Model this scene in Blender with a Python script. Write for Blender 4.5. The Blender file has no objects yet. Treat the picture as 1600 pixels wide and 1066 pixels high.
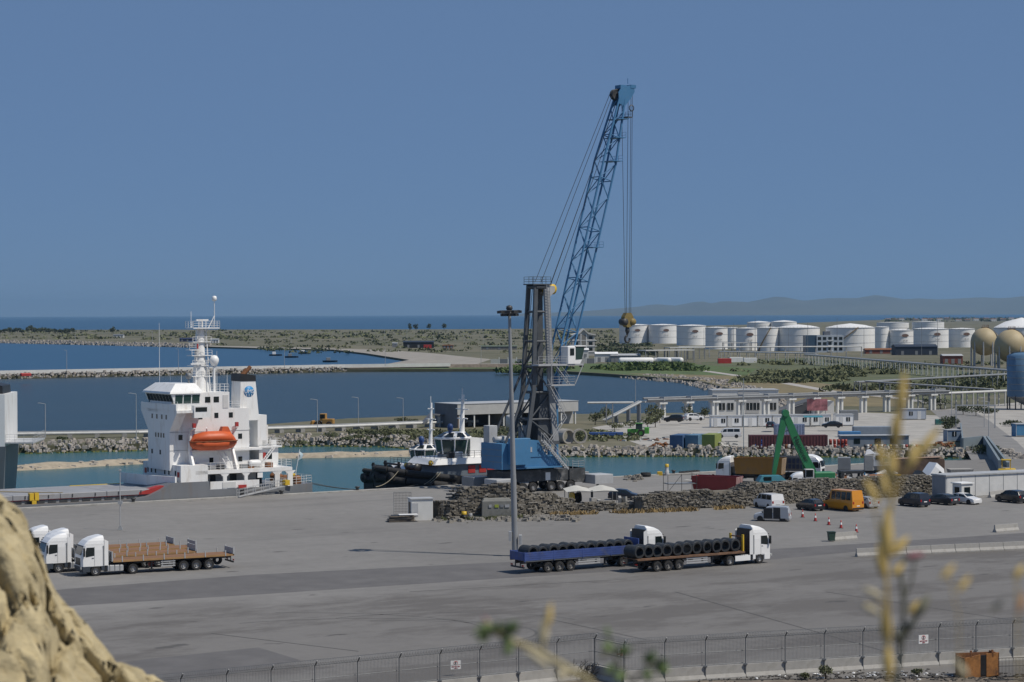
import bpy, bmesh, math, random
from mathutils import Vector, Matrix, noise

# ------------------------------------------------------------------ camera, sky, sun, exposure
S = bpy.context.scene
COL = S.collection
R = math.radians
F_PX = 3400.0                      # focal length in pixels of a 1600 px wide frame
CAM_Z = 25.0                       # lookout height above the quay
cam_d = bpy.data.cameras.new('camera')
cam = bpy.data.objects.new('camera', cam_d)
COL.objects.link(cam)
cam_d.sensor_width = 36.0
cam_d.lens = 36.0 * F_PX / 1600.0
cam_d.clip_start = 0.1
cam_d.clip_end = 250000.0
CAM_M = (Matrix.Translation((0, 0, CAM_Z)) @ Matrix.Rotation(R(90 - 0.694), 4, 'X') @ Matrix.Rotation(R(-0.2), 4, 'Z'))
cam.matrix_world = CAM_M
cam_d.dof.use_dof = True
cam_d.dof.focus_distance = 260.0
cam_d.dof.aperture_fstop = 8.0
S.camera = cam

SUN_AZ = Vector((0.935, -0.353, 0)).normalized()   # the sun stands to the right and a little behind the lookout
SUN_EL = R(56)
SKY_MEAN = (2.75, 4.6, 8.1, 1)
world = bpy.data.worlds.new('World')
S.world = world
world.use_nodes = True
wn = world.node_tree
bg = wn.nodes['Background']
sky = wn.nodes.new('ShaderNodeTexSky')
sky.sky_type = 'NISHITA'
sky.sun_disc = False
sky.sun_elevation = SUN_EL
sky.sun_rotation = math.atan2(SUN_AZ.x, SUN_AZ.y)
sky.altitude = 9000
sky.air_density = 2.0
sky.dust_density = 0.0
sky.ozone_density = 8.0
# the clear Nishita sky, evened out towards its own mean blue
mixn = wn.nodes.new('ShaderNodeMix')
mixn.data_type = 'RGBA'
mixn.inputs[0].default_value = 0.72
mixn.inputs[7].default_value = SKY_MEAN
wn.links.new(sky.outputs[0], mixn.inputs[6])
wn.links.new(mixn.outputs[2], bg.inputs[0])
bg.inputs[1].default_value = 0.066

sun_d = bpy.data.lights.new('sun', 'SUN')
sun_d.energy = 5.0
sun_d.angle = R(0.53)
sun_d.color = (1.0, 0.93, 0.82)
sun = bpy.data.objects.new('sun', sun_d)
COL.objects.link(sun)
sun.rotation_euler = (Vector((SUN_AZ.x * math.cos(SUN_EL), SUN_AZ.y * math.cos(SUN_EL), math.sin(SUN_EL)))).to_track_quat('Z', 'Y').to_euler()
sun.location = (80, -40, 120)

S.view_settings.view_transform = 'Standard'
S.view_settings.look = 'None'
S.view_settings.gamma = 1.0
S.view_settings.exposure = -0.4
S.render.engine = 'CYCLES'
S.cycles.use_denoising = True
S.cycles.max_bounces = 6
S.cycles.diffuse_bounces = 3
S.cycles.volume_bounces = 0

# ------------------------------------------------------------------ helpers
rnd = random.Random(7)
CAM_R = CAM_M.to_3x3()

def ray(px, py):
    return CAM_R @ Vector(((px - 800.0) / F_PX, (533.0 - py) / F_PX, -1.0))

LZ = -0.8                          # the far bank and the fields lie lower than the quay
GZ = 0.0
def GP(px, py, z=None):
    """a point of the place on the level z that the photograph shows at px, py"""
    if z is None: z = GZ
    d = ray(px, py)
    k = (z - CAM_Z) / d.z
    return Vector((d.x * k, d.y * k, z))

def DP(px, py, dist):
    """a point of the place at a known distance (metres ahead)"""
    d = ray(px, py)
    k = dist / d.y
    return Vector((d.x * k, dist, CAM_Z + d.z * k))

QA = math.atan2(0.5391, 0.8423)                       # bearing of the quay
E1 = Vector((0.8423, 0.5391, 0))
E2 = Vector((-0.5391, 0.8423, 0))
Q0 = Vector((-66.0, 281.0, 0))

def Q(t, v, z=0.0):
    return Q0 + E1 * t + E2 * v + Vector((0, 0, z))

MATS = {}
def M(name, col, rough=0.6, metal=0.0, var=0.12, scale=1.0, bump=0.0, stain=None, stain_amt=0.5, stain_scale=0.4, spec=0.5, trans=0.0, coat=0.0, stretch=None):
    if name in MATS:
        return MATS[name]
    m = bpy.data.materials.new(name)
    m.use_nodes = True
    nt = m.node_tree
    b = nt.nodes['Principled BSDF']
    b.inputs['Base Color'].default_value = (*col, 1)
    b.inputs['Roughness'].default_value = rough
    b.inputs['Metallic'].default_value = metal
    b.inputs['Specular IOR Level'].default_value = spec
    if coat:
        b.inputs['Coat Weight'].default_value = coat
        b.inputs['Coat Roughness'].default_value = 0.15
    tc = nt.nodes.new('ShaderNodeTexCoord')
    out = tc.outputs['Object']
    if stretch:
        mp = nt.nodes.new('ShaderNodeMapping')
        mp.inputs['Scale'].default_value = stretch
        nt.links.new(out, mp.inputs[0])
        out = mp.outputs[0]
    if var or bump:
        n = nt.nodes.new('ShaderNodeTexNoise')
        n.inputs['Scale'].default_value = scale
        n.inputs['Detail'].default_value = 6
        n.inputs['Roughness'].default_value = 0.6
        nt.links.new(out, n.inputs['Vector'])
        if var:
            rp = nt.nodes.new('ShaderNodeValToRGB')
            rp.color_ramp.elements[0].position = 0.3
            rp.color_ramp.elements[1].position = 0.7
            rp.color_ramp.elements[0].color = (*[max(0, c * (1 - var)) for c in col], 1)
            rp.color_ramp.elements[1].color = (*[min(1, c * (1 + var)) for c in col], 1)
            nt.links.new(n.outputs['Fac'], rp.inputs[0])
            src = rp.outputs[0]
            if stain:
                n2 = nt.nodes.new('ShaderNodeTexNoise')
                n2.inputs['Scale'].default_value = stain_scale
                n2.inputs['Detail'].default_value = 8
                n2.inputs['Roughness'].default_value = 0.7
                nt.links.new(out, n2.inputs['Vector'])
                r2 = nt.nodes.new('ShaderNodeValToRGB')
                r2.color_ramp.elements[0].position = 0.52
                r2.color_ramp.elements[1].position = 0.66
                r2.color_ramp.elements[0].color = (0, 0, 0, 1)
                r2.color_ramp.elements[1].color = (stain_amt,) * 3 + (1,)
                nt.links.new(n2.outputs['Fac'], r2.inputs[0])
                mx = nt.nodes.new('ShaderNodeMix')
                mx.data_type = 'RGBA'
                mx.inputs[7].default_value = (*stain, 1)
                nt.links.new(r2.outputs[0], mx.inputs[0])
                nt.links.new(src, mx.inputs[6])
                src = mx.outputs[2]
            nt.links.new(src, b.inputs['Base Color'])
        if bump:
            bp = nt.nodes.new('ShaderNodeBump')
            bp.inputs['Strength'].default_value = bump
            bp.inputs['Distance'].default_value = 0.05
            nt.links.new(n.outputs['Fac'], bp.inputs['Height'])
            nt.links.new(bp.outputs[0], b.inputs['Normal'])
    MATS[name] = m
    return m

class MB:
    """collects shapes into one mesh"""
    def __init__(s):
        s.v = []; s.f = []; s.sm = []; s.m = Matrix.Identity(4)
    def at(s, loc=(0, 0, 0), rz=0, rx=0, ry=0):
        s.m = Matrix.Translation(loc) @ Matrix.Rotation(rz, 4, 'Z') @ Matrix.Rotation(ry, 4, 'Y') @ Matrix.Rotation(rx, 4, 'X')
        return s
    def add(s, vs, fs, smooth=False):
        o = len(s.v)
        s.v += [s.m @ Vector(p) for p in vs]
        for f in fs:
            s.f.append(tuple(i + o for i in f)); s.sm.append(smooth)
        return s
    def box(s, x0, x1, y0, y1, z0, z1):
        vs = [(x0, y0, z0), (x1, y0, z0), (x1, y1, z0), (x0, y1, z0), (x0, y0, z1), (x1, y0, z1), (x1, y1, z1), (x0, y1, z1)]
        return s.add(vs, [(0, 3, 2, 1), (4, 5, 6, 7), (0, 1, 5, 4), (1, 2, 6, 5), (2, 3, 7, 6), (3, 0, 4, 7)])
    def cbox(s, c, d):
        return s.box(c[0] - d[0] / 2, c[0] + d[0] / 2, c[1] - d[1] / 2, c[1] + d[1] / 2, c[2] - d[2] / 2, c[2] + d[2] / 2)
    def bbox(s, x0, x1, y0, y1, z0, z1, b=0.05):
        """box with chamfered edges along z and at the top"""
        def ring(z, i):
            return [(x0 + i + b, y0 + i, z), (x1 - i - b, y0 + i, z), (x1 - i, y0 + i + b, z), (x1 - i, y1 - i - b, z), (x1 - i - b, y1 - i, z), (x0 + i + b, y1 - i, z), (x0 + i, y1 - i - b, z), (x0 + i, y0 + i + b, z)]
        vs = ring(z0, 0) + ring(z1 - b, 0) + ring(z1, b)
        fs = [tuple(range(7, -1, -1)), tuple(range(16, 24))]
        for k in (0, 8):
            for i in range(8):
                j = (i + 1) % 8
                fs.append((k + i, k + j, k + 8 + j, k + 8 + i))
        return s.add(vs, fs)
    def prism(s, pts, a, b, axis='y', smooth=False):
        """polygon pts (2D) extruded from a to b along an axis: y -> (x,z) pts, x -> (y,z), z -> (x,y)"""
        n = len(pts)
        def P(p, k):
            return (p[0], k, p[1]) if axis == 'y' else ((k, p[0], p[1]) if axis == 'x' else (p[0], p[1], k))
        vs = [P(p, a) for p in pts] + [P(p, b) for p in pts]
        fs = [tuple(range(n)), tuple(range(2 * n - 1, n - 1, -1))]
        for i in range(n):
            j = (i + 1) % n
            fs.append((i, i + n, j + n, j))
        return s.add(vs, fs, smooth)
    def tube(s, p0, p1, r, n=6, r1=None, cap=True, smooth=True):
        p0 = Vector(p0); p1 = Vector(p1); d = p1 - p0
        if d.length < 1e-6: return s
        r1 = r if r1 is None else r1
        q = d.to_track_quat('Z', 'Y')
        vs = []
        for k, rr in ((p0, r), (p1, r1)):
            for i in range(n):
                a = 2 * math.pi * i / n + math.pi / n
                vs.append(k + q @ Vector((rr * math.cos(a), rr * math.sin(a), 0)))
        fs = [(i, (i + 1) % n, n + (i + 1) % n, n + i) for i in range(n)]
        s.add(vs, fs, smooth and n > 4)
        if cap:
            s.add([vs[i] for i in range(n)], [tuple(range(n - 1, -1, -1))])
            s.add([vs[n + i] for i in range(n)], [tuple(range(n))])
        return s
    def path(s, pts, r, n=6):
        for a, b in zip(pts[:-1], pts[1:]):
            s.tube(a, b, r, n)
        return s
    def lathe(s, prof, n=16, c=(0, 0, 0), axis='z', smooth=True, a0=0.0, a1=2 * math.pi):
        full = abs(a1 - a0 - 2 * math.pi) < 1e-6
        k = n if full else n + 1
        vs = []
        for r, h in prof:
            for i in range(k):
                a = a0 + (a1 - a0) * i / n
                x, y = r * math.cos(a), r * math.sin(a)
                p = (x, y, h) if axis == 'z' else ((h, x, y) if axis == 'x' else (x, h, y))
                vs.append((p[0] + c[0], p[1] + c[1], p[2] + c[2]))
        fs = []
        for j in range(len(prof) - 1):
            for i in range(n):
                i2 = (i + 1) % k
                fs.append((j * k + i, j * k + i2, (j + 1) * k + i2, (j + 1) * k + i))
        return s.add(vs, fs, smooth)
    def quad(s, a, b, c, d):
        return s.add([a, b, c, d], [(0, 1, 2, 3)])
    def loft(s, rings, close=True, cap=True, smooth=False):
        n = len(rings[0]); vs = [p for r in rings for p in r]; fs = []
        for j in range(len(rings) - 1):
            for i in range(n if close else n - 1):
                i2 = (i + 1) % n
                fs.append((j * n + i, j * n + i2, (j + 1) * n + i2, (j + 1) * n + i))
        s.add(vs, fs, smooth)
        if cap and close:
            s.add(rings[0], [tuple(range(n - 1, -1, -1))]); s.add(rings[-1], [tuple(range(n))])
        return s
    def slab(s, q, th):
        """a quad given thickness th along its normal"""
        q = [Vector(p) for p in q]
        n = (q[1] - q[0]).cross(q[2] - q[0]).normalized() * th
        return s.add(q + [p - n for p in q], [(0, 1, 2, 3), (7, 6, 5, 4), (0, 4, 5, 1), (1, 5, 6, 2), (2, 6, 7, 3), (3, 7, 4, 0)])
    def mesh(s, name, mat):
        me = bpy.data.meshes.new(name)
        me.from_pydata([tuple(p) for p in s.v], [], s.f)
        me.polygons.foreach_set('use_smooth', s.sm)
        me.update()
        bm = bmesh.new(); bm.from_mesh(me)
        bmesh.ops.recalc_face_normals(bm, faces=bm.faces) if len(s.f) < 4000 else None
        bm.to_mesh(me); bm.free()
        if mat: me.materials.append(mat)
        return me
    def o(s, name, mat, parent=None, loc=None, rz=None):
        ob = bpy.data.objects.new(name, s.mesh(name, mat))
        COL.objects.link(ob)
        if parent: ob.parent = parent
        if loc is not None: ob.location = loc
        if rz is not None: ob.rotation_euler = (0, 0, rz)
        return ob

def tag(o, label=None, cat=None, group=None, kind=None):
    if label: o['label'] = label
    if cat: o['category'] = cat
    if group: o['group'] = group
    if kind: o['kind'] = kind
    return o

def T(name, label, cat, loc=(0, 0, 0), rz=0, group=None):
    o = bpy.data.objects.new(name, None)
    o.empty_display_size = 0.3
    COL.objects.link(o)
    o.location = loc; o.rotation_euler = (0, 0, rz)
    return tag(o, label, cat, group)

def dup(root, loc=None, rz=None, label=None, group=None, parent=None):
    c = root.copy(); COL.objects.link(c)
    if parent: c.parent = parent
    if loc is not None: c.location = loc
    if rz is not None: c.rotation_euler = (0, 0, rz)
    if label: c['label'] = label
    if group: c['group'] = group
    for ch in KIDS.get(root.name, ()) or [x for x in root.children]:
        dup(ch, parent=c)
    return c
KIDS = {}

def stone(mb, c, sx, sy, sz, rg, jag=0.25):
    """one irregular block"""
    a = rg.uniform(0, 6.28); ca, sa = math.cos(a), math.sin(a)
    vs = []
    for z in (-1, 1):
        for x, y in ((-1, -1), (1, -1), (1, 1), (-1, 1)):
            k = 1 - rg.uniform(0, jag) - (0.15 if z > 0 else 0)
            xx, yy, zz = x * sx * k / 2, y * sy * k / 2, z * sz * (1 - rg.uniform(0, jag)) / 2
            vs.append((c[0] + xx * ca - yy * sa, c[1] + xx * sa + yy * ca, c[2] + zz))
    mb.add(vs, [(0, 3, 2, 1), (4, 5, 6, 7), (0, 1, 5, 4), (1, 2, 6, 5), (2, 3, 7, 6), (3, 0, 4, 7)])

def stone_q(mb, c, sx, sy, sz, rz, rg, jag=0.2):
    """an irregular block turned to a given bearing"""
    ca, sa = math.cos(rz), math.sin(rz)
    vs = []
    for z in (-1, 1):
        for x, y in ((-1, -1), (1, -1), (1, 1), (-1, 1)):
            xx = x * sx * (1 - rg.uniform(0, jag)) / 2; yy = y * sy * (1 - rg.uniform(0, jag)) / 2
            zz = z * sz * (1 - rg.uniform(0, jag)) / 2
            vs.append((c[0] + xx * ca - yy * sa, c[1] + xx * sa + yy * ca, c[2] + zz))
    mb.add(vs, [(0, 3, 2, 1), (4, 5, 6, 7), (0, 1, 5, 4), (1, 2, 6, 5), (2, 3, 7, 6), (3, 0, 4, 7)])

def leaves(mb, c, rx, ry, rz, n, size, rg, shell=0.5):
    """small leaf faces spread through a crown's volume"""
    for _ in range(n):
        while True:
            p = Vector((rg.uniform(-1, 1), rg.uniform(-1, 1), rg.uniform(-1, 1)))
            if shell < p.length < 1.0 or (p.length < 1 and rg.random() < 0.25): break
        q = Vector((c[0] + p.x * rx, c[1] + p.y * ry, c[2] + p.z * rz))
        u = Vector((rg.gauss(0, 1), rg.gauss(0, 1), rg.gauss(0, 1))).normalized()
        w = u.cross(Vector((rg.gauss(0, 1), rg.gauss(0, 1), rg.gauss(0, 1)))).normalized()
        a = size * rg.uniform(0.6, 1.3)
        mb.add([q - u * a, q + w * a * 0.5, q + u * a, q - w * a * 0.5], [(0, 1, 2, 3)])

# common materials
WHITE = M('white_paint', (0.82, 0.82, 0.81), 0.45, var=0.05, scale=0.6)
SHIPW = M('ship_white', (0.81, 0.81, 0.8), 0.4, var=0.06, scale=0.35, stain=(0.42, 0.33, 0.24), stain_amt=0.34, stain_scale=0.9, stretch=(1, 1, 0.25))
OFFW = M('off_white_wall', (0.62, 0.62, 0.6), 0.8, var=0.08, scale=0.3)
GREYP = M('grey_paint', (0.22, 0.23, 0.24), 0.5, var=0.12, scale=0.8)
LGREY = M('light_grey_steel', (0.4, 0.41, 0.42), 0.5, var=0.12, scale=0.8)
GALV = M('galvanised_steel', (0.38, 0.39, 0.4), 0.45, metal=0.4, var=0.12, scale=2.0)
DKSTEEL = M('dark_steel', (0.045, 0.047, 0.05), 0.55, var=0.3, scale=1.5)
RUBBER = M('tyre_rubber', (0.025, 0.025, 0.026), 0.85, var=0.3, scale=4)
BLACKP = M('black_paint', (0.02, 0.021, 0.023), 0.45, var=0.3, scale=1.0)
GLASS = M('dark_glass', (0.012, 0.018, 0.02), 0.08, var=0, spec=0.6)
GLASSG = M('green_glass', (0.03, 0.06, 0.055), 0.08, var=0, spec=0.6)
RIM = M('wheel_rim', (0.32, 0.32, 0.32), 0.4, metal=0.5, var=0.15, scale=6)
RIMD = M('dusty_rim', (0.16, 0.155, 0.15), 0.6, var=0.2, scale=6)
CONC = M('concrete', (0.34, 0.33, 0.31), 0.9, var=0.15, scale=0.9, bump=0.2, stain=(0.17, 0.165, 0.15), stain_amt=0.7, stain_scale=0.8)
RED = M('red_paint', (0.38, 0.035, 0.03), 0.5, var=0.15)
YELLOW = M('yellow_paint', (0.6, 0.4, 0.03), 0.5, var=0.12)
ORANGE = M('lifeboat_orange', (0.56, 0.1, 0.025), 0.5, var=0.1, scale=1.5)
BLUE = M('crane_blue', (0.06, 0.19, 0.36), 0.45, var=0.1, scale=0.5, stain=(0.1, 0.13, 0.17), stain_amt=0.35, stain_scale=0.5)
CGREY = M('crane_grey', (0.075, 0.083, 0.093), 0.5, var=0.15, scale=0.6)
RUST = M('rust', (0.2, 0.085, 0.035), 0.85, var=0.4, scale=3.0, bump=0.2)
TEAL = M('teal_paint', (0.05, 0.2, 0.25), 0.5, var=0.15)
GREENP = M('machine_green', (0.03, 0.19, 0.075), 0.45, var=0.1, scale=0.7)
LAMP = M('lamp_lens', (0.6, 0.6, 0.58), 0.2, var=0)
REDL = M('tail_light', (0.35, 0.01, 0.01), 0.25, var=0)
AMBER = M('amber_light', (0.6, 0.18, 0.01), 0.3, var=0)

# ------------------------------------------------------------------ the setting
from mathutils.geometry import tessellate_polygon

def sheet(name, poly, z, mat, skirt=0.0, kind='structure', label=None, cat=None):
    pts = [Vector((p[0], p[1], z)) for p in poly]
    tris = tessellate_polygon([pts])
    mb = MB()
    n = len(pts)
    mb.add(pts, [tuple(t) for t in tris])
    if skirt:
        vs = pts + [p - Vector((0, 0, skirt)) for p in pts]
        mb.add(vs, [(i, (i + 1) % n, n + (i + 1) % n, n + i) for i in range(n)])
    return tag(mb.o(name, mat), label, cat, kind=kind)

def water_mat(name, col, rough, wave, amp, tint):
    m = M(name, col, rough, var=0.0)
    nt = m.node_tree; b = nt.nodes['Principled BSDF']
    b.inputs['IOR'].default_value = 1.33; b.inputs['Specular IOR Level'].default_value = 0.32
    tc = nt.nodes.new('ShaderNodeTexCoord')
    mp = nt.nodes.new('ShaderNodeMapping'); mp.inputs['Scale'].default_value = (1, 1.6, 1); mp.inputs['Rotation'].default_value = (0, 0, 0.3)
    nt.links.new(tc.outputs['Object'], mp.inputs[0])
    n = nt.nodes.new('ShaderNodeTexNoise'); n.inputs['Scale'].default_value = wave; n.inputs['Detail'].default_value = 7; n.inputs['Roughness'].default_value = 0.65
    nt.links.new(mp.outputs[0], n.inputs['Vector'])
    bp = nt.nodes.new('ShaderNodeBump'); bp.inputs['Strength'].default_value = amp; bp.inputs['Distance'].default_value = 0.9
    nt.links.new(n.outputs['Fac'], bp.inputs['Height']); nt.links.new(bp.outputs[0], b.inputs['Normal'])
    n2 = nt.nodes.new('ShaderNodeTexNoise'); n2.inputs['Scale'].default_value = 0.02; n2.inputs['Detail'].default_value = 5
    nt.links.new(mp.outputs[0], n2.inputs['Vector'])
    rp = nt.nodes.new('ShaderNodeValToRGB')
    rp.color_ramp.elements[0].position = 0.35; rp.color_ramp.elements[1].position = 0.68
    rp.color_ramp.elements[0].color = (*col, 1); rp.color_ramp.elements[1].color = (*tint, 1)
    nt.links.new(n2.outputs['Fac'], rp.inputs[0]); nt.links.new(rp.outputs[0], b.inputs['Base Color'])
    return m

SEA = water_mat('sea_water', (0.015, 0.065, 0.13), 0.3, 0.05, 0.35, (0.018, 0.07, 0.135))
LAG = water_mat('lagoon_water', (0.012, 0.03, 0.038), 0.24, 0.35, 0.6, (0.018, 0.036, 0.042))
BAS = water_mat('basin_water', (0.025, 0.09, 0.092), 0.2, 0.6, 0.22, (0.03, 0.1, 0.1))
WZ = -2.0

sheet('sea', [(-90000, -3000), (90000, -3000), (90000, 110000), (-90000, 110000)], WZ - 0.02, SEA)
sheet('lagoon_water', [(-900, 240), (-110, 465), (-79, 481), (-41, 542), (-23, 556), (50, 567), (90, 610), (95, 726), (90, 860), (60, 960), (10, 1060), (-80, 1062), (-222, 962), (-900, 490)], WZ - 0.004, LAG)
sheet('basin_water', [(-500, 20), Q(-450, -2), Q(175, -2), (100, 380), (96, 425), (30, 432), (-20, 470), (-90, 460), (-520, 250)], WZ, BAS)

# -- land: soil sheet with the shoreline of the photograph
def soil_mat():
    m = M('coastal_soil', (0.15, 0.13, 0.085), 0.95, var=0.0)
    nt = m.node_tree; b = nt.nodes['Principled BSDF']
    tc = nt.nodes.new('ShaderNodeTexCoord')
    def nz(sc, det=6):
        n = nt.nodes.new('ShaderNodeTexNoise'); n.inputs['Scale'].default_value = sc; n.inputs['Detail'].default_value = det; n.inputs['Roughness'].default_value = 0.65
        nt.links.new(tc.outputs['Object'], n.inputs['Vector']); return n
    def ramp(n, a, ca, bb, cb):
        r = nt.nodes.new('ShaderNodeValToRGB'); e = r.color_ramp.elements
        e[0].position = a; e[1].position = bb; e[0].color = (*ca, 1); e[1].color = (*cb, 1)
        nt.links.new(n.outputs['Fac'], r.inputs[0]); return r
    a = ramp(nz(0.004), 0.42, (0.085, 0.085, 0.045), 0.6, (0.15, 0.135, 0.09))
    c = ramp(nz(0.03), 0.4, (0.075, 0.08, 0.04), 0.66, (0.2, 0.175, 0.125))
    d = ramp(nz(0.25, 8), 0.35, (0.35, 0.35, 0.35), 0.7, (0.65, 0.65, 0.65))
    mx = nt.nodes.new('ShaderNodeMix'); mx.data_type = 'RGBA'
    mx.inputs[0].default_value = 0.5
    nt.links.new(a.outputs[0], mx.inputs[6]); nt.links.new(c.outputs[0], mx.inputs[7])
    m2 = nt.nodes.new('ShaderNodeMix'); m2.data_type = 'RGBA'; m2.blend_type = 'OVERLAY'; m2.inputs[0].default_value = 0.6
    nt.links.new(mx.outputs[2], m2.inputs[6]); nt.links.new(d.outputs[0], m2.inputs[7])
    nt.links.new(m2.outputs[2], b.inputs['Base Color'])
    return m
SOIL = soil_mat()
SHORE_B = [(88, 372), (92, 405), (60, 412), (24, 416), (12, 415), (-8, 421), (-22, 447), (-41, 453), (-70, 441), (-89, 434), (-130, 416), (-520, 262)]
SHORE_L = [(-900, 244), (-520, 300), (-110, 467), (-79, 483), (-41, 544), (-23, 558), (50, 569), (72, 615), (76, 726), (72, 848), (42, 944), (6, 1035), (-80, 1040), (-222, 942), (-900, 470)]
SHORE_O = [(-900, 486), (-222, 957), (-84, 1056), (-66, 1150), (-59, 1250), (-100, 1480), (-135, 1640), (-204, 1732), (-340, 1960), (-520, 2212), (-1000, 2500), (-4000, 2600)]
COAST = [(-9000, 4200), (-3000, 4200), (-980, 4166), (-115, 3900), (190, 4050), (641, 5450), (1659, 9400), (2588, 11000), (9000, 12000)]
land_poly = [(-600, -300), (-600, 2)] + [Q(-560, 0.0)[:2], Q(162, 0.0)[:2]] + SHORE_B + SHORE_L + SHORE_O + COAST + [(9000, -300)]
sheet('land', land_poly, LZ, SOIL, skirt=4.0)

# -- the paved yard
def yard_mat():
    m = M('yard_concrete', (0.29, 0.275, 0.255), 0.85, var=0.0)
    nt = m.node_tree; b = nt.nodes['Principled BSDF']
    tc = nt.nodes.new('ShaderNodeTexCoord')
    mp = nt.nodes.new('ShaderNodeMapping'); mp.inputs['Rotation'].default_value = (0, 0, -QA)
    nt.links.new(tc.outputs['Object'], mp.inputs[0])
    st = nt.nodes.new('ShaderNodeMapping'); st.inputs['Scale'].default_value = (0.16, 1, 1)
    nt.links.new(mp.outputs[0], st.inputs[0])
    st2 = nt.nodes.new('ShaderNodeMapping'); st2.inputs['Scale'].default_value = (0.45, 1, 1)
    nt.links.new(mp.outputs[0], st2.inputs[0])
    def nz(sc, src, det=7, ro=0.65):
        n = nt.nodes.new('ShaderNodeTexNoise'); n.inputs['Scale'].default_value = sc; n.inputs['Detail'].default_value = det; n.inputs['Roughness'].default_value = ro
        nt.links.new(src.outputs[0], n.inputs['Vector']); return n
    def ramp(n, a, ca, bb, cb):
        r = nt.nodes.new('ShaderNodeValToRGB'); e = r.color_ramp.elements
        e[0].position = a; e[1].position = bb; e[0].color = (*ca, 1); e[1].color = (*cb, 1)
        nt.links.new(n.outputs['Fac'], r.inputs[0]); return r
    def mixc(f, a, bb, mode='MIX', k=None):
        x = nt.nodes.new('ShaderNodeMix'); x.data_type = 'RGBA'; x.blend_type = mode
        if k is not None: x.inputs[0].default_value = k
        else: nt.links.new(f, x.inputs[0])
        for s, i in ((a, 6), (bb, 7)):
            if isinstance(s, tuple): x.inputs[i].default_value = (*s, 1)
            else: nt.links.new(s, x.inputs[i])
        return x.outputs[2]
    big = ramp(nz(0.018, mp), 0.35, (0.165, 0.158, 0.15), 0.65, (0.22, 0.212, 0.202))
    fine = ramp(nz(0.5, mp, 9, 0.75), 0.3, (0.42, 0.42, 0.42), 0.72, (0.58, 0.58, 0.58))
    c = mixc(None, big.outputs[0], fine.outputs[0], 'OVERLAY', 0.8)
    streak = ramp(nz(0.12, st, 6, 0.6), 0.55, (0, 0, 0), 0.72, (0.45, 0.45, 0.45))
    c = mixc(streak.outputs[0], c, (0.115, 0.11, 0.106))
    # worn, blotchy area of older paving by the fence
    sx = nt.nodes.new('ShaderNodeSeparateXYZ'); nt.links.new(mp.outputs[0], sx.inputs[0])
    ma = nt.nodes.new('ShaderNodeMapRange'); ma.inputs[1].default_value = 178; ma.inputs[2].default_value = 166; ma.inputs[3].default_value = 0; ma.inputs[4].default_value = 1
    nt.links.new(sx.outputs[1], ma.inputs[0])
    blot = ramp(nz(0.1, st2, 12, 0.76), 0.47, (0, 0, 0), 0.6, (0.85, 0.85, 0.85))
    mm = nt.nodes.new('ShaderNodeMath'); mm.operation = 'MULTIPLY'
    nt.links.new(blot.outputs[0], mm.inputs[0]); nt.links.new(ma.outputs[0], mm.inputs[1])
    m3 = nt.nodes.new('ShaderNodeMath'); m3.operation = 'MULTIPLY_ADD'; m3.inputs[1].default_value = 0.42
    nt.links.new(ma.outputs[0], m3.inputs[0]); nt.links.new(mm.outputs[0], m3.inputs[2])
    m3.use_clamp = True
    c = mixc(m3.outputs[0], c, (0.112, 0.104, 0.097))
    spot = ramp(nz(0.35, st2, 4, 0.55), 0.67, (0, 0, 0), 0.7, (0.75, 0.75, 0.75))
    c = mixc(spot.outputs[0], c, (0.06, 0.057, 0.054))
    nt.links.new(c, b.inputs['Base Color'])
    return m
YARD = yard_mat()
yard_poly = [(-420, 40), Q(-400, 0.05)[:2], Q(161.5, 0.05)[:2], (84, 372), (92, 372), (150, 385), (260, 300), (200, 126), GP(1600, 1056)[:2], GP(966, 1064)[:2], GP(925, 1056)[:2], (-24, 132), (-100, 84), (-300, 0)]
yard = sheet('yard_pavement', yard_poly, 0.004, YARD, skirt=1.2)

# darker asphalt lane through the yard
LANE = M('lane_asphalt', (0.115, 0.11, 0.109), 0.85, var=0.14, scale=0.35, stain=(0.155, 0.15, 0.145), stain_amt=0.4, stain_scale=0.25)
def gl(pts, z=0.0): return [GP(x, y, z)[:2] for x, y in pts]
sheet('asphalt_lane', [(-260, 100)] + gl([(-40, 934), (110, 920), (400, 898), (800, 878), (1210, 858), (1340, 850), (1600, 833)]) + [(150, 292), (150, 280)] + gl([(1600, 846), (1340, 862), (1100, 884), (800, 903), (420, 928), (110, 947), (-40, 963)]) + [(-260, 88)], 0.008, LANE)

# slab joints, tyre arcs and a painted mast shadow laid on the yard
JOINT_SHADOW = M('tar_and_shadow', (0.07, 0.068, 0.066), 0.9, var=0.2)
def strip(name, pts, w, z, mat, parent=None):
    mb = MB(); L = []; Rr = []
    P = [Vector((p[0], p[1], 0)) for p in pts]
    for i, p in enumerate(P):
        d = (P[min(i + 1, len(P) - 1)] - P[max(i - 1, 0)]).normalized()
        n = Vector((-d.y, d.x, 0)) * w / 2
        L.append(p + n + Vector((0, 0, z))); Rr.append(p - n + Vector((0, 0, z)))
    for i in range(len(P) - 1):
        mb.quad(L[i], L[i + 1], Rr[i + 1], Rr[i])
    o = mb.o(name, mat, parent)
    return o
for a, b in (((1055, 925), (1460, 1040)), ((560, 858), (800, 869)), ((330, 990), (560, 1018)), ((860, 968), (1010, 1000)), ((1290, 925), (1600, 972)), ((640, 925), (980, 905))):  # second strip paints the lighting mast's cast shadow onto the paving
    o = strip('joint_and_shadow', [GP(*a), GP(*b)], 0.16, 0.012, JOINT_SHADOW, yard)
TYREM = M('tyre_mark', (0.1, 0.096, 0.092), 0.85, var=0.2, scale=2)
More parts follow.
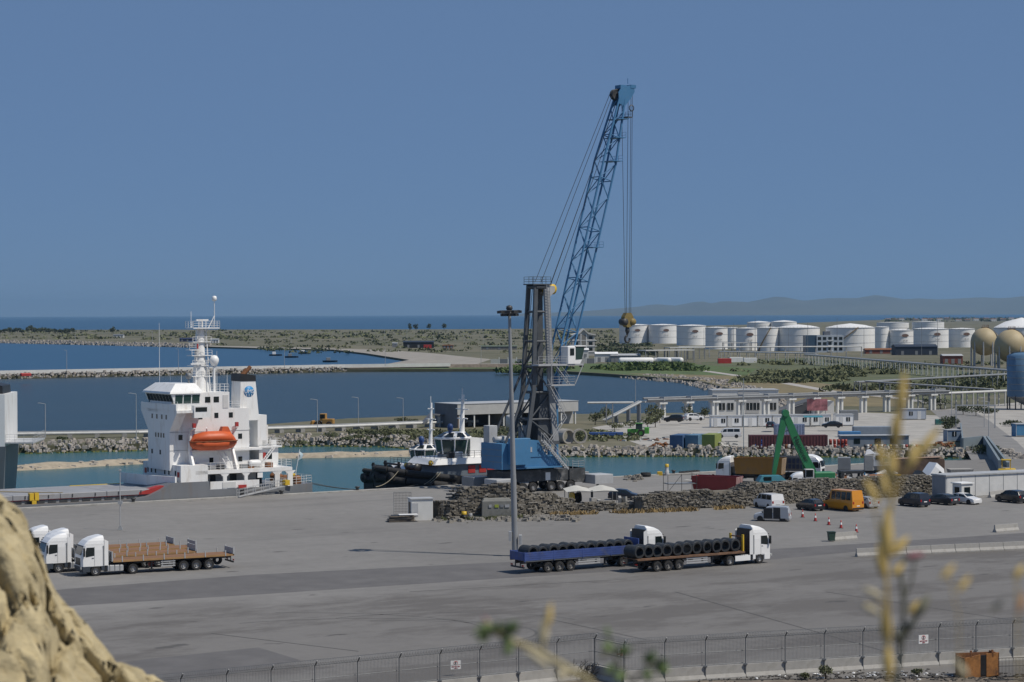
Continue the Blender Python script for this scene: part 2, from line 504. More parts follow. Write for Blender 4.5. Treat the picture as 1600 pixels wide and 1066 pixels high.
for cx, cy, ra, a0, a1 in ((560, 990, 14, -40, 140), (620, 985, 9, -30, 110), (420, 985, 17, -20, 100), (700, 975, 11, 20, 150)):
    c = GP(cx, cy)
    strip('tyre_mark', [(c.x + ra * math.cos(R(a)), c.y + ra * 0.6 * math.sin(R(a))) for a in range(a0, a1, 8)], 0.22, 0.010, TYREM, yard)

sheet('asphalt_patch', gl([(60, 1062), (230, 1030), (404, 1012), (470, 1032), (330, 1058), (120, 1085)]), 0.009, LANE)

# quay coping and wall
mb = MB().at(Q(0, 0), QA)
mb.box(-350, 161.5, -0.9, 0.35, -4, 0.16)
tag(mb.o('quay_wall', CONC), kind='structure')
for k, t in enumerate((18, 40, 52, 64, 92, 108)):
    mb = MB().lathe([(0.22, 0), (0.22, 0.3), (0.36, 0.38), (0.36, 0.5), (0.0, 0.56)], 12)
    b = mb.o('bollard', DKSTEEL, None, Q(t, -0.3, 0.16))
    tag(b, 'squat black mooring bollard on the quay edge', 'bollard', 'mooring bollards along the quay')

# dirt strip and slope in front of the fence up to the lookout
DIRT = M('dirt', (0.15, 0.125, 0.1), 0.95, var=0.35, scale=0.6, bump=0.3, stain=(0.07, 0.065, 0.06), stain_amt=0.7, stain_scale=0.35)
sheet('verge', [(-300, 20), (-80, 92), (-24, 130), GP(925, 1058)[:2], GP(966, 1065)[:2], GP(1600, 1058)[:2], (160, 170), (220, 100), (0, 40)], 0.006, DIRT, skirt=1.2)
mb = MB(); nx, ny = 40, 36
vs = []
for j in range(ny + 1):
    y = -60 + 190 * j / ny
    for i in range(nx + 1):
        x = -120 + 240 * i / nx
        z = 23.2 if y < 1.5 else max(-0.5, 23.2 - (y - 1.5) * 0.187)
        z += (noise.noise(Vector((x * 0.12, y * 0.12, 3))) * 0.8 - 0.5) * min(1, max(0, (y - 3) / 10)) * min(1, max(0, (128 - y) / 20))
        vs.append((x, y, z - (0 if y < 126 else 0.6)))
mb.add(vs, [(j * (nx + 1) + i, j * (nx + 1) + i + 1, (j + 1) * (nx + 1) + i + 1, (j + 1) * (nx + 1) + i) for j in range(ny) for i in range(nx)], True)
tag(mb.o('hillside', DIRT), kind='structure')

# -- rock armour along the shores, too many to count
ROCKM = M('shore_rock', (0.38, 0.35, 0.315), 0.9, var=0.3, scale=0.5, stain=(0.2, 0.15, 0.11), stain_amt=0.6, stain_scale=0.25)
ALGAE = M('algae_stone', (0.13, 0.135, 0.04), 0.9, var=0.35, scale=0.8)
def along(pts, step):
    out = []
    for a, b in zip(pts[:-1], pts[1:]):
        a = Vector((a[0], a[1], 0)); b = Vector((b[0], b[1], 0)); L = (b - a).length
        n = Vector((-(b - a).y, (b - a).x, 0)).normalized()
        k = max(1, int(L / step))
        for i in range(k):
            out.append((a.lerp(b, (i + rnd.random()) / k), n))
    return out
def rock_bank(name, pts, width, ztop, per, size, label, out_side=1, algae=True, off=3.5):
    """pts run along the waterline; the bank rises inland"""
    mb = MB(); ma = MB()
    for p, n in along(pts, 1.0):
        for _ in range(per):
            u = rnd.random() ** 0.8
            c = p - n * out_side * (u * width - off) + Vector((n.y, -n.x, 0)) * rnd.uniform(-.7, .7)
            s = size * rnd.choice((0.5, 0.7, 0.8, 1, 1, 1.3, 1.7))
            z = WZ + u * (ztop - WZ) + rnd.uniform(-0.1, 0.3) * size
            stone(mb, (c.x, c.y, z), s * rnd.uniform(.8, 1.4), s * rnd.uniform(.7, 1.1), s * rnd.uniform(.55, .9), rnd, 0.4)
        if algae:
            c = p + n * out_side * (off + rnd.uniform(-0.6, 0.4))
            stone(ma, (c.x, c.y, WZ + 0.05), size * 1.5, size * 1.1, 0.5, rnd, 0.4)
    o = mb.o(name, ROCKM); tag(o, label, 'rocks', kind='stuff')
    if algae:
        tag(ma.o('algae_fringe', ALGAE, o), kind='stuff')
    return o
rock_bank('rock_armour', [(88, 372), (91, 405), (60, 411.5), (24, 415.5), (12, 414.5), (-8, 420)], 5, -0.3, 11, 0.62, 'pale rock armour sloping into the harbour basin below the containers')
rock_bank('rock_armour', [(-8, 420), (-22, 446), (-41, 452), (-70, 440), (-89, 433), (-130, 415), (-170, 399)], 8, 0.1, 12, 0.6, 'tumbled rock slope below the long pipeline on the far bank')
rock_bank('causeway_rocks', [(-80, 1039), (-222, 941), (-330, 866)], 5, 0.3, 4, 0.8, 'grey rock footing along the causeway road', algae=False)
rock_bank('shore_rocks', [(70, 600), (75, 726), (72, 848), (50, 925)], 16, -.5, 4, 1.0, 'pale stones on the lagoon shore below the dry grass', algae=False, off=6)
rock_bank('breakwater_rocks', [(-1000, 2498), (-520, 2210), (-340, 1958), (-255, 1820)], 8, 1.0, 2, 1.5, 'rock edge of the outer lagoon below the scrubland', -1, False)

# low rubble spit in the basin
def mound(name, pts, w, h, z0, mat):
    mb = MB(); rings = []
    P = [Vector((p[0], p[1], 0)) for p in pts]
    Q2 = []
    for a, b in zip(P[:-1], P[1:]):
        for i in range(12): Q2.append(a.lerp(b, i / 12))
    Q2.append(P[-1])
    for i, p in enumerate(Q2):
        d = (Q2[min(i + 1, len(Q2) - 1)] - Q2[max(i - 1, 0)]).normalized(); n = Vector((-d.y, d.x, 0))
        k = 1 + 0.35 * noise.noise(Vector((p.x * 0.2, p.y * 0.2, 0)))
        rings.append([p + n * (w * k * s) + Vector((0, 0, z0 + h * hh * k)) for s, hh in ((-0.5, 0), (-0.28, 0.6), (-0.1, 1), (0.15, 0.95), (0.35, 0.5), (0.5, 0))])
    mb.loft(rings, close=False, cap=False)
    return tag(mb.o(name, mat), kind='structure')
SAND = M('sandy_gravel', (0.34, 0.29, 0.22), 0.95, var=0.25, scale=0.7, bump=0.3)
mound('spit', [(-135, 345), (-108, 366), (-86, 384), (-71, 397), (-44, 413), (-29, 416.5), (-12, 419), (-2, 420)], 6.5, 1.0, WZ - 0.1, SAND)
mb = MB()
for p, n in along([(-135, 345), (-108, 366), (-86, 384), (-71, 397), (-44, 413), (-29, 416.5), (-6, 419)], 0.5):
    c = p + n * rnd.uniform(-3.0, 3.0); s = rnd.uniform(.4, 1.1)
    stone(mb, (c.x, c.y, WZ + 0.7 - abs((c - p).length) * 0.2), s * 1.3, s, s * .7, rnd, .4)
tag(mb.o('spit_stones', ROCKM), 'bleached stones strewn over the low spit in the basin', 'stones', kind='stuff')

# beach of the outer lagoon, causeway, roads
BEACH = M('beach_sand', (0.27, 0.25, 0.22), 0.95, var=0.2, scale=0.08)
sheet('beach', [(-84, 1057), (-66, 1150), (-59, 1250), (-100, 1480), (-135, 1640), (-204, 1732), (-300, 1900), (-262, 1880), (-165, 1740), (-95, 1610), (-55, 1470), (-12, 1260), (-18, 1150), (-40, 1075)], LZ + 0.02, BEACH)
ROADM = M('pale_road', (0.36, 0.34, 0.32), 0.9, var=0.1, scale=0.1)
road = tag(strip('causeway_road', [(-900, 478), (-222, 950), (-80, 1048), (-30, 1066), (30, 1075)], 6, 0.9, ROADM), kind='structure')
mb = MB()
for a, b in zip([(-900, 478), (-222, 950), (-80, 1048), (-30, 1066)], [(-222, 950), (-80, 1048), (-30, 1066), (30, 1075)]):
    a = Vector((*a, 0)); b = Vector((*b, 0)); d = (b - a).normalized(); n = Vector((-d.y, d.x, 0))
    mb.loft([[p - n * 6.5 + Vector((0, 0, -2.5)), p - n * 3.4 + Vector((0, 0, .88)), p + n * 3.4 + Vector((0, 0, .88)), p + n * 7 + Vector((0, 0, -2.5))] for p in (a, b)])
tag(mb.o('causeway_embankment', DIRT), kind='structure')
mb = MB()
for a, b in (((-900, 471.5), (-222, 943.5)), ((-222, 943.5), (-80, 1041.5)), ((-80, 1041.5), (-30, 1060))):
    a = Vector((*a, 0)); b = Vector((*b, 0)); d = (b - a).normalized(); n = Vector((-d.y, d.x, 0))
    mb.slab([a + Vector((0, 0, 1.5)), b + Vector((0, 0, 1.5)), b + n * 0.5 + Vector((0, 0, 1.5)), a + n * .5 + Vector((0, 0, 1.5))], 1.6)
tag(mb.o('causeway_parapet', OFFW), 'long pale parapet wall along the causeway road', 'wall')
for k in range(9):
    p = Vector((-330, 876, 0)).lerp(Vector((30, 1080, 0)), k / 8)
    mb = MB(); mb.tube((0, 0, 0), (0, 0, 9), 0.13, 6, 0.08); mb.tube((0, 0, 9), (-1.2, 0.3, 9.3), 0.07, 5)
    tag(mb.o('street_lamp', LGREY, None, (p.x, p.y, 0.9)), 'thin street lamp standing on the causeway road', 'street lamp', 'street lamps along the causeway')

# green reed belt on the far lagoon shore and the field roads
REED = M('reed_green', (0.075, 0.11, 0.035), 0.95, var=0.35, scale=0.15)
DRYG = M('dry_grass', (0.17, 0.14, 0.075), 0.95, var=0.25, scale=0.2)
sheet('reed_belt', [(-60, 1043), (6, 1039), (42, 950), (66, 880), (96, 900), (115, 1020), (90, 1130), (-10, 1150), (-60, 1070)], LZ + 0.03, REED)
sheet('dry_grass_strip', [(50, 950), (73, 852), (77, 728), (72, 610), (110, 600), (130, 700), (115, 800), (100, 900)], LZ + 0.034, DRYG)
MEAD = M('meadow_green', (0.085, 0.098, 0.045), 0.95, var=0.3, scale=0.05, stain=(0.15, 0.135, 0.08), stain_amt=0.8, stain_scale=0.035)
sheet('scrub_meadow', gl([(1095, 566), (1250, 559), (1450, 573), (1572, 590), (1572, 614), (1480, 630), (1300, 626), (1180, 608), (1120, 590)], LZ), LZ + 0.012, MEAD)
tag(strip('field_path', [GP(x, y, LZ) for x, y in ((1095, 579), (1200, 594), (1300, 612), (1400, 622), (1470, 632))], 4.5, LZ + 0.05, ROADM), kind='structure')
tag(strip('yard_road', [GP(x, y, LZ) for x, y in ((1485, 640), (1510, 658), (1545, 690), (1580, 735))], 11, LZ + 0.03, M('worn_asphalt', (0.2, 0.195, 0.19), .9, var=.12, scale=.3)), kind='structure')
GRAV = M('pale_gravel', (0.34, 0.325, 0.3), 0.95, var=0.18, scale=0.25)
sheet('gravel_yard', gl([(1010, 699), (925, 668), (1040, 650), (1110, 646), (1330, 644), (1480, 650), (1495, 690), (1420, 697), (1250, 699), (1160, 699)], LZ), LZ + 0.02, GRAV)
sheet('depot_yard', gl([(1475, 640), (1600, 628), (1700, 640), (1700, 720), (1600, 720), (1560, 690), (1520, 660)], LZ), LZ + 0.016, GRAV)

# distant hills across the bay
HILLM = M('far_hill', (0.1, 0.1, 0.07), 0.95, var=0.25, scale=0.0006)
prof = [(800, 490.5), (840, 489), (900, 487), (940, 484), (1000, 479), (1022, 475), (1056, 477.5), (1094, 470), (1109, 474.5), (1131, 470), (1169, 472), (1216, 462.5), (1255, 470), (1300, 465.5), (1337, 466), (1369, 460.6), (1394, 464.4), (1412, 468), (1435, 466), (1469, 468), (1532, 464.4), (1570, 466), (1596, 463), (1660, 461), (1750, 466), (1860, 459), (2000, 464), (2200, 470), (2400, 480), (2500, 489)]
HD = 40000.0
vs = []; cols = 120; rows = 9
for i in range(cols + 1):
    px = 800 + 1700 * i / cols
    for (xa, ya), (xb, yb) in zip(prof[:-1], prof[1:]):
        if xa <= px <= xb: y = ya + (yb - ya) * (px - xa) / (xb - xa)
    top = DP(px, y, HD).z + 2
    x = (px - 800) / F_PX * HD
    for j in range(rows + 1):
        u = j / rows
        k = (1 - (1 - u) ** 1.6) * (1 + 0.25 * noise.noise(Vector((x / 900, u * 3, 1))) * (1 - u)) if j else 0
        vs.append((x * (1 - 0.0 * u), HD - 3500 * (1 - u), -4 + top * k))
    vs.append((x, HD + 1500, -4))
rr = rows + 2
mb = MB(); mb.add(vs, [(i * rr + j, (i + 1) * rr + j, (i + 1) * rr + j + 1, i * rr + j + 1) for i in range(cols) for j in range(rr - 1)], True)
tag(mb.o('hills', HILLM), kind='structure')

# ------------------------------------------------------------------ lettering, railings
def text_mesh(txt, size, name='lettering', shear=0.0, ext=0.01):
    cu = bpy.data.curves.new(name, 'FONT')
    cu.body = txt; cu.size = size; cu.align_x = 'CENTER'; cu.align_y = 'CENTER'; cu.extrude = ext; cu.shear = shear
    cu.resolution_u = 2
    ob = bpy.data.objects.new(name, cu); COL.objects.link(ob)
    dg = bpy.context.evaluated_depsgraph_get()
    me = bpy.data.meshes.new_from_object(ob.evaluated_get(dg))
    bpy.data.objects.remove(ob); bpy.data.curves.remove(cu)
    return me

def lettering(txt, size, mat, parent, loc, right, up, shear=0.0, bold=0.0):
    """flat lettering: right and up give its directions in the parent's space"""
    me = text_mesh(txt, size, shear=shear); me.materials.clear(); me.materials.append(mat)
    o = bpy.data.objects.new('lettering', me); COL.objects.link(o); o.parent = parent
    r = Vector(right).normalized(); u = Vector(up).normalized(); n = r.cross(u)
    mt = Matrix((r, u, n)).transposed().to_4x4(); mt.translation = Vector(loc)
    o.matrix_local = mt
    return o

def rail(mb, pts, h=1.05, r=0.03, step=1.5, bars=3):
    for a, b in zip(pts[:-1], pts[1:]):
        a = Vector(a); b = Vector(b); L = (b - a).length
        k = max(1, int(round(L / step)))
        for i in range(k + 1):
            p = a.lerp(b, i / k); mb.tube(p, p + Vector((0, 0, h)), r, 4, cap=False)
        for j in range(bars):
            z = Vector((0, 0, h * (j + 1) / bars)); mb.tube(a + z, b + z, r * 0.8, 4, cap=False)
    return mb

# ------------------------------------------------------------------ cargo ship alongside
HULLG = M('hull_grey', (0.17, 0.18, 0.195), 0.45, var=0.12, scale=0.3, stain=(0.2, 0.14, 0.09), stain_amt=0.35, stain_scale=0.5, stretch=(1, 1, 0.2))
HATCH = M('hatch_grey', (0.28, 0.285, 0.3), 0.6, var=0.1, scale=0.25, stain=(0.2, 0.17, 0.15), stain_amt=0.5, stain_scale=0.35)
DECKG = M('deck_grey', (0.14, 0.13, 0.125), 0.8, var=0.25, scale=0.7)
DULLW = M('inner_white', (0.6, 0.6, 0.59), 0.6, var=0.08)  # duller white for the main deck house, doors and door panels
ship = T('cargo_ship', 'grey and white cargo ship moored at the quay with flat hatch covers', 'ship', Q(0, 0.6), QA)
# hull: sections along t
def hull_sec(t, w0, w1, zt, zb=-3.0):
    c = (w0 + w1) / 2
    return [(t, w0, zt), (t, w1, zt), (t, w1, zb + 1.2), (t, w1 - 1.0, zb), (t, w0 + 1.0, zb), (t, w0, zb + 1.2)]
mb = MB()
secs = [(-58, 6.4, 6.8, 3.4), (-52, 3.6, 9.6, 2.9), (-45, 1.2, 12.0, 2.2), (-38, 0.2, 13.2, .55), (-20, 0, 13.4, .35), (0, 0, 13.4, .35), (18, 0, 13.4, .4), (20.5, 0, 13.4, .7), (22.5, 0, 13.4, 1.5), (24, 0, 13.4, 2.35), (29.5, 0, 13.4, 2.35), (29.6, 0, 13.4, 1.2), (37, 0.1, 13.3, 1.15), (42, 0.7, 12.7, 1.15), (46.3, 1.9, 11.5, 1.25)]
mb.loft([hull_sec(t, a, b, z) for t, a, b, z in secs])
hull = mb.o('hull', HULLG, ship)
MB().box(-38, 20.2, 0.15, 13.25, 0.36, 0.40).o('deck', DECKG, ship)
# coaming with dark wash ports, red stripe, hatch covers
mb = MB(); mb.box(-37, 21.2, 1.1, 12.3, 0.4, 0.86); co = mb.o('hatch_coaming', GREYP, ship)
for k in range(26):
    t = -20 + k * 1.58
    MB().box(t, t + 1.1, 1.03, 1.098, 0.46, 0.78).o('recess', DKSTEEL, co)
MB().box(-37, 21.6, 1.0, 12.4, 0.86, 0.96).o('red_stripe', RED, ship)
for k in range(9):
    t = -37 + k * 6.5
    mb = MB().bbox(t, t + 6.46, 0.9, 12.5, 0.96, 1.62, 0.06)
    hc = mb.o('hatch_cover', HATCH, ship)
    for s in (1.6, 4.8):
        MB().box(t + s, t + s + .12, 0.82, 0.9, 1.1, 1.5).o('cleat', DKSTEEL, hc)
mb = MB()
mb.add([(19.6, 0.88, 0.97), (23.4, 0.88, 1.0), (23.4, 0.88, 1.95), (22.6, .88, 1.95), (19.6, .88, 1.25), (19.6, 2.2, 0.97), (23.4, 2.2, 1.0), (23.4, 2.2, 1.95), (22.6, 2.2, 1.95), (19.6, 2.2, 1.25)],
       [(0, 1, 2, 3, 4), (9, 8, 7, 6, 5), (0, 5, 6, 1), (1, 6, 7, 2), (2, 7, 8, 3), (3, 8, 9, 4), (4, 9, 5, 0)])
mb.o('hatch_end_stop', RED, ship)
mb = MB(); mb.box(4.2, 4.75, 0.6, 1.3, 0.9, 1.85); mb.box(4.9, 5.45, 0.6, 1.3, .9, 1.85); mb.box(4.2, 5.45, .7, 1.2, .8, 1.0); mb.box(4.5, 5.1, .6, .8, .2, .85)
mb.o('hatch_clamp', YELLOW, ship)
mb = MB(); mb.tube((1, 9, 1.7), (9, 1.4, 1.66), 0.06, 5); mb.o('hatch_rope', M('rope', (.3, .24, .12), .9), ship)
MB().box(14, 21.5, 11.8, 12.0, 1.62, 1.7).o('yellow_edge', YELLOW, ship)
# curved breakwater wall with slots at the poop break
mb = MB(); N = 14; P = []
for i in range(N + 1):
    u = i / N
    P.append((22.2 + 2.6 * (1 - u) ** 1.6, 0.3 + 12.8 * u))
for (xa, ya), (xb, yb) in zip(P[:-1], P[1:]):
    mb.slab([(xa, ya, 1.75), (xb, yb, 1.75), (xb, yb, 3.15), (xa, ya, 3.15)], 0.25)
bw = mb.o('breakwater_wall', SHIPW, ship)
for i in range(1, N - 1):
    (xa, ya), (xb, yb) = P[i], P[i + 1]
    q = lambda u, z: (xa + (xb - xa) * u - 0.04, ya + (yb - ya) * u, z)
    MB().slab([q(.2, 2.05), q(.85, 2.05), q(.85, 2.4), q(.2, 2.4)], 0.06).o('slot', DKSTEEL, bw)
MB().box(23.6, 24.2, 0.5, 12.9, 0.4, 1.9).o('break_bulkhead', DKSTEEL, ship)

def win(parent, face, u, z, w, h, off, mat=GLASS, frame=None):
    """window on a house face: face 'f' front (x=off), 's' near side (y=off)"""
    if face == 'f':
        o = MB().box(off - 0.03, off + 0.02, u - w / 2, u + w / 2, z - h / 2, z + h / 2).o('window', mat, parent)
    else:
        o = MB().box(u - w / 2, u + w / 2, off - 0.03, off + 0.02, z - h / 2, z + h / 2).o('window', mat, parent)
    return o

# accommodation block
mb = MB(); mb.box(25, 37, 3.0, 10.4, 3.8, 12.1)
house = mb.o('deckhouse', SHIPW, ship)
mb = MB(); mb.box(25.4, 29.4, 0.25, 13.15, 2.3, 4.6)
fwd = mb.o('forward_house', SHIPW, ship)
MB().box(29.4, 38.5, 3.0, 10.4, 1.2, 3.8).o('main_deck_house', DULLW, ship)
for z, us in ((11.1, (4.1, 5.6, 7.3, 8.9)), (8.55, (5.0, 5.9, 6.8, 7.7)), (6.2, (6.2, 9.0))):
    for u in us: win(house, 'f', u, z, 0.42, 0.62, 25.0)
for z, us in ((3.5, (2.0, 4.2, 5.6, 8.8, 10.2, 11.4)),):
    for u in us: win(fwd, 'f', u, z, 0.42, 0.66, 25.4)
for u in (1.0, 12.2):
    MB().box(25.33, 25.4, u - .3, u + .3, 3.0, 3.7).o('fire_box', RED, fwd)
for u, z in ((26.6, 8.3), (29.6, 11.1), (32.0, 11.2), (34.2, 11.2), (35.6, 8.2), (31.2, 5.0), (35.6, 5.0), (28.3, 5.1)):
    win(house, 's', u, z, 0.6, 0.72, 3.0)
mb = MB(); mb.box(28.2, 28.28, 2.95, 3.0, 3.9, 6.4)
for z in (6.5, 9.0):
    mb.box(25, 37, 2.96, 3.0, z, z + 0.04)
mb.o('weld_seam', GREYP, house)
# boat deck with posts
mb = MB(); mb.box(27.6, 42.3, 0.25, 13.15, 3.3, 3.8); bd = mb.o('boat_deck', SHIPW, ship)
for t, w in ((28.0, .7), (32.0, .55), (35.2, .5), (40.0, .75), (42.0, .8)):
    mb = MB(); mb.box(t - w / 2, t + w / 2, 0.28, 0.55, 1.15, 3.3); mb.prism([(t - w / 2 - .45, 3.3), (t + w / 2 + .45, 3.3), (t + w / 2, 2.85), (t - w / 2, 2.85)], .29, .54)
    mb.o('deck_post', SHIPW, bd)
MB().box(29.8, 37.2, 0.3, 0.42, 1.2, 2.25).o('bulwark', SHIPW, ship)
MB().box(31.6, 33.6, .24, .3, 1.3, 2.1).o('bulwark_door', DULLW, ship)
for t, w in ((31.0, .8), (34.0, 1.0), (38.0, .9)):
    MB().box(t, t + w, 2.94, 3.0, 1.25, 3.0).o('doorway', DKSTEEL, ship)
MB().box(36.9, 37.7, .2, .28, 2.5, 3.2).o('deck_light_box', SHIPW, bd)
MB().box(28, 38.6, 2.2, 10.6, 6.25, 6.5).o('upper_deck_edge', SHIPW, ship)
# wheelhouse with raked windows and visor roof
mb = MB(); mb.box(25.3, 34, 3.0, 10.4, 12.1, 14.4); top = mb.o('bridge_house', SHIPW, ship)
mb = MB(); mb.loft([[(25.5, 2.3, 12.1), (29.2, 2.3, 12.1), (29.2, 11.1, 12.1), (25.5, 11.1, 12.1)], [(25.5, 2.3, 12.75), (29.2, 2.3, 12.75), (29.2, 11.1, 12.75), (25.5, 11.1, 12.75)], [(24.9, 2.1, 14.35), (29.2, 2.1, 14.35), (29.2, 11.3, 14.35), (24.9, 11.3, 14.35)]])
wh = mb.o('wheelhouse', SHIPW, ship)
mb = MB(); mb.loft([[(24.6, 1.9, 14.35), (29.5, 1.9, 14.35), (29.5, 11.5, 14.35), (24.6, 11.5, 14.35)], [(24.7, 2.0, 14.6), (29.5, 2.0, 14.6), (29.5, 11.4, 14.6), (24.7, 11.4, 14.6)], [(26.0, 3.3, 15.7), (29.0, 3.3, 15.7), (29.0, 10.1, 15.7), (26.0, 10.1, 15.7)]])
mb.o('wheelhouse_roof', SHIPW, ship)
nw = 8
for i in range(nw):
    a = 2.45 + 8.5 * i / nw; b = a + 8.5 / nw - 0.12
    zf = lambda z: 25.5 - 0.6 * (z - 12.75) / 1.6 - 0.03
    MB().slab([(zf(12.95), a, 12.95), (zf(14.2), a, 14.2), (zf(14.2), b, 14.2), (zf(12.95), b, 12.95)], 0.04).o('window', GLASS, wh)
for i in range(3):
    a = 25.5 + i * 1.25; y = lambda z: 2.3 - .2 * (z - 12.75) / 1.6 - .03
    MB().slab([(a, y(13), 13.0), (a + 1.1, y(13), 13.0), (a + 1.1, y(14.15), 14.15), (a, y(14.15), 14.15)], .04).o('window', GLASSG, wh)
for u in (30.7, 32.0): win(top, 's', u, 13.4, 0.8, 0.8, 3.0)
MB().box(33.0, 33.8, 2.94, 3.0, 12.2, 14.0).o('door', DULLW, top)
# bridge wings
mb = MB(); mb.box(25.0, 29.8, 0.6, 12.8, 11.75, 12.1)
mb.box(24.95, 25.1, 0.7, 12.7, 12.1, 12.95); wing = mb.o('bridge_wing', SHIPW, ship)
mb = MB(); mb.box(27.5, 30.0, 0.4, 1.3, 11.05, 12.75); mb.o('wing_end', SHIPW, ship)
MB().box(27.7, 29.4, 0.36, 0.4, 11.9, 12.5).o('wing_window', GLASS, ship)
mb = MB(); mb.prism([(0.6, 11.75), (3.0, 11.75), (3.0, 9.2)], 25.0, 26.4, 'x'); mb.o('wing_bracket', SHIPW, ship)
MB().prism([(10.4, 11.75), (12.8, 11.75), (10.4, 9.2)], 25.0, 26.4, 'x').o('wing_bracket', SHIPW, ship)
mb = MB(); rail(mb, [(30, 3.1, 12.1), (37.5, 3.1, 12.1)], 1.0); rail(mb, [(25.2, 0.8, 12.1), (25.2, 2.2, 12.1)], 1.2)
rail(mb, [(28.3, 0.35, 3.8), (42.2, 0.35, 3.8), (42.2, 13, 3.8)]); rail(mb, [(29.7, 3.2, 14.4), (34, 3.2, 14.4), (34, 10.2, 14.4)], 1.1); rail(mb, [(38.2, .35, 1.2), (42, .8, 1.2), (46.2, 2, 1.25), (46.2, 11.4, 1.25)], 1.1)
mb.o('railing', SHIPW, ship)
# funnel
mb = MB(); mb.loft([[(36.0, 3.9, 10.3), (39.0, 3.9, 10.3), (39.0, 7.0, 10.3), (36.0, 7.0, 10.3)], [(36.2, 4.0, 15.8), (38.5, 4.0, 15.8), (38.5, 6.9, 15.8), (36.2, 6.9, 15.8)]])
fun = mb.o('funnel', SHIPW, ship)
MB().loft([[(36.1, 3.95, 15.8), (38.55, 3.95, 15.8), (38.55, 6.95, 15.8), (36.1, 6.95, 15.8)], [(36.15, 3.97, 16.9), (38.5, 3.97, 16.6), (38.5, 6.93, 16.6), (36.15, 6.93, 16.9)]]).o('funnel_top', BLACKP, fun)
mb = MB(); mb.tube((37, 5, 16.6), (38.2, 5, 17.8), .28, 8); mb.tube((37.2, 6, 16.6), (38.0, 6, 17.5), .2, 8); mb.o('exhaust_pipe', RUST, fun)
LOGOB = M('logo_blue', (0.03, 0.25, 0.55), 0.5, var=0)
mb = MB().lathe([(0, 0), (0.78, 0), (0.78, 0.02), (0, 0.02)], 24); lg = mb.o('logo_disc', LOGOB, fun)
lg.matrix_local = Matrix.Translation((37.45, 3.95, 14.35)) @ Matrix.Rotation(R(90 + 1.0), 4, 'X')
lettering('UMS', 0.78, WHITE, fun, (37.45, 3.90, 14.35), (1, 0, 0), (0, 0.018, 1))
for k in (-.38, 0, .38):
    MB().box(37.45 + k - .03, 37.45 + k + .03, 3.9, 3.915, 13.65, 14.0).o('logo_bar', WHITE, fun)
mb = MB(); mb.box(38.9, 40.3, 4.2, 6.8, 6.5, 11.0); mb.box(40.3, 40.9, 5, 6.5, 6.5, 9.5); mb.o('funnel_casing', SHIPW, ship)
# mast
mast = MB()
mast.tube((31, 6.5, 14.4), (31.2, 6.5, 23.2), 1.0, 10, 0.6); mast.tube((30.0, 6.0, 14.4), (30.9, 6.2, 19.5), .3, 8, .2)
mast.tube((32.2, 6.3, 14.4), (31.5, 6.3, 20.5), 0.3, 8, .2)
mast.tube((31.2, 6.5, 21.0), (33.4, 6.5, 25.0), .07, 5); mast.tube((33.4, 6.5, 23.4), (33.4, 6.5, 27.0), .06, 5)
for z_, w_ in ((16.5, 1.5), (18.0, 1.3), (19.4, 1.5), (21.3, 1.2)):
    mast.box(30.3 - w_ * .5, 32.0 + w_ * .4, 5.6, 7.4, z_, z_ + .1); rail(mast, [(30.3 - w_ * .5, 5.6, z_ + .1), (32.0 + w_ * .4, 5.6, z_ + .1)], .7, .035, .8, 2)
mast.tube((30.0, 5.6, 14.4), (30.6, 5.9, 23.2), .09, 5); mast.tube((32.3, 5.6, 14.4), (31.8, 5.9, 23.2), .09, 5)
mo = mast.o('mast', SHIPW, ship)
mb = MB(); mb.box(29.6, 33.6, 5.2, 7.8, 23.2, 23.35); rail(mb, [(29.6, 5.2, 23.35), (33.6, 5.2, 23.35), (33.6, 7.8, 23.35), (29.6, 7.8, 23.35), (29.6, 5.2, 23.35)], .9, .035, 1.0); mb.box(29.2, 30.6, 5.6, 7.0, 20.2, 20.3); rail(mb, [(29.2, 5.6, 20.3), (30.6, 5.6, 20.3)], .9)
mb.o('mast_platform', SHIPW, mo)
mb = MB(); mb.box(30.6, 32.4, 6.3, 6.6, 24.3, 24.5); mb.tube((31.5, 6.45, 23.4), (31.5, 6.45, 24.3), .12, 6); mb.tube((29.8, 6.4, 23.3), (29.8, 6.4, 25.6), .04, 4); mb.box(29.3, 31.0, 5.4, 5.6, 18.2, 18.4); mb.o('radar_scanner', SHIPW, mo)
mb = MB(); mb.lathe([(0, .8), (.28, .72), (.36, .4), (.3, .1), (0, 0)], 10, (33.4, 6.5, 27)); mb.o('gps_dome', SHIPW, mo)
mb = MB(); mb.lathe([(0, 1.5), (.4, 1.4), (.66, 1.0), (.68, .65), (.5, .2), (.32, 0)], 14, (32.9, 5.6, 18.0)); mb.tube((32.9, 5.6, 14.4), (32.9, 5.6, 18.1), .18, 6); mb.o('radome', SHIPW, ship)
MB().box(30.3, 30.5, 5.55, 5.6, 20.4, 21.1).o('signal_flag', RED, mo)
for x, y, z0, z1 in ((27.0, 3.5, 15.6, 17.0), (34.8, 8.8, 14.4, 20.0), (28.0, 9.5, 15.6, 17.2), (33.8, 3.3, 14.4, 17.0), (26.5, 9.8, 15.6, 24.0)):
    MB().tube((x, y, z0), (x, y, z1), .05, 5, .025).o('antenna', SHIPW, ship)
mb = MB(); mb.tube((28.4, 4.2, 15.7), (28.4, 4.2, 16.4), .12, 6); mb.lathe([(0, -.3), (.4, -.3), (.4, .3), (0, .3)], 12, (28.4, 4.2, 16.7), 'x'); mb.o('searchlight', GREYP, ship)
mb = MB(); mb.tube((30, 1.6, 8.6), (29.6, 1.0, 9.6), .12, 6); mb.tube((33.8, 1.6, 8.6), (34.2, 1.0, 9.6), .12, 6)
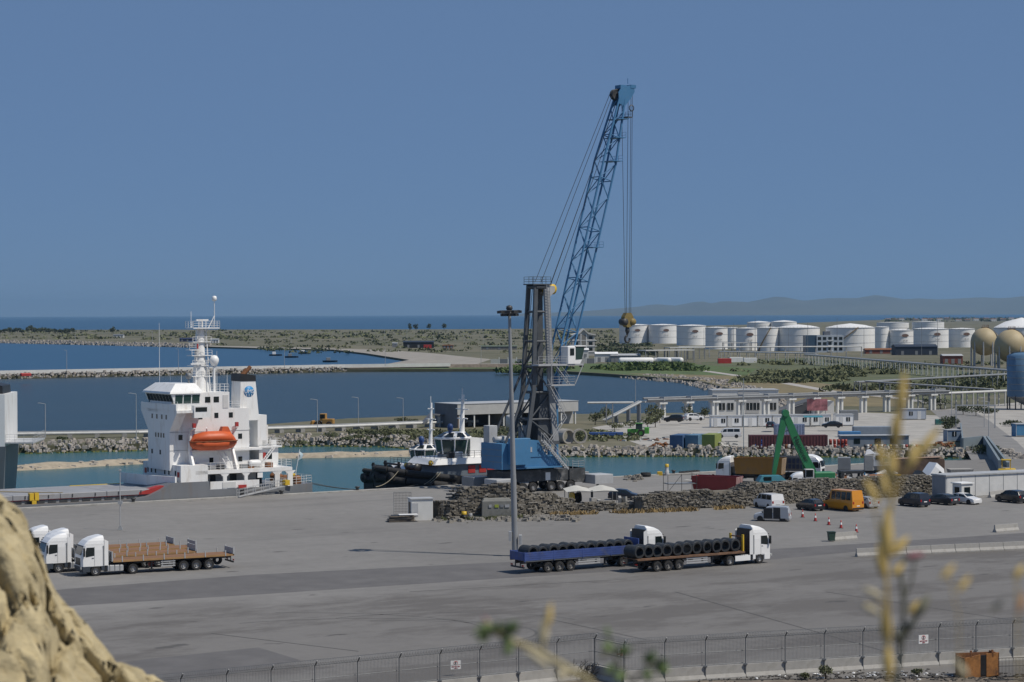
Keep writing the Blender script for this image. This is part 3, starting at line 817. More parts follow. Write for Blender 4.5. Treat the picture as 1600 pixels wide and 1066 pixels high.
for t in (27.6, 34.0):
    mb.prism([(0.4, 3.8), (1.6, 3.8), (2.4, 6.6), (2.0, 9.6), (0.6, 9.9), (0.5, 9.6), (1.7, 9.2), (1.9, 6.6)], t - .15, t + .15, 'x')
mb.o('davit', SHIPW, ship)
for t in (27.6, 34.0):
    MB().box(t - .2, t + .2, 0.5, .9, 9.7, 10.3).o('davit_winch', RED, ship)
mb = MB()
for t in (32.8, 33.6):
    mb.tube((t, 0.9, 3.8), (t - .9, 2.2, 6.3), .06, 5)
for k in range(7):
    mb.tube((32.8 - .13 * k, .9 + .19 * k, 4 + .36 * k), (33.6 - .13 * k, .9 + .19 * k, 4 + .36 * k), .04, 4)
mb.o('boat_ladder', SHIPW, ship)
mb = MB(); mb.tube((38.0, 1.6, 3.9), (40.3, 1.6, 6.5), .1, 5); mb.tube((38.0, 2.3, 3.9), (40.3, 2.3, 6.5), .1, 5)
for k in range(9):
    mb.box(38.0 + .26 * k, 38.2 + .26 * k, 1.6, 2.3, 3.95 + .29 * k, 4.0 + .29 * k)
mb.o('stairway', SHIPW, ship)
mb = MB(); mb.lathe([(0, -.9), (.35, -.9), (.45, -.6), (.45, .6), (.35, .9), (0, .9)], 12, (37.0, 1.4, 4.5), 'x'); mb.o('liferaft_canister', SHIPW, ship)
for t, z, c in ((30.2, .5, GREYP), (31.5, .7, DKSTEEL), (35.0, .6, GREYP), (36.0, .45, RUST), (38.9, .7, RUST), (29.2, .4, GREYP)):
    MB().bbox(t, t + .9, 1.2, 2.1, 3.8, 3.8 + z, .05).o('deck_locker', c, ship)
# aft house
mb = MB(); mb.box(39.0, 42.0, 4, 10, 3.8, 6.4); mb.box(38.8, 42.4, 3.6, 10.4, 6.4, 6.6); ah = mb.o('aft_house', SHIPW, ship)
rail(MB(), [(38.8, 3.7, 6.6), (42.3, 3.7, 6.6), (42.3, 10.3, 6.6)]).o('railing', SHIPW, ah)
win(ah, 's', 40.3, 5.2, 1.4, .9, 4.0); MB().box(39.6, 40.0, 3.94, 4, 4.7, 5.7).o('notice_board', RED, ah)
for t in (39.6, 41.0): MB().box(t, t + .8, 4.2, 5.0, 6.6, 7.4).o('vent_box', SHIPW, ah)
mb = MB(); mb.lathe([(0.1, 0), (.16, .9), (.5, 1.3), (.5, 1.5), (.1, 1.45)], 12, (43.2, 2.2, 1.2)); mb.o('vent_cowl', YELLOW, ship)
for t, v in ((44.2, 3.0), (44.0, 9.0), (43.0, 4.6)):
    mb = MB(); mb.lathe([(0, -.7), (.55, -.7), (.55, -.6), (.25, -.58), (.25, .58), (.55, .6), (.55, .7), (0, .7)], 12, (t, v, 1.9), 'y'); mb.box(t - .5, t + .5, v - .8, v + .8, 1.2, 1.5); mb.o('mooring_winch', RUST, ship)
mb = MB(); mb.box(33.9, 35.1, -.05, .12, 1.2, 1.65); mb.o('pilot_door_cover', RED, ship)
MB().box(34.2, 34.7, -.06, .05, -.4, 1.2).o('fender_pad', BLACKP, ship)

# lifeboat hanging in its davits
lb = T('lifeboat', 'orange enclosed lifeboat hanging in the davits of the grey ship', 'lifeboat', Q(30.8, 2.1, 6.45), QA)
def boat_ring(x, hw, zk, zg):
    return [(x, 0, zk), (x, -hw * .55, zk + (zg - zk) * .25), (x, -hw, zg), (x, hw, zg), (x, hw * .55, zk + (zg - zk) * .25)]
MB().loft([boat_ring(x, h, zk, 1.25 + .12 * abs(x) / 3.4) for x, h, zk in ((-3.5, .12, .9), (-3.1, .65, .35), (-2, 1.15, .05), (0, 1.3, 0), (2, 1.2, .05), (3.1, .8, .35), (3.5, .3, .8))], smooth=True).o('hull', ORANGE, lb)
def can_ring(x, hw, zt):
    return [(x, -hw, 1.3), (x, -hw * .92, 1.3 + (zt - 1.3) * .6), (x, -hw * .45, zt), (x, hw * .45, zt), (x, hw * .92, 1.3 + (zt - 1.3) * .6), (x, hw, 1.3)]
MB().loft([can_ring(x, h, z) for x, h, z in ((-3.3, .3, 1.5), (-2.7, .85, 2.3), (-1, 1.2, 2.65), (1.0, 1.22, 2.65), (2.4, 1.05, 2.5), (3.2, .5, 1.7))], smooth=True).o('canopy', ORANGE, lb)
MB().loft([[(1.0, -.5, 2.5), (1.0, .5, 2.5), (1.3, .4, 3.25), (1.3, -.4, 3.25)], [(2.5, -.5, 2.4), (2.5, .5, 2.4), (2.1, .4, 3.25), (2.1, -.4, 3.25)]]).o('steering_dome', ORANGE, lb)
mb = MB()
for (x0, h0), (x1, h1) in zip(((-3.5, .2), (-3.1, .72), (-2, 1.2), (0, 1.35), (2, 1.26), (3.1, .86)), ((-3.1, .72), (-2, 1.2), (0, 1.35), (2, 1.26), (3.1, .86), (3.5, .38))):
    for s in (-1, 1): mb.tube((x0, s * h0, 1.3), (x1, s * h1, 1.3), .07, 5)
mb.o('rubbing_strake', RUST, lb)
# gangway, flag
mb = MB().at(Q(33.5, -1.0, .35), QA)
gw = T('gangway', 'long aluminium gangway sloping from quay up to the ship side', 'gangway', Q(33.2, -0.6, .2), QA + R(1))
mb = MB(); mb.slab([(0, -.4, 0), (7.6, -.2, 1.2), (7.6, .5, 1.2), (0, .3, 0)], .12); mb.o('walkway', LGREY, gw)
mb = MB(); rail(mb, [(0, -.4, 0), (7.6, -.2, 1.2)], .9, .04, 1.2, 2); rail(mb, [(0, .3, 0), (7.6, .5, 1.2)], .9, .04, 1.2, 2); mb.o('handrail', LGREY, gw)
MB().box(7.2, 7.9, -.3, .6, 1.2, 1.9).o('landing_frame', YELLOW, gw)
fl = T('flag', 'white and pale blue flag furled on the ship stern staff', 'flag', Q(45.2, 6.0, 1.25), QA)
MB().tube((0, 0, 0), (.9, 0, 4.6), .05, 6).o('staff', WHITE, fl)
MB().add([(.8, 0, 4.4), (1.5, .1, 3.9), (1.35, .15, 3.3), (.6, .05, 3.0), (.95, -.05, 3.7)], [(0, 1, 2, 3, 4)]).o('cloth', M('flag_cloth', (.5, .62, .68), .9, var=.2), fl)

# second ship's stern beyond the first one
sh2 = T('moored_ship', 'white deckhouse and grey hull of the ship moored beyond the hatch covers', 'ship', (-84.6, 330.5, WZ), R(4))
mb = MB(); mb.loft([[(-60, -6, 0), (8.0, -6, 0), (8.0, 6, 0), (-60, 6, 0)], [(-60, -7, 7.6), (8.6, -7, 7.6), (8.6, 6, 7.6), (-60, 6, 7.6)]]); mb.o('hull', HULLG, sh2)
mb = MB(); mb.box(-8, 8.5, -7.0, 5, 7.6, 15.4); h2 = mb.o('deckhouse', SHIPW, sh2)
mb = MB(); mb.loft([[(-2, -5.5, 15.4), (8.0, -5.5, 15.4), (8.0, 2, 15.4), (-2, 2, 15.4)], [(-1, -5.4, 18.2), (7.9, -5.4, 16.6), (7.9, 2, 16.6), (-1, 2, 18.2)]]); mb.o('funnel', BLACKP, sh2)
mb = MB(); mb.tube((5.0, -3, 16.6), (5.0, -3, 18.2), .5, 8); mb.tube((6.3, -2, 16.4), (6.6, -2, 17.6), .35, 8); mb.o('exhaust_pipe', DKSTEEL, sh2)
MB().box(6.0, 7.4, -7.05, -7.0, 13.4, 14.5).o('window', GREYP, h2)
mb = MB(); rail(mb, [(8.6, -6.8, 8.2), (12.6, -6.8, 8.2), (12.6, 5, 8.2)], 1.2); mb.box(8.5, 12.7, -7, 5, 8.0, 8.2); mb.o('aft_platform', LGREY, sh2)

# ------------------------------------------------------------------ tugs
TUGB = M('tug_black', (0.022, 0.023, 0.025), 0.6, var=0.3, scale=1)
TUGG = M('tug_grey', (0.13, 0.16, 0.19), 0.5, var=0.1)
def tug(label, loc, s, name_txt=None, red=True, mast_h=7.0):
    t = T('tugboat', label, 'tugboat', loc, QA)
    L, B = 24.0 * s, 9.0 * s
    st = [(-L / 2, .42, 2.6), (-L / 2 + 2.2 * s, .75, 2.3), (-L / 4, .98, 1.7), (0, 1, 1.2), (L / 3, .98, 1.1), (L / 2, .85, 1.3)]
    MB().loft([[(x, -B / 2 * k, z), (x, B / 2 * k, z), (x, B / 2 * k * .9, -2.4), (x, 0, -3.2), (x, -B / 2 * k * .9, -2.4)] for x, k, z in st]).o('hull', TUGB, t)
    MB().loft([[(x + .3, -B / 2 * k * .93, z + .02), (x + .3, B / 2 * k * .93, z + .02)] for x, k, z in st], close=False).o('deck', M('tug_deck', (.11, .06, .045), .8), t)
    # sausage fenders round the bow
    bow = [(-L / 4, .99, 1.6), (-L / 2 + 2.2 * s, .8, 2.1), (-L / 2 + .2, .45, 2.5), (-L / 2 - .5, 0, 2.6)]
    for dz, rr in ((0, .46), (-1.2, .55)):
        mb = MB(); P = [(x, -B / 2 * k, z + dz) for x, k, z in bow]; P += [(x, -y, z) for x, y, z in reversed(P[:-1])]
        mb.path([(-1.8 * s, -B / 2, 1.0 + dz)] + P + [(-1.8 * s, B / 2, 1.0 + dz)], rr * s, 10); mb.o('bow_fender', RUBBER, t)
    for y in (-2.4, 0, 2.4):
        mb = MB().lathe([(.35 * s, -.35), (.8 * s, -.35), (.88 * s, 0), (.8 * s, .35), (.35 * s, .35), (.35 * s, -.35)], 14, (-L / 2 - .5 + abs(y) * .35, y * s, 1.4), 'x'); mb.o('tyre_fender', RUBBER, t)
    # deckhouse tiers
    mb = MB(); mb.loft([[(-4.6 * s, -3.4 * s, 1.2), (6.5 * s, -3.4 * s, 1.2), (6.5 * s, 3.4 * s, 1.2), (-4.6 * s, 3.4 * s, 1.2)], [(-4.0 * s, -3.3 * s, 1.3 + 1.7 * s), (6.4 * s, -3.3 * s, 1.3 + 1.7 * s), (6.4 * s, 3.3 * s, 1.3 + 1.7 * s), (-4.0 * s, 3.3 * s, 1.3 + 1.7 * s)]]); dh = mb.o('deckhouse', TUGG, t)
    z1 = 1.3 + 1.7 * s
    MB().loft([[(-5.2 * s, -3.9 * s, z1), (6.9 * s, -3.9 * s, z1), (6.9 * s, 3.9 * s, z1), (-5.2 * s, 3.9 * s, z1)], [(-4.2 * s, -3.6 * s, z1 + .9 * s), (6.6 * s, -3.6 * s, z1 + .9 * s), (6.6 * s, 3.6 * s, z1 + .9 * s), (-4.2 * s, 3.6 * s, z1 + .9 * s)]]).o('bridge_deck', WHITE, t)
    z2 = z1 + .9 * s
    if red:
        for x in (1.0, 2.9, 4.3): MB().box(x * s, (x + 1.2) * s, -3.44 * s, -3.38 * s, 1.6, 2.7).o('fire_locker', RED, dh)
    # wheelhouse: octagonal, glass leaning outward, sloped skylight roof
    def octr(r, z, c=0.0, k=.42): return [(c + r * sx, r * sy * .92, z) for sx, sy in ((-1, -k), (-k, -1), (k, -1), (1, -k), (1, k), (k, 1), (-k, 1), (-1, k))]
    r0, r1 = 2.15 * s, 2.6 * s; h = 2.1 * s; c = .4 * s
    MB().loft([octr(r0 * 1.02, z2, c), octr(r0 * 1.03, z2 + .5 * s, c)]).o('wheelhouse_base', TUGG, t)
    zb = z2 + .5 * s; A, B2 = octr(r0 * 1.03, zb, c), octr(r1, zb + h, c)
    for i in range(8):
        j = (i + 1) % 8
        P = [Vector(A[i]), Vector(A[j]), Vector(B2[j]), Vector(B2[i])]
        cen = sum(P, Vector()) / 4
        MB().slab([cen + (p - cen) * .86 for p in P], .05).o('window', GLASSG, t)
    mb = MB()
    for i in range(8): mb.tube(A[i], B2[i], .1 * s, 5)
    mb.loft([octr(r1 * 1.02, zb + h, c), octr(r1 * 1.05, zb + h + .22 * s, c)]); mb.o('window_frame', WHITE, t)
    C1 = octr(r1 * 1.05, zb + h + .22 * s, c); C2 = octr(r1 * .55, zb + h + 1.05 * s, c + .4 * s)
    MB().loft([C1, C2]).o('wheelhouse_roof', WHITE, t)
    for i in (6, 7, 0, 1, 2):
        j = (i + 1) % 8; P = [Vector(C1[i]), Vector(C1[j]), Vector(C2[j]), Vector(C2[i])]; cen = sum(P, Vector()) / 4
        MB().slab([cen + (p - cen) * .66 + Vector((-.02, -.02, .04)) for p in P], -.05).o('skylight', GLASS, t)
    MB().loft([[(c + r1 * .8, -1.6 * s, zb - .9 * s), (c + r1 * 2.0, -1.6 * s, zb - .9 * s), (c + r1 * 2.0, 1.6 * s, zb - .9 * s), (c + r1 * .8, 1.6 * s, zb - .9 * s)], [(c + r1 * .8, -1.6 * s, zb + h + .3 * s), (c + r1 * 1.9, -1.6 * s, zb + h), (c + r1 * 1.9, 1.6 * s, zb + h), (c + r1 * .8, 1.6 * s, zb + h + .3 * s)]]).o('stair_house', WHITE, t)
    zt = zb + h + 1.0 * s
    mb = MB(); mb.tube((c + 1.6 * s, 0, zt - .6), (c + 1.8 * s, 0, zt + mast_h), .42 * s, 8, .22 * s)
    for zz, w in ((.35, 1.4), (.6, 1.8), (.85, 1.0)): mb.box(c + 1.6 * s, c + 1.8 * s, -w * s, w * s, zt + mast_h * zz, zt + mast_h * zz + .12); mb.box(c + 1.0 * s, c + 2.4 * s, -.06, .06, zt + mast_h * zz, zt + mast_h * zz + .1)
    mb.tube((c + 1.7 * s, 0, zt + mast_h), (c + 1.7 * s, 0, zt + mast_h + 1.0), .06, 5)
    mb.o('mast', WHITE, t)
    mb = MB(); mb.lathe([(.3, 0), (.3, .5), (.42, .6), (.42, 1.2), (.2, 1.5), (0, 1.5)], 10, (c - .8 * s, -.6 * s, zt - .15)); mb.o('fire_monitor', M('monitor_blue', (.03, .07, .2), .5), t)
    mb = MB(); rail(mb, [(-5.0 * s, -3.7 * s, z2), (6.5 * s, -3.7 * s, z2)], 1.0, .035, 1.2); rail(mb, [(-5 * s, -3.7 * s, z2), (-5 * s, 3.7 * s, z2)], 1.0, .035, 1.2); mb.o('railing', DKSTEEL, t)
    mb = MB(); mb.lathe([(0, -1.3), (.7, -1.3), (.7, -1.15), (.4, -1.1), (.4, 1.1), (.7, 1.15), (.7, 1.3), (0, 1.3)], 12, (-6.4 * s, 0, 2.5), 'y'); mb.o('towing_winch', BLACKP, t)
    mb = MB(); mb.lathe([(.12, -.2), (.3, -.1), (.42, .2), (.36, .24), (.2, .1)], 10, (-5.2 * s, -3.2 * s, 3.3), 'y'); mb.o('vent_cowl', YELLOW, t)
    for x, m2 in ((-2.4, BLACKP), (-.9, WHITE), (4.6, WHITE)):
        MB().bbox(x * s, (x + 1.0) * s, -3.5 * s, -2.7 * s, z2, z2 + .9, .1).o('deck_box', m2, t)
    if name_txt:
        lettering(name_txt, .75, WHITE, t, (2.4 * s, -B / 2 - .03, .45), (1, 0, 0), (0, 0, 1))
    mb = MB(); mb.tube((-L / 2 + 2, -2, 2.4), (-L / 2 + 2, -2, 3.6), .22, 6); mb.tube((-L / 2 + 2, 2, 2.4), (-L / 2 + 2, 2, 3.6), .22, 6); mb.tube((-L / 2 + 2, -2.4, 3.2), (-L / 2 + 2, 2.4, 3.2), .16, 6); mb.o('towing_bitt', BLACKP, t)
    return t
tug('black tugboat with white wheelhouse and red lockers beside the blue crane', Q(71, 5.6, 0), 1.0, 'GYRRAM B', True, 5.6)
tug('smaller tugboat with thin mast moored outside the black tug', Q(71.8, 15.5, -1.0), 0.78, None, False, 6.4)
mb = MB()
rp = M('mooring_rope', (.3, .27, .2), .9)
for i, (a, b, sag) in enumerate(((Q(46.3, 5, 1.4), Q(62, -.3, .5), 1.0), (Q(46.3, 9, 1.4), Q(64, -.3, .5), 1.2), (Q(66, .9, 2.0), Q(63, -.3, .5), .2), (Q(66.5, .9, 2.0), Q(63.6, -.3, .5), .2), (Q(60, 2, 2.4), Q(55, -.3, .5), .5))):
    mb = MB(); P = [a.lerp(b, k / 10) - Vector((0, 0, sag * 4 * (k / 10) * (1 - k / 10))) for k in range(11)]
    mb.path(P, .045, 5)
    tag(mb.o('mooring_line', rp if i > 1 else DKSTEEL), ['dark mooring line from the grey ship stern towards the quay', 'dark mooring line from the grey ship stern towards the quay', 'pale mooring line between black tug and quay', 'pale mooring line between black tug and quay', 'slack line from the black tug bow to the quay'][i], 'mooring line', 'mooring lines')

# ------------------------------------------------------------------ mobile harbour crane
crane = T('harbour_crane', 'tall mobile harbour crane with blue lattice boom and grey tower', 'crane', (3.6, 309.0, 0), R(33))
CHAS = M('crane_chassis', (0.05, 0.053, 0.056), 0.6, var=0.4, scale=0.5, stain=(0.3, 0.3, 0.3), stain_amt=0.5, stain_scale=0.6)
mb = MB(); mb.box(-7.2, 6.6, -2.1, 2.1, 1.5, 3.1); mb.prism([(3.9, 3.1), (6.6, 3.1), (6.6, 1.1), (5.2, 1.1), (4.4, 1.5), (3.9, 1.5)], -2.3, 2.3)
ch = mb.o('chassis', CHAS, crane)
for x0, x1 in ((-9.9, -6.6), (6.7, 9.9)):
    for y0, y1 in ((-4.6, -1.4), (1.4, 4.6)):
        mb = MB().bbox(x0, x1, y0, y1, 0.9, 2.2, .05); st = mb.o('outrigger_box', LGREY if y0 < 0 else GREYP, ch)
        MB().tube(((x0 + x1) / 2, (y0 + y1) / 2, 0.05), ((x0 + x1) / 2, (y0 + y1) / 2, 1.0), .2, 8).o('jack', GALV, st)
        MB().box((x0 + x1) / 2 - .7, (x0 + x1) / 2 + .7, (y0 + y1) / 2 - .7, (y0 + y1) / 2 + .7, 0, .09).o('foot_plate', GREYP, st)
for x in (-5.6, -4.0, -2.4, 0.7, 2.35, 4.0):
    for s in (-1, 1):
        y = s * 2.2
        w = MB().lathe([(.36, -.3), (.6, -.31), (.69, -.22), (.69, .22), (.6, .31), (.36, .3)], 18, (x, y, .7), 'y', False).o('wheel', RUBBER, crane)
        MB().lathe([(0, -.2), (.2, -.24), (.28, -.16), (.36, -.32), (.36, .32), (.28, .16), (.2, .24), (0, .2)], 14, (x, y, .7), 'y', False).o('rim', RIM, w)
mb = MB(); rail(mb, [(4.5, -2.2, 3.1), (6.5, -2.2, 3.1), (6.5, 2.2, 3.1)], 1.0, .035); mb.o('chassis_rail', LGREY, ch)
MB().box(-.1, .7, -2.16, -2.1, 1.6, 2.7).o('notice_plate', WHITE, ch)
MB().lathe([(2.3, 2.9), (2.3, 3.35), (0, 3.35)], 24).o('slewing_ring', DKSTEEL, crane)
# machine house
mb = MB(); mb.box(-7.8, -3.4, -2.7, 2.7, 3.4, 7.0); mb.box(-3.4, 2.2, -2.5, 2.5, 3.4, 5.0); mb.prism([(-3.4, 5.0), (-0.2, 5.0), (-1.6, 7.3), (-3.4, 7.3)], -2.6, 2.6)
mh = mb.o('machine_house', BLUE, crane)
mb = MB()
for z in (4.4, 5.2, 6.1): mb.box(-7.84, -7.8, -2.7, 2.7, z, z + .05)
mb.o('panel_seam', GREYP, mh)
MB().bbox(-6.8, -3.8, -3.95, -2.7, 4.1, 7.75, .05).o('switch_cabin', BLUE, crane)
MB().box(-3.3, -2.7, -2.64, -2.6, 5.7, 6.4).o('window', LGREY, mh)
MB().box(-5.6, 2.1, -3.2, -2.5, 3.42, 3.62).o('side_walkway', BLUE, crane)
mb = MB(); mb.lathe([(0, -1.0), (.42, -1), (.42, 1), (0, 1)], 12, (-5.2, 0.6, 7.5), 'y'); mb.o('air_receiver', LGREY, crane)
mb = MB(); mb.lathe([(0, -.9), (.4, -.9), (.4, .9), (0, .9)], 12, (-6.5, 0.0, 7.5), 'x'); mb.o('silencer', LGREY, crane)
mb = MB(); mb.bbox(-7.6, -6.2, .9, 2.4, 7.0, 9.4, .05); mb.o('cooler_cabinet', LGREY, crane)
mb = MB(); mb.bbox(-1.8, -.6, 1.0, 2.4, 7.2, 9.2, .05); mb.o('vent_cabinet', LGREY, crane)
# stairs
mb = MB()
for y in (-3.4, -2.7):
    mb.slab([(-1.2, y, 7.2), (3.0, y, 3.0), (3.0, y, 3.3), (-1.2, y, 7.5)], .06)
    mb.tube((-1.2, y, 8.4), (3.0, y, 4.2), .04, 4)
    for k in range(6): mb.tube((-1.2 + .84 * k, y, 7.3 - .84 * k), (-1.2 + .84 * k, y, 8.4 - .84 * k), .03, 4)
for k in range(16):
    mb.box(-1.1 + .26 * k, -.86 + .26 * k, -3.4, -2.7, 7.15 - .26 * k, 7.2 - .26 * k)
mb.o('stairway', LGREY, crane)
mb = MB()
for k in range(6): mb.tube((-1.6 + .6 * k, -2.62, 5.2), (-1.6 + .6 * k, -2.62, 7.0 - .5 * k), .04, 4)
mb.tube((-1.8, -2.62, 7.0), (1.8, -2.62, 4.4), .05, 4); mb.tube((-1.8, -2.62, 6.1), (.6, -2.62, 4.6), .04, 4)
mb.o('stair_guard', BLUE, crane)
# tower
def beam(mb, a, b, w, d):
    """box beam from a to b, w across x, d across y"""
    a = Vector(a); b = Vector(b)
    mb.loft([[p + Vector((sx * w / 2, sy * d / 2, 0)) for sx, sy in ((-1, -1), (1, -1), (1, 1), (-1, 1))] for p in (a, b)])
def tw(z, k):
    """tower corner k at height z"""
    u = (z - 7) / 22.2
    if z < 14: v = (z - 7) / 7; xf, xr, y = 1.9 - .55 * v, -3.0 + 1.4 * v, 1.75 - .35 * v
    else: v = (z - 14) / 15.2; xf, xr, y = 1.35 - .4 * v, -1.6 + .75 * v, 1.4 - .5 * v
    return Vector((xf if k in (0, 1) else xr, -y if k in (0, 2) else y, z))
mb = MB(); mb.box(-3.4, 2.3, -2.1, 2.1, 6.6, 7.1); tb = mb.o('tower', CGREY, crane)
for k in range(4):
    mb = MB(); w, d = (.95, .35) if k in (0, 1) else (.6, .35)
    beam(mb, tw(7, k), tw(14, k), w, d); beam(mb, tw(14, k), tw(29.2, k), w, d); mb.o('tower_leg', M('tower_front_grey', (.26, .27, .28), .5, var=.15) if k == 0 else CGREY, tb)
for z in (10.2, 14, 17.6, 21.2, 25.4, 28.9):
    for a, b in ((0, 2), (1, 3), (0, 1), (2, 3)):
        mb = MB(); mb.tube(tw(z, a), tw(z, b), .17 if z < 28 else .3, 6); mb.o('tower_strut', CGREY, tb)
zs = (7.2, 10.2, 14, 17.6, 21.2)
for i in range(4):
    for a, b in ((0, 2), (1, 3), (2, 3)):
        if i % 2: a, b = b, a
        mb = MB(); mb.tube(tw(zs[i], a), tw(zs[i + 1], b), .13, 6); mb.o('tower_brace', CGREY, tb)
for y in (-1, 1):
    mb = MB(); mb.tube((-6.6, y * 1.8, 7.0), tw(17.6, 2 if y < 0 else 3), .2, 6); mb.o('back_stay', CGREY, tb)
    mb = MB(); mb.slab([(-.9, y * 1.35, 7.1), (1.5, y * 1.35, 7.1), (1.0, y * 1.3, 14), (-.4, y * 1.3, 14)], .08); mb.o('web_plate', CGREY, tb)
mb = MB(); mb.tube((2.6, -.9, 3.5), (2.6, -.9, 14.6), .3, 10); mb.o('luffing_cylinder', BLUE, crane)
mb = MB(); mb.tube((2.6, .9, 3.5), (2.6, .9, 14.6), .3, 10); mb.o('luffing_cylinder', BLUE, crane)
# ladder with side rails on the near front leg
mb = MB()
for dx in (-.25, .25):
    mb.tube(tw(18, 0) + Vector((dx, -.45, 0)), tw(29.2, 0) + Vector((dx, -.45, 0)), .05, 4)
for k in range(28):
    p = tw(18 + .4 * k, 0) + Vector((0, -.45, 0)); mb.tube(p - Vector((.25, 0, 0)), p + Vector((.25, 0, 0)), .035, 4)
mb.o('ladder', LGREY, tb)
# top platform and sheaves
mb = MB(); mb.box(-1.5, 1.6, -1.3, 1.3, 29.2, 29.35); rail(mb, [(-1.4, -1.25, 29.35), (1.5, -1.25, 29.35), (1.5, 1.25, 29.35), (-1.4, 1.25, 29.35), (-1.4, -1.25, 29.35)], 1.0, .035, 1.2); mb.o('top_platform', CGREY, tb)
for y in (-.7, 0, .7):
    mb = MB().lathe([(.2, -.08), (.75, -.1), (.7, 0), (.75, .1), (.2, .08)], 18, (2.1, y, 28.6), 'y'); mb.o('sheave', YELLOW, tb)
mb = MB(); mb.prism([(.9, 27.0), (2.3, 28.3), (2.3, 29.0), (.9, 29.2)], -1.1, -.95); mb.prism([(.9, 27.0), (2.3, 28.3), (2.3, 29.0), (.9, 29.2)], .95, 1.1); mb.o('sheave_bracket', LGREY, tb)
# platforms, cab
mb = MB(); mb.box(-1.8, 5.9, -3.0, -1.2, 17.75, 18.0); rail(mb, [(-1.8, -3, 18), (3.0, -3, 18)], 1.1, .035, 1.2); rail(mb, [(5.9, -3, 18), (5.9, -1.2, 18)], 1.1, .035, .9); mb.o('cab_platform', LGREY, crane)
mb = MB(); mb.box(.3, 4.4, -3.0, -1.2, 14.9, 15.1); rail(mb, [(.3, -3, 15.1), (4.4, -3, 15.1), (4.4, -1.2, 15.1)], 1.1, .035, 1.2)
mb.tube((4.4, -3, 15.1), (5.9, -3, 18), .07, 5); mb.tube((.4, -3, 15.1), (.4, -3, 18), .07, 5); mb.o('lower_platform', LGREY, crane)
mb = MB()
for y in (-2.9, -2.3):
    mb.tube((1.0, y, 18.0), (3.6, y, 15.1), .06, 4); mb.tube((1.0, y, 19.0), (3.6, y, 16.1), .035, 4)
    mb.tube((.2, y, 14.9), (3.0, y, 10.4), .06, 4); mb.tube((.2, y, 15.9), (3.0, y, 11.4), .035, 4)
    mb.tube((3.0, y, 10.4), (.4, y, 7.2), .06, 4)
for k in range(10):
    mb.box(1.0 + .27 * k, 1.2 + .27 * k, -2.9, -2.3, 17.95 - .3 * k, 18.0 - .3 * k)
    mb.box(.2 + .28 * k, .42 + .28 * k, -2.9, -2.3, 14.8 - .45 * k, 14.85 - .45 * k)
mb.o('access_stair', LGREY, crane)
cab = MB().bbox(3.1, 4.5, -3.1, -1.3, 18.0, 20.5, .08).o('cab', WHITE, crane)
mb = MB(); mb.loft([[(4.5, -3.05, 18.6), (5.6, -3.0, 18.6), (5.6, -1.4, 18.6), (4.5, -1.35, 18.6)], [(4.5, -3.05, 20.45), (6.1, -3.0, 20.4), (6.1, -1.4, 20.4), (4.5, -1.35, 20.45)]]); mb.o('cab_glass', GLASSG, cab)
mb = MB(); mb.box(4.4, 6.2, -3.15, -1.25, 20.45, 20.6); mb.prism([(4.5, 18.0), (5.3, 18.0), (5.65, 18.6), (4.5, 18.6)], -3.0, -1.4); mb.o('cab_roof', WHITE, cab)
MB().box(3.5, 4.2, -3.14, -3.1, 19.2, 20.2).o('window', GLASS, cab)
mb = MB(); mb.box(5.5, 6.0, -2.9, -2.5, 17.5, 17.8); mb.o('floodlight', DKSTEEL, crane)
# boom
A0 = Vector((2.9, 0, 15.0)); A1 = Vector((14.6, 0, 56.6)); BD = (A1 - A0).normalized(); BN = Vector((BD.z, 0, -BD.x)); BL = (A1 - A0).length
def bc(s, k):
    """boom chord corner: 0 rear-near 1 rear-far 2 front-near 3 front-far"""
    if s < 5.5: h = .35 + .75 * s / 5.5; w = .95 + .2 * s / 5.5
    elif s < BL - 10: h = 1.1; w = 1.15
    else: u = (s - BL + 10) / 10; h = 1.1 - .62 * u; w = 1.15 - .5 * u
    return A0 + BD * s + BN * (-h if k in (0, 1) else h) + Vector((0, -w if k in (0, 2) else w, 0))
boom = MB().tube(A0 - Vector((0, 1.3, 0)), A0 + Vector((0, 1.3, 0)), .22, 8).o('boom', BLUE, crane)
stn = [0, 2.7, 5.5] + [5.5 + (BL - 15.5) * i / 11 for i in range(1, 12)] + [BL - 10 + 10 * i / 5 for i in range(1, 6)]
for k in range(4):
    mb = MB()
    for a, b in ((0, 5.5), (5.5, BL - 10), (BL - 10, BL)): mb.tube(bc(a, k), bc(b, k), .165, 6)
    mb.o('boom_chord', BLUE, boom)
for i in range(len(stn) - 1):
    s0, s1 = stn[i], stn[i + 1]
    for f, (a, b) in enumerate(((0, 1), (2, 3), (0, 2), (1, 3))):
        if (i + f) % 2: a, b = b, a
        MB().tube(bc(s0, a), bc(s1, b), .075, 5).o('boom_lacing', BLUE, boom)
        if i % 3 == 0: MB().tube(bc(s0, a), bc(s0, b), .08, 5).o('boom_lacing', BLUE, boom)
for s in (BL - 9.5, BL - 22.5, BL - 6, BL - 3.2):
    mb = MB(); p = bc(s, 2); mb.box(p.x - 1.0, p.x + .8, p.y - .5, p.y + 2.6, p.z - .05, p.z + .05); rail(mb, [(p.x + .8, p.y - .5, p.z), (p.x + .8, p.y + 2.6, p.z)], .8, .03, 1.0, 2); mb.o('boom_walkway', BLUE, boom)
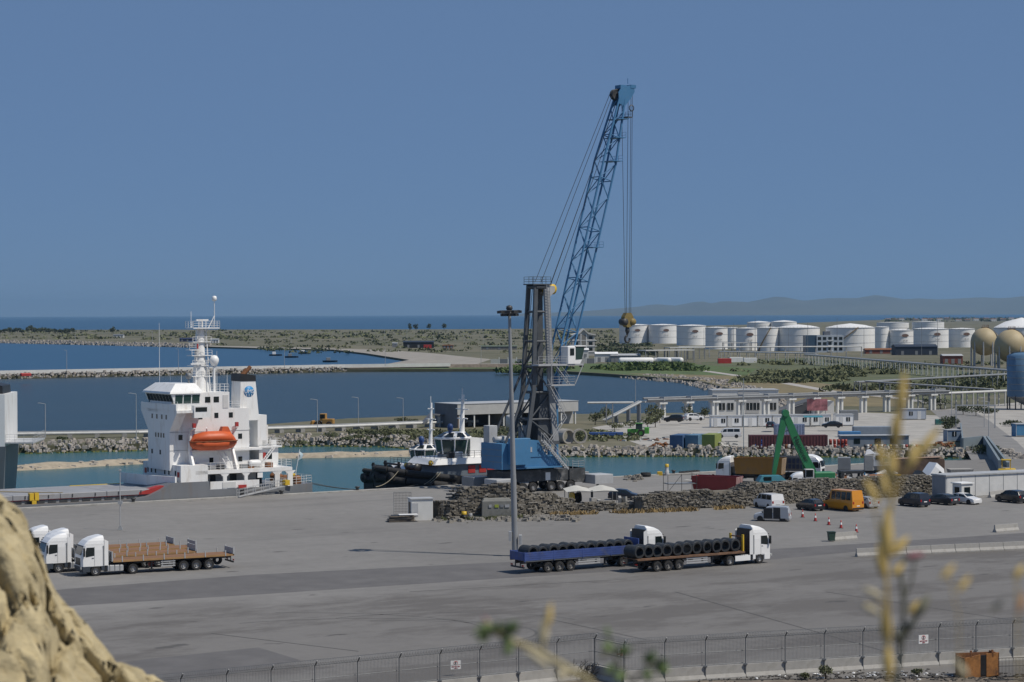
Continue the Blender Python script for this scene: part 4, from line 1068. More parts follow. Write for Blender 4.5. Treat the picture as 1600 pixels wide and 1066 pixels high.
# boom head
mb = MB()
for y in (-.75, .62):
    mb.prism([(13.9, 55.6), (14.9, 55.2), (16.0, 56.4), (16.7, 57.4), (16.6, 58.0), (15.9, 58.3), (14.3, 57.9), (13.8, 57.2)], y, y + .14)
mb.box(14.2, 15.3, -.7, .7, 57.8, 58.3); mb.box(16.0, 16.9, -.8, .8, 57.9, 58.4)
mb.tube((16, 0, 58.6), (16, 0, 59.4), .05, 4)
hd = mb.o('boom_head', BLUE, boom)
for x, z, r, m2 in ((13.8, 56.9, .8, DKSTEEL), (15.8, 57.3, .85, M('sheave_grey', (.35, .38, .42), .5)), (15.1, 56.6, .6, DKSTEEL)):
    for y in (-.42, .05):
        MB().lathe([(.15, -.1), (r * .85, -.06), (r, -.14), (r, .14), (r * .85, .06), (.15, .1)], 20, (x, y + .2, z), 'y').o('sheave', m2, hd)
mb = MB(); mb.box(15.3, 16.2, -.9, .9, 53.6, 53.75); rail(mb, [(16.2, -.9, 53.75), (16.2, .9, 53.75)], .8, .03, .9, 2); mb.lathe([(.38, -.08), (.5, 0), (.38, .08)], 12, (16.0, -.9, 55.0), 'y'); mb.o('head_platform', CGREY, hd)
# ropes
ROPE = M('wire_rope', (0.03, 0.03, 0.032), 0.6, var=0)
for p, q in (((.2, -.8, 29.7), (13.2, -.4, 57.3)), ((.2, .8, 29.7), (13.2, .4, 57.3)), ((2.6, -.7, 29.0), (14.1, -.5, 55.4)), ((2.6, .7, 29.0), (14.1, .5, 55.4)), ((2.3, 0, 29.2), (13.9, 0, 55.8)), ((-3.4, -.5, 7.4), (-.6, -.5, 29.3)), ((-3.0, .5, 7.4), (-.4, .5, 29.3))):
    MB().tube(p, q, .04, 5).o('rope', ROPE, crane)
for p, q in (((14.75, -.2, 56.0), (15.25, -.2, 25.0)), ((16.55, -.35, 57.0), (16.2, -.3, 25.0)), ((16.75, .25, 57.0), (16.35, .3, 25.0)), ((16.2, .2, 56.6), (15.75, .2, 25.0))):
    MB().tube(p, q, .035, 5).o('rope', ROPE, crane)
# hook block
HOOKY = M('hook_yellow', (0.22, 0.165, 0.055), .6, var=.25, scale=2)
mb = MB(); mb.prism([(15.0, 24.6), (15.4, 25.2), (16.2, 25.2), (16.6, 24.6), (16.6, 23.6), (16.1, 23.1), (15.5, 23.1), (15.0, 23.6)], -.45, .45); hb = mb.o('hook_block', HOOKY, crane)
mb = MB().lathe([(0, -.55), (.5, -.55), (.5, .55), (0, .55)], 14, (15.1, 0, 23.9), 'y'); mb.o('block_sheave', DKSTEEL, hb)
mb = MB().lathe([(0, -.55), (.5, -.55), (.5, .55), (0, .55)], 14, (16.5, 0, 23.9), 'y'); mb.o('block_sheave', HOOKY, hb)
mb = MB(); mb.lathe([(0, 0), (.28, 0), (.34, -.5), (.2, -.9), (0, -.9)], 10, (15.8, 0, 23.1))
mb.path([(15.8, 0, 22.3), (15.75, 0, 21.9), (15.45, 0, 21.7), (15.35, 0, 21.3), (15.55, 0, 20.95), (15.9, 0, 20.9), (16.15, 0, 21.15), (16.2, 0, 21.5)], .16, 7); mb.o('hook', DKSTEEL, hb)

# ------------------------------------------------------------------ high lighting mast in the yard
lm = T('lighting_mast', 'tall grey lighting mast with a ring of floodlights in the yard', 'light mast', GP(805, 869), 0)
lm.rotation_euler = (0, R(-1.15), 0)
MASTM = M('mast_steel', (0.3, 0.31, 0.32), 0.5, metal=.2, var=.12, scale=.4)
MB().tube((0, 0, 0), (0, 0, 8.5), .34, 12, .3).tube((0, 0, 8.5), (0, 0, 17), .28, 12, .24).tube((0, 0, 17), (0, 0, 25.4), .22, 12, .15).o('pole', MASTM, lm)
MB().lathe([(.6, 0), (.6, .12), (.36, .16), (.36, .5)], 12).o('base_flange', CONC, lm)
mb = MB()
for k in range(12):
    a, b = k * math.pi / 6, (k + 1) * math.pi / 6
    mb.tube((.75 * math.cos(a), .75 * math.sin(a), 25.4), (.75 * math.cos(b), .75 * math.sin(b), 25.4), .05, 5)
for k in range(4):
    a = k * math.pi / 2 + .4; mb.tube((0, 0, 25.3), (.75 * math.cos(a), .75 * math.sin(a), 25.4), .05, 5)
mb.lathe([(0, 26.0), (.3, 25.9), (.35, 25.6), (.1, 25.3)], 10); mb.o('head_frame', DKSTEEL, lm)
for k in range(16):
    a = k * 2 * math.pi / 16 + .2
    o = MB().prism([(-.2, -.14), (.2, -.2), (.22, .06), (-.12, .12)], -.28, .28).o('floodlight', DKSTEEL, lm, ((1.05 if k % 2 else .7) * math.cos(a), (1.05 if k % 2 else .7) * math.sin(a), 25.35 if k % 2 else 25.05), a)
for y, z, x in ((-.1, 1.6, -.62), (-.1, 1.2, .42)):
    MB().bbox(x, x + .32, y - .3, y + .3, z, z + 1.0, .03).o('switch_box', LGREY, lm)
# small lamp pole by the ship
sp = T('lamp_pole', 'thin lamp pole with small box standing on the quay apron beside the ship', 'lamp post', GP(188, 828))
MB().tube((0, 0, .3), (0, 0, 7.0), .07, 6, .05).o('pole', LGREY, sp); MB().loft([[(-.3, -.3, 0), (.3, -.3, 0), (.3, .3, 0), (-.3, .3, 0)], [(-.1, -.1, .5), (.1, -.1, .5), (.1, .1, .5), (-.1, .1, .5)]]).o('foot', GREYP, sp)
MB().box(-.28, .28, -.1, .1, 3.0, 3.35).o('control_box', LGREY, sp); MB().box(-.12, .12, -.2, .1, 6.9, 7.1).o('lamp_head', LGREY, sp)

# ------------------------------------------------------------------ lorries
def wheel(parent, x, y, r, w, rim=RIM, name='wheel', hub=True):
    """tyre with its rim; the outer face is at y"""
    s = 1 if y > 0 else -1
    a, b = (y - s * w, y) if s > 0 else (y, y + w)
    o = MB().lathe([(r * .55, a), (r * .93, a), (r, a + w * .18), (r, b - w * .18), (r * .93, b), (r * .55, b)], 20, (x, 0, r), 'y', False).o(name, RUBBER, parent)
    f = y - s * .05
    MB().lathe([(0, f - s * .02), (r * .2, f + s * .02), (r * .24, f - s * .06), (r * .48, f - s * .1), (r * .57, f + s * .02), (r * .6, f - s * .02), (0, f - s * .16)], 16, (x, 0, r), 'y', False).o('rim', rim, o)
    return o

def truck_ring(xf, xr, hw, z, c=.16):
    return [(xr, -hw + c * .3, z), (xr + c * .3, -hw, z), (xf - c, -hw, z), (xf, -hw + c, z), (xf, hw - c, z), (xf - c, hw, z), (xr + c * .3, hw, z), (xr, hw - c * .3, z)]

def cab_front(z, tall):
    pts = [(.4, 1.4), (1.5, 1.42), (1.95, 1.4), (2.95, 1.14), (3.12, 1.0)]
    for (za, xa), (zb, xb) in zip(pts[:-1], pts[1:]):
        if za <= z <= zb: return xa + (xb - xa) * (z - za) / (zb - za)
    return pts[-1][1]

LOWG = M('cab_lower_grey', (0.045, 0.055, 0.07), .45, var=.1)
CABW = M('cab_white', (0.83, 0.83, 0.825), .35, var=.03, coat=.4)
def tractor(t, lower=LOWG, rear_x=-3.7, deflect=True):
    """cab-over tractor unit; origin on the ground under the front axle, x forward"""
    lv = [(.95, -.86), (1.5, -.86), (1.95, -.86), (2.5, -.86), (2.95, -.86), (3.12, -.84)]
    mb = MB(); mb.loft([truck_ring(cab_front(z, 1), xr, 1.24 if z < 2.9 else 1.2, z) for z, xr in lv])
    cab = mb.o('cab', CABW, t)
    mb = MB(); mb.loft([truck_ring(1.0, -.84, 1.19, 3.12), truck_ring(.72, -.84, 1.15, 3.4), truck_ring(.2, -.84, 1.05, 3.66), truck_ring(-.45, -.84, .8, 3.84)])
    mb.o('roof_fairing', CABW, t)
    mb = MB(); mb.loft([truck_ring(1.40, .55, 1.25, .42), truck_ring(1.46, .55, 1.25, .7), truck_ring(1.44, .55, 1.25, .96)]); mb.box(-.86, -.55, -1.24, 1.24, .5, .96); mb.box(-.6, .56, -1.22, 1.22, .88, .97)
    mb.o('bumper', lower, t)
    zf = lambda z: cab_front(z, 1) + .015
    MB().slab([(zf(2.05), -1.0, 2.05), (zf(2.05), 1.0, 2.05), (zf(2.88), .98, 2.88), (zf(2.88), -.98, 2.88)], .03).o('windscreen', GLASS, cab)
    MB().slab([(zf(1.05), -.85, 1.05), (zf(1.05), .85, 1.05), (zf(1.75), .85, 1.75), (zf(1.75), -.85, 1.75)], .03).o('grille', BLACKP, cab)
    MB().slab([(zf(2.93) + .02, -1.1, 2.93), (zf(2.93) + .02, 1.1, 2.93), (1.28, 1.1, 2.86), (1.28, -1.1, 2.86)], .03).o('sun_visor', BLACKP, cab)
    for s in (-1, 1):
        y = s * 1.255
        q = [(.16, y, 1.98), (1.0, y, 1.86), (1.0, y, 2.4), (.9, y, 2.78), (.16, y, 2.78)]
        MB().add(q + [(x, y - s * .03, z) for x, _, z in q], [(0, 1, 2, 3, 4), (9, 8, 7, 6, 5), (0, 1, 6, 5), (1, 2, 7, 6), (2, 3, 8, 7), (3, 4, 9, 8), (4, 0, 5, 9)]).o('side_window', GLASS, cab)
        MB().box(-.82, -.7, y - s * .02 - .012, y - s * .0 + .012, 1.0, 2.9).o('cab_seam', GREYP, cab)
        MB().box(.12, .135, y - .012, y + .004 * s, 1.0, 2.85).o('door_gap', GREYP, cab)
        MB().box(.2, .4, y - .01 - .01 * s, y + .01 + .01 * s, 1.72, 1.78).o('door_handle', DKSTEEL, cab)
        mb = MB(); mb.box(1.12, 1.26, min(s * 1.28, s * 1.5), max(s * 1.28, s * 1.5), 1.95, 2.75); mb.tube((1.1, s * 1.2, 2.7), (1.2, s * 1.4, 2.75), .03, 4); mb.o('mirror', BLACKP, cab)
        MB().box(1.42, 1.475, s * 1.15 - .18, s * 1.15 + .1 if s < 0 else s * 1.15 + .08, .72, .95).o('headlight', LAMP, t)
        MB().slab([(-.86, s * 1.22, .98), (-1.25, s * 1.18, .98), (-1.25, s * 1.18, 3.3), (-.86, s * 1.22, 3.5)], .03).o('side_deflector', CABW, t) if deflect else None
        wheel(t, 0, s * 1.22, .51, .33)
        wheel(t, rear_x, s * 1.23, .51, .6)
        mb = MB(); a = [math.pi * k / 8 for k in range(9)]
        mb.loft([[(rear_x + .62 * math.cos(k), s * 1.25 if s > 0 else s * 1.25, .51 + .62 * math.sin(k)), (rear_x + .62 * math.cos(k), s * .6, .51 + .62 * math.sin(k))] for k in a], close=False); mb.o('mudguard', BLACKP, t)
        mb = MB().bbox(-2.75, -1.15, min(s * .62, s * 1.2), max(s * .62, s * 1.2), .42, .98, .08); ft = mb.o('fuel_tank', LGREY, t)
        for xx in (-2.4, -1.9, -1.4): MB().box(xx, xx + .05, min(s * .6, s * 1.215), max(s * .6, s * 1.215), .41, .995).o('tank_strap', DKSTEEL, ft)
        MB().box(-1.12, -.9, min(s * .7, s * 1.15), max(s * .7, s * 1.15), .4, .95).o('step', BLACKP, t)
    mb = MB(); mb.box(-4.4, .9, -.5, -.3, .6, .92); mb.box(-4.4, .9, .3, .5, .6, .92); mb.box(-4.4, -4.3, -.5, .5, .6, .92); mb.box(-.2, .2, -1, 1, .42, .6); mb.box(rear_x - .15, rear_x + .15, -.9, .9, .4, .65); mb.o('chassis', DKSTEEL, t)
    MB().lathe([(0, .92), (.5, .92), (.5, 1.08), (0, 1.1)], 14, (-3.3, 0, 0)).o('fifth_wheel', DKSTEEL, t)
    MB().box(-1.0, -.9, -.9, .9, 1.0, 2.2).o('cab_back_panel', BLACKP, t)
    return t

WOOD = M('deck_wood', (0.2, 0.105, 0.055), .85, var=.25, scale=.8, stretch=(.2, 3, 1))
WOODE = M('deck_edge_wood', (0.36, 0.21, 0.09), .8, var=.15)
RAWB = M('raw_brown_deck', (0.16, 0.09, 0.055), .85, var=.35, scale=1.5)
def trailer_base(t, deck, edge, zt=1.4, x0=-1.7, x1=-15.2, rimm=RIM, sh=0.0):
    mb = MB(); mb.box(x1, x0, -1.2, 1.2, zt - .08, zt); dk = mb.o('deck', deck, t)
    for s in (-1, 1):
        MB().box(x1, x0, min(s * 1.2, s * 1.27), max(s * 1.2, s * 1.27), zt - .17, zt + .01).o('deck_edge', edge, t)
    mb = MB(); mb.box(x1 + .1, -2.0, -.55, -.38, zt - .42, zt - .08); mb.box(x1 + .1, -2.0, .38, .55, zt - .42, zt - .08)
    for k in range(8): mb.box(-2.4 - 1.5 * k, -2.3 - 1.5 * k, -1.18, 1.18, zt - .2, zt - .08)
    mb.box(-12.9 + sh, -9.6 + sh, -.6, .6, .45, .75); mb.box(x1, x1 + .12, -1.2, 1.2, .55, .7); mb.box(x1 + .05, x1 + .12, -.5, -.4, .6, 1.2); mb.box(x1 + .05, x1 + .12, .4, .5, .6, 1.2)
    mb.o('trailer_frame', DKSTEEL, t)
    for x in (-9.95 + sh, -11.26 + sh, -12.57 + sh):
        for s in (-1, 1):
            wheel(t, x, s * 1.24, .52, .4, rimm)
            mb = MB(); a = [math.pi * (.1 + .8 * k / 7) for k in range(8)]
            mb.loft([[(x + .6 * math.cos(k), s * 1.27, .52 + .6 * math.sin(k)), (x + .6 * math.cos(k), s * .8, .52 + .6 * math.sin(k))] for k in a], close=False); mb.o('mudguard', BLACKP, t)
    for s in (-1, 1):
        mb = MB(); mb.box(-5.75, -5.6, min(s * .7, s * .85), max(s * .7, s * .85), .35, zt - .1); mb.box(-5.9, -5.45, min(s * .62, s * .93), max(s * .62, s * .93), .28, .36); mb.o('landing_leg', DKSTEEL, t)
        mb = MB()
        for z in (.55, .78, 1.0): mb.box(-9.1 + sh, -6.5, min(s * 1.17, s * 1.2), max(s * 1.17, s * 1.2), z, z + .12)
        for x in (-9.0 + sh, -6.7): mb.box(x, x + .08, min(s * 1.13, s * 1.17), max(s * 1.13, s * 1.17), .5, zt - .1)
        mb.o('side_guard', LGREY, t)
        MB().box(x1 - .02, x1 + .02, s * 1.0 - .18, s * 1.0 + .18, .74, .88).o('tail_light', REDL, t)
    mb = MB(); mb.lathe([(.2, -.15), (.45, -.2), (.5, 0), (.45, .2), (.2, .15)], 14, (-13.9 + sh, -.2, .75), 'y', False); mb.o('spare_wheel', RUBBER, t)
    return dk

def flatbed(t):
    dk = trailer_base(t, WOOD, WOODE, 1.4, -1.7, -14.0, RIM, 1.15)
    for s in (-1, 1):
        for k in range(6):
            x = -2.6 - 2.1 * k
            MB().box(x - .05, x + .05, min(s * 1.2, s * 1.3), max(s * 1.2, s * 1.3), 1.25, 1.82).o('stake', LGREY, dk)
    MB().box(-1.72, -1.62, -1.2, 1.2, 1.3, 2.25).o('headboard', LGREY, t)
    mb = MB()
    for y in (-1.2, -.6, 0, .6, 1.14): mb.box(-1.62, -1.56, y, y + .06, 1.3, 2.3)
    mb.o('headboard_rib', GALV, t)
    mb = MB(); mb.box(-14.0, -13.92, -1.22, 1.22, 1.42, 2.0); mb.box(-14.04, -13.88, -1.27, -1.2, 1.3, 2.1); mb.box(-14.04, -13.88, 1.2, 1.27, 1.3, 2.1); mb.o('tail_board', LGREY, t)
    MB().box(-6.35, -5.95, -1.25, -.75, .45, 1.2).o('tool_box', RED, t)
    return t
HT = R(27)
EF = Vector((math.cos(HT), math.sin(HT), 0))
pA = GP(150, 900.5) + Vector((-.56, 1.1, 0))
tA = T('flatbed_lorry', 'white flatbed lorry with empty wooden trailer, beside the asphalt lane', 'lorry', pA, HT + math.pi, 'white flatbed lorries parked side by side')
tractor(tA); flatbed(tA)
nA = Vector((-math.sin(HT), math.cos(HT), 0))
for off, fw, lab in ((4.4, 2.4, 'second white flatbed lorry from the asphalt lane, standing a little farther forward'), (8.0, 1.2, 'third white flatbed lorry from the asphalt lane, hidden between two others'), (12.0, 2.2, 'white flatbed lorry parked farthest from the asphalt lane in its row')):
    p = pA + nA * off - EF * fw
    dup(tA, (p.x, p.y, 0), HT + math.pi, lab)

# the two loaded lorries leaving along the lane
COIL = M('wire_rod_steel', (0.04, 0.043, 0.047), .55, metal=.3, var=.35, scale=9, bump=.5, stretch=(1, 7, 1))
def coil_mesh(k):
    rg = random.Random(k)
    ro, ri, L = .63, .43, .95
    prof = [(ri, -L), (ro - .04, -L), (ro, -L + .06)]
    for i in range(9): prof.append((ro + rg.uniform(-.02, .02), -L + .2 + i * (2 * L - .4) / 8))
    prof += [(ro, L - .06), (ro - .04, L), (ri, L), (ri, -L)]
    return MB().lathe(prof, 22, (0, 0, 0), 'y', False).mesh('coil', COIL)
coil_meshes = [coil_mesh(k) for k in range(3)]
HR = R(32)
ER = Vector((math.cos(HR), math.sin(HR), 0)); NR = Vector((-math.sin(HR), math.cos(HR), 0))
def put_coils(org, xs, zt, label, dy=0.0):
    for k, x in enumerate(xs):
        o = bpy.data.objects.new('wire_coil', coil_meshes[k % 3]); COL.objects.link(o)
        p = org + ER * x + NR * (dy + rnd.uniform(-.08, .08))
        o.location = (p.x, p.y, zt + .63); o.rotation_euler = (0, rnd.uniform(0, 6), HR + rnd.uniform(-.16, .16)); q = rnd.uniform(.93, 1.03); o.scale = (q, rnd.uniform(.85, 1.05), q); o.location.z -= .63 * (1 - q)
        tag(o, label, 'wire coil', 'wire rod coils on the lorries')
f1 = GP(1187, 880.7) + NR * 1.2
t1 = T('loaded_lorry', 'white lorry with open brown flatbed carrying dark wire coils', 'lorry', f1, HR)
tractor(t1, lower=CABW, deflect=True)
dk = trailer_base(t1, RAWB, RAWB, 1.35, -1.9, -15.0, RIMD)
for s in (-1, 1):
    MB().box(-2.05, -1.9, s * 1.0 - .12, s * 1.0 + .12, 1.35, 3.0).o('load_post', YELLOW, t1)
MB().box(-1.15, -.95, -1.0, 1.0, 1.0, 3.5).o('rear_screen', BLACKP, t1)
mb = MB()
for z in (1.7, 2.2, 2.7): mb.box(-2.0, -1.95, -1.0, 1.0, z, z + .12)
mb.o('headboard_bar', RUST, t1)
MB().box(-3.1, -1.2, -1.24, -1.16, .42, .95).o('side_skirt', CABW, t1)
put_coils(f1, [-2.85 - 1.17 * k for k in range(11)], 1.35, 'dark wire rod coil lying on the brown flatbed of the white lorry')
f2 = GP(857, 894.8) + NR * 1.2 + ER * 12.57
t2 = T('loaded_lorry', 'white lorry whose blue drop-side trailer is loaded with wire coils', 'lorry', f2, HR)
tractor(t2, lower=CABW)
trailer_base(t2, RAWB, GREYP, 1.35, -1.9, -15.4, RIMD)
NAVY = M('trailer_blue', (0.05, 0.085, 0.26), .5, var=.25, scale=.9, stain=(.12, .12, .14), stain_amt=.6, stain_scale=1.2)
for s in (-1, 1):
    for k in range(4):
        a = -1.95 - 3.36 * k
        b = MB().box(a - 3.26, a, min(s * 1.27, s * 1.32), max(s * 1.27, s * 1.32), 1.3, 2.1).o('drop_side', NAVY, t2)
        for z in (1.5, 1.72, 1.94): MB().box(a - 3.26, a, min(s * 1.32, s * 1.335), max(s * 1.32, s * 1.335), z, z + .05).o('side_rib', NAVY, b)
        MB().box(a - 3.36, a - 3.26, min(s * 1.24, s * 1.34), max(s * 1.24, s * 1.34), 1.2, 2.15).o('side_post', NAVY, t2)
MB().box(-15.45, -15.38, -1.25, 1.25, 1.3, 2.1).o('tail_gate', NAVY, t2)
mb = MB(); mb.box(-1.95, -1.85, -1.25, 1.25, 1.3, 2.7); mb.o('headboard', NAVY, t2)
MB().box(-1.15, -.95, -1.0, 1.0, 1.0, 3.5).o('rear_screen', BLACKP, t2)
put_coils(f2, [-2.9 - 1.12 * k for k in range(11)], 1.35, 'dark wire rod coil inside the blue drop-side trailer')

# ------------------------------------------------------------------ cars and vans
def paint(name, col, r=.3):
    return M('paint_' + name, col, r, var=.04, coat=.6)
KINDS = {
 # stations (x, z belt, z roof, roof half width as share of half width); x forward
 'hatch': dict(L=4.1, W=1.72, st=[(2.05, .55, .6, .8), (1.92, .74, .78, .84), (1.05, .92, .99, .86), (.3, .95, 1.42, .74), (-.6, .97, 1.5, .76), (-1.55, .98, 1.42, .74), (-1.98, .95, 1.05, .8), (-2.05, .6, .66, .84)], ws=(2, 3), rw=(5, 6), side=[(.75, -.35), (-.45, -1.35)], r=.31, fx=1.3, rx=-1.25),
 'sedan': dict(L=4.5, W=1.78, st=[(2.25, .55, .6, .8), (2.1, .74, .78, .84), (1.15, .9, .97, .86), (.35, .93, 1.38, .72), (-.6, .95, 1.44, .74), (-1.3, .97, 1.32, .72), (-1.85, .98, 1.04, .84), (-2.2, .9, .96, .84), (-2.27, .6, .66, .84)], ws=(2, 3), rw=(5, 6), side=[(.8, -.3), (-.4, -1.25)], r=.32, fx=1.4, rx=-1.35),
 'suv': dict(L=4.5, W=1.85, st=[(2.25, .65, .7, .8), (2.1, .92, .97, .86), (1.15, 1.08, 1.14, .88), (.45, 1.1, 1.62, .78), (-.6, 1.12, 1.7, .8), (-1.8, 1.12, 1.62, .78), (-2.2, 1.08, 1.16, .84), (-2.27, .7, .76, .86)], ws=(2, 3), rw=(5, 6), side=[(.85, -.35), (-.45, -1.6)], r=.36, fx=1.4, rx=-1.35),
 'minivan': dict(L=4.3, W=1.8, st=[(2.15, .6, .66, .8), (2.0, .85, .92, .86), (1.3, 1.02, 1.12, .88), (.6, 1.05, 1.72, .8), (-.4, 1.06, 1.82, .84), (-1.85, 1.06, 1.8, .84), (-2.12, 1.04, 1.12, .92), (-2.16, .6, .66, .92)], ws=(2, 3), rw=(5, 6), side=[(.95, -.15), (-.25, -1.1), (-1.2, -1.9)], r=.31, fx=1.35, rx=-1.35),
 'van': dict(L=4.9, W=1.9, st=[(2.45, .6, .66, .84), (2.3, .95, 1.02, .88), (1.75, 1.12, 1.2, .9), (1.0, 1.14, 1.88, .84), (0, 1.15, 1.96, .88), (-2.2, 1.15, 1.95, .88), (-2.42, 1.12, 1.2, .95), (-2.46, .6, .66, .95)], ws=(2, 3), rw=(5, 6), side=[(1.3, .45), (.3, -.9), (-1.0, -2.15)], r=.33, fx=1.55, rx=-1.5),
 'minibus': dict(L=5.9, W=2.0, st=[(2.95, .6, .66, .84), (2.8, .98, 1.04, .88), (2.15, 1.18, 1.28, .9), (1.55, 1.25, 2.0, .86), (1.1, 1.3, 2.62, .84), (-2.7, 1.3, 2.66, .86), (-2.92, 1.3, 1.5, .96), (-2.95, .6, .66, .96)], ws=(2, 3), rw=(5, 6), side=[(2.0, 1.3), (1.0, .25), (.15, -.7), (-.8, -1.65), (-1.75, -2.55)], r=.35, fx=1.95, rx=-1.7),
 'pickup': dict(L=5.0, W=1.8, st=[(2.5, .65, .7, .8), (2.35, .95, 1.0, .86), (1.4, 1.08, 1.14, .88), (.75, 1.1, 1.64, .78), (0, 1.1, 1.72, .8), (-.55, 1.1, 1.66, .8), (-.62, 1.05, 1.08, .96), (-2.45, 1.05, 1.08, .96), (-2.5, .6, .66, .96)], ws=(2, 3), rw=(5, 6), side=[(.95, .2), (.1, -.45)], r=.37, fx=1.6, rx=-1.5),
}
def car(kind, name, label, cat, col, loc, rz, group=None, skip_side=()):
    K = KINDS[kind]; W = K['W'] / 2; st = K['st']; r = K['r']
    t = T(name, label, cat, loc, rz, group)
    zb = .22
    def sec(x):
        for (xa, ba, ra, wa), (xb, bb, rb, wb) in zip(st[:-1], st[1:]):
            if xb <= x <= xa:
                u = (xa - x) / (xa - xb); return ba + (bb - ba) * u, ra + (rb - ra) * u, wa + (wb - wa) * u
        return st[0][1:] if x > st[0][0] else st[-1][1:]
    rings = []
    for i, (x, b, rf, w) in enumerate(st):
        k = .93 if i in (0, len(st) - 1) else 1.0
        rings.append([(x, -W * .9 * k, zb), (x, -W * k, zb + .2), (x, -W * k * 1.0, b * .8), (x, -W * .97 * k, b), (x, -W * w * k, rf - .03), (x, -W * w * .6 * k, rf), (x, W * w * .6 * k, rf), (x, W * w * k, rf - .03), (x, W * .97 * k, b), (x, W * k, b * .8), (x, W * k, zb + .2), (x, W * .9 * k, zb)])
    body = MB().loft(rings).o('body', col, t)
    def glass(i, j, nm):
        (xa, ba, ra, wa), (xb, bb, rb, wb) = st[i], st[j]
        up = Vector((ra - rb, 0, xa - xb)); up = up.normalized() * (.025 if up.z > 0 else -.025)
        def P(u, s):
            x = xa + (xb - xa) * u; z = ra + (rb - ra) * u; w = wa + (wb - wa) * u
            return Vector((x, s * W * w * .9, z - .012)) + Vector((up.x, 0, up.z))
        MB().quad(P(.1, -1), P(.1, 1), P(.92, 1), P(.92, -1)).o(nm, GLASS, body)
    glass(*K['ws'], 'windscreen'); glass(*K['rw'], 'rear_window')
    for s in (-1, 1):
        for q, (xa, xb) in enumerate(K['side']):
            if (s, q) in skip_side: continue
            pts = []
            for x, f in ((xa, .1), (xb, .1), (xb, .86), (xa - (.28 if q == 0 else 0), .86)):
                b, rf, w = sec(x)
                pts.append((x, s * (W * .97 + (W * w - W * .97) * f + .015), b + (rf - .03 - b) * f))
            MB().add(pts, [(0, 1, 2, 3)]).o('side_window', GLASS, body)
        for x in (K['fx'], K['rx']):
            wheel(t, x, s * (W + .01), r, .2)
            mb = MB(); mb.lathe([(0, 0), (r * 1.18, 0)], 16, (x, s * (W * 1.004), r), 'y', False); mb.o('wheel_arch', BLACKP, body)
        L = st[0][0]; b = st[1][1]
        MB().box(L - .16, L - .02, s * W * .68 - .17, s * W * .68 + .17, b - .2, b - .04).o('headlight', LAMP, body)
        E = st[-1][0]; bz = st[-2][1]
        MB().box(E - .015, E + .08, s * W * .8 - .1, s * W * .8 + .1, bz - .32, bz - .04).o('tail_light', REDL, body)
        mb = MB(); mb.box(sec(.0)[0] * 0 + st[2][0] - .35, st[2][0] - .2, s * (W + .02), s * (W + .16), st[2][1] + .03, st[2][1] + .18) if s > 0 else mb.box(st[2][0] - .35, st[2][0] - .2, -(W + .16), -(W + .02), st[2][1] + .03, st[2][1] + .18)
        mb.o('mirror', BLACKP, body)
    E = st[-1][0]
    MB().box(E - .04, E + .04, -W * .95, W * .95, .3, .5).o('rear_bumper', BLACKP if kind in ('minibus', 'van') else col, body)
    MB().box(E - .03, E - .012, -.26, .26, .66, .78).o('number_plate', WHITE, body)
    return t
P_BLK = paint('black', (.012, .013, .016)); P_NAVY = paint('dark_blue', (.014, .018, .03)); P_WHT = paint('white', (.72, .72, .72)); P_SIL = paint('silver', (.45, .47, .5)); P_ORA = paint('orange', (.62, .25, .012), .4); P_GRY = paint('graphite', (.03, .032, .036)); P_BRN = paint('dark_red', (.05, .016, .016))
def cp(px, py): return GP(px, py)
car('van', 'passenger_van', 'white passenger van parked against the stone wall', 'van', P_WHT, cp(1201, 794), R(113))
mv = car('minivan', 'minivan', 'silver minivan with its sliding side door standing open', 'van', P_SIL, cp(1207, 814), R(163), skip_side=((1, 0), (1, 1)))
mb = MB(); mb.box(-.15, .92, .895, .912, .35, 1.62); mb.box(-1.1, -.25, .895, .912, .35, 1.68); mb.o('door_opening', BLACKP, mv)
MB().box(-2.05, -1.15, .95, .99, .4, 1.66).o('sliding_door', P_SIL, mv)
mb = MB(); mb.box(.05, .5, .3, .85, .5, .75); mb.box(-.05, .1, .3, .85, .6, 1.3); mb.o('seat', GREYP, mv)
car('hatch', 'hatchback', 'black rounded hatchback parked beside the orange minibus', 'car', P_BLK, cp(1266, 797), R(118))
car('minibus', 'minibus', 'orange high-roof minibus parked in front of the stone wall', 'minibus', P_ORA, cp(1316, 797), R(124))
car('hatch', 'hatchback', 'silver hatchback half hidden behind the orange minibus', 'car', P_SIL, cp(1351, 793), R(118))
car('minivan', 'minivan', 'dark blue minivan parked by the end of the stone wall', 'van', P_NAVY, cp(1428, 791), R(122))
car('sedan', 'saloon_car', 'very dark saloon parked between the minivan and the white car', 'car', P_GRY, cp(1472, 788), R(128))
car('sedan', 'saloon_car', 'white saloon car parked in front of the guard booth', 'car', P_WHT, cp(1507, 787), R(-52))
car('suv', 'hatchback', 'black car parked beside the concrete block by the white shed', 'car', P_BLK, cp(1581, 785), R(122))
car('hatch', 'hatchback', 'dark blue car parked behind the scrap and cable reels', 'car', P_NAVY, cp(975, 781), R(-12))
car('pickup', 'pickup_truck', 'white pickup behind the stone wall near the overturned cab', 'pickup', P_WHT, cp(1431, 765), R(15))
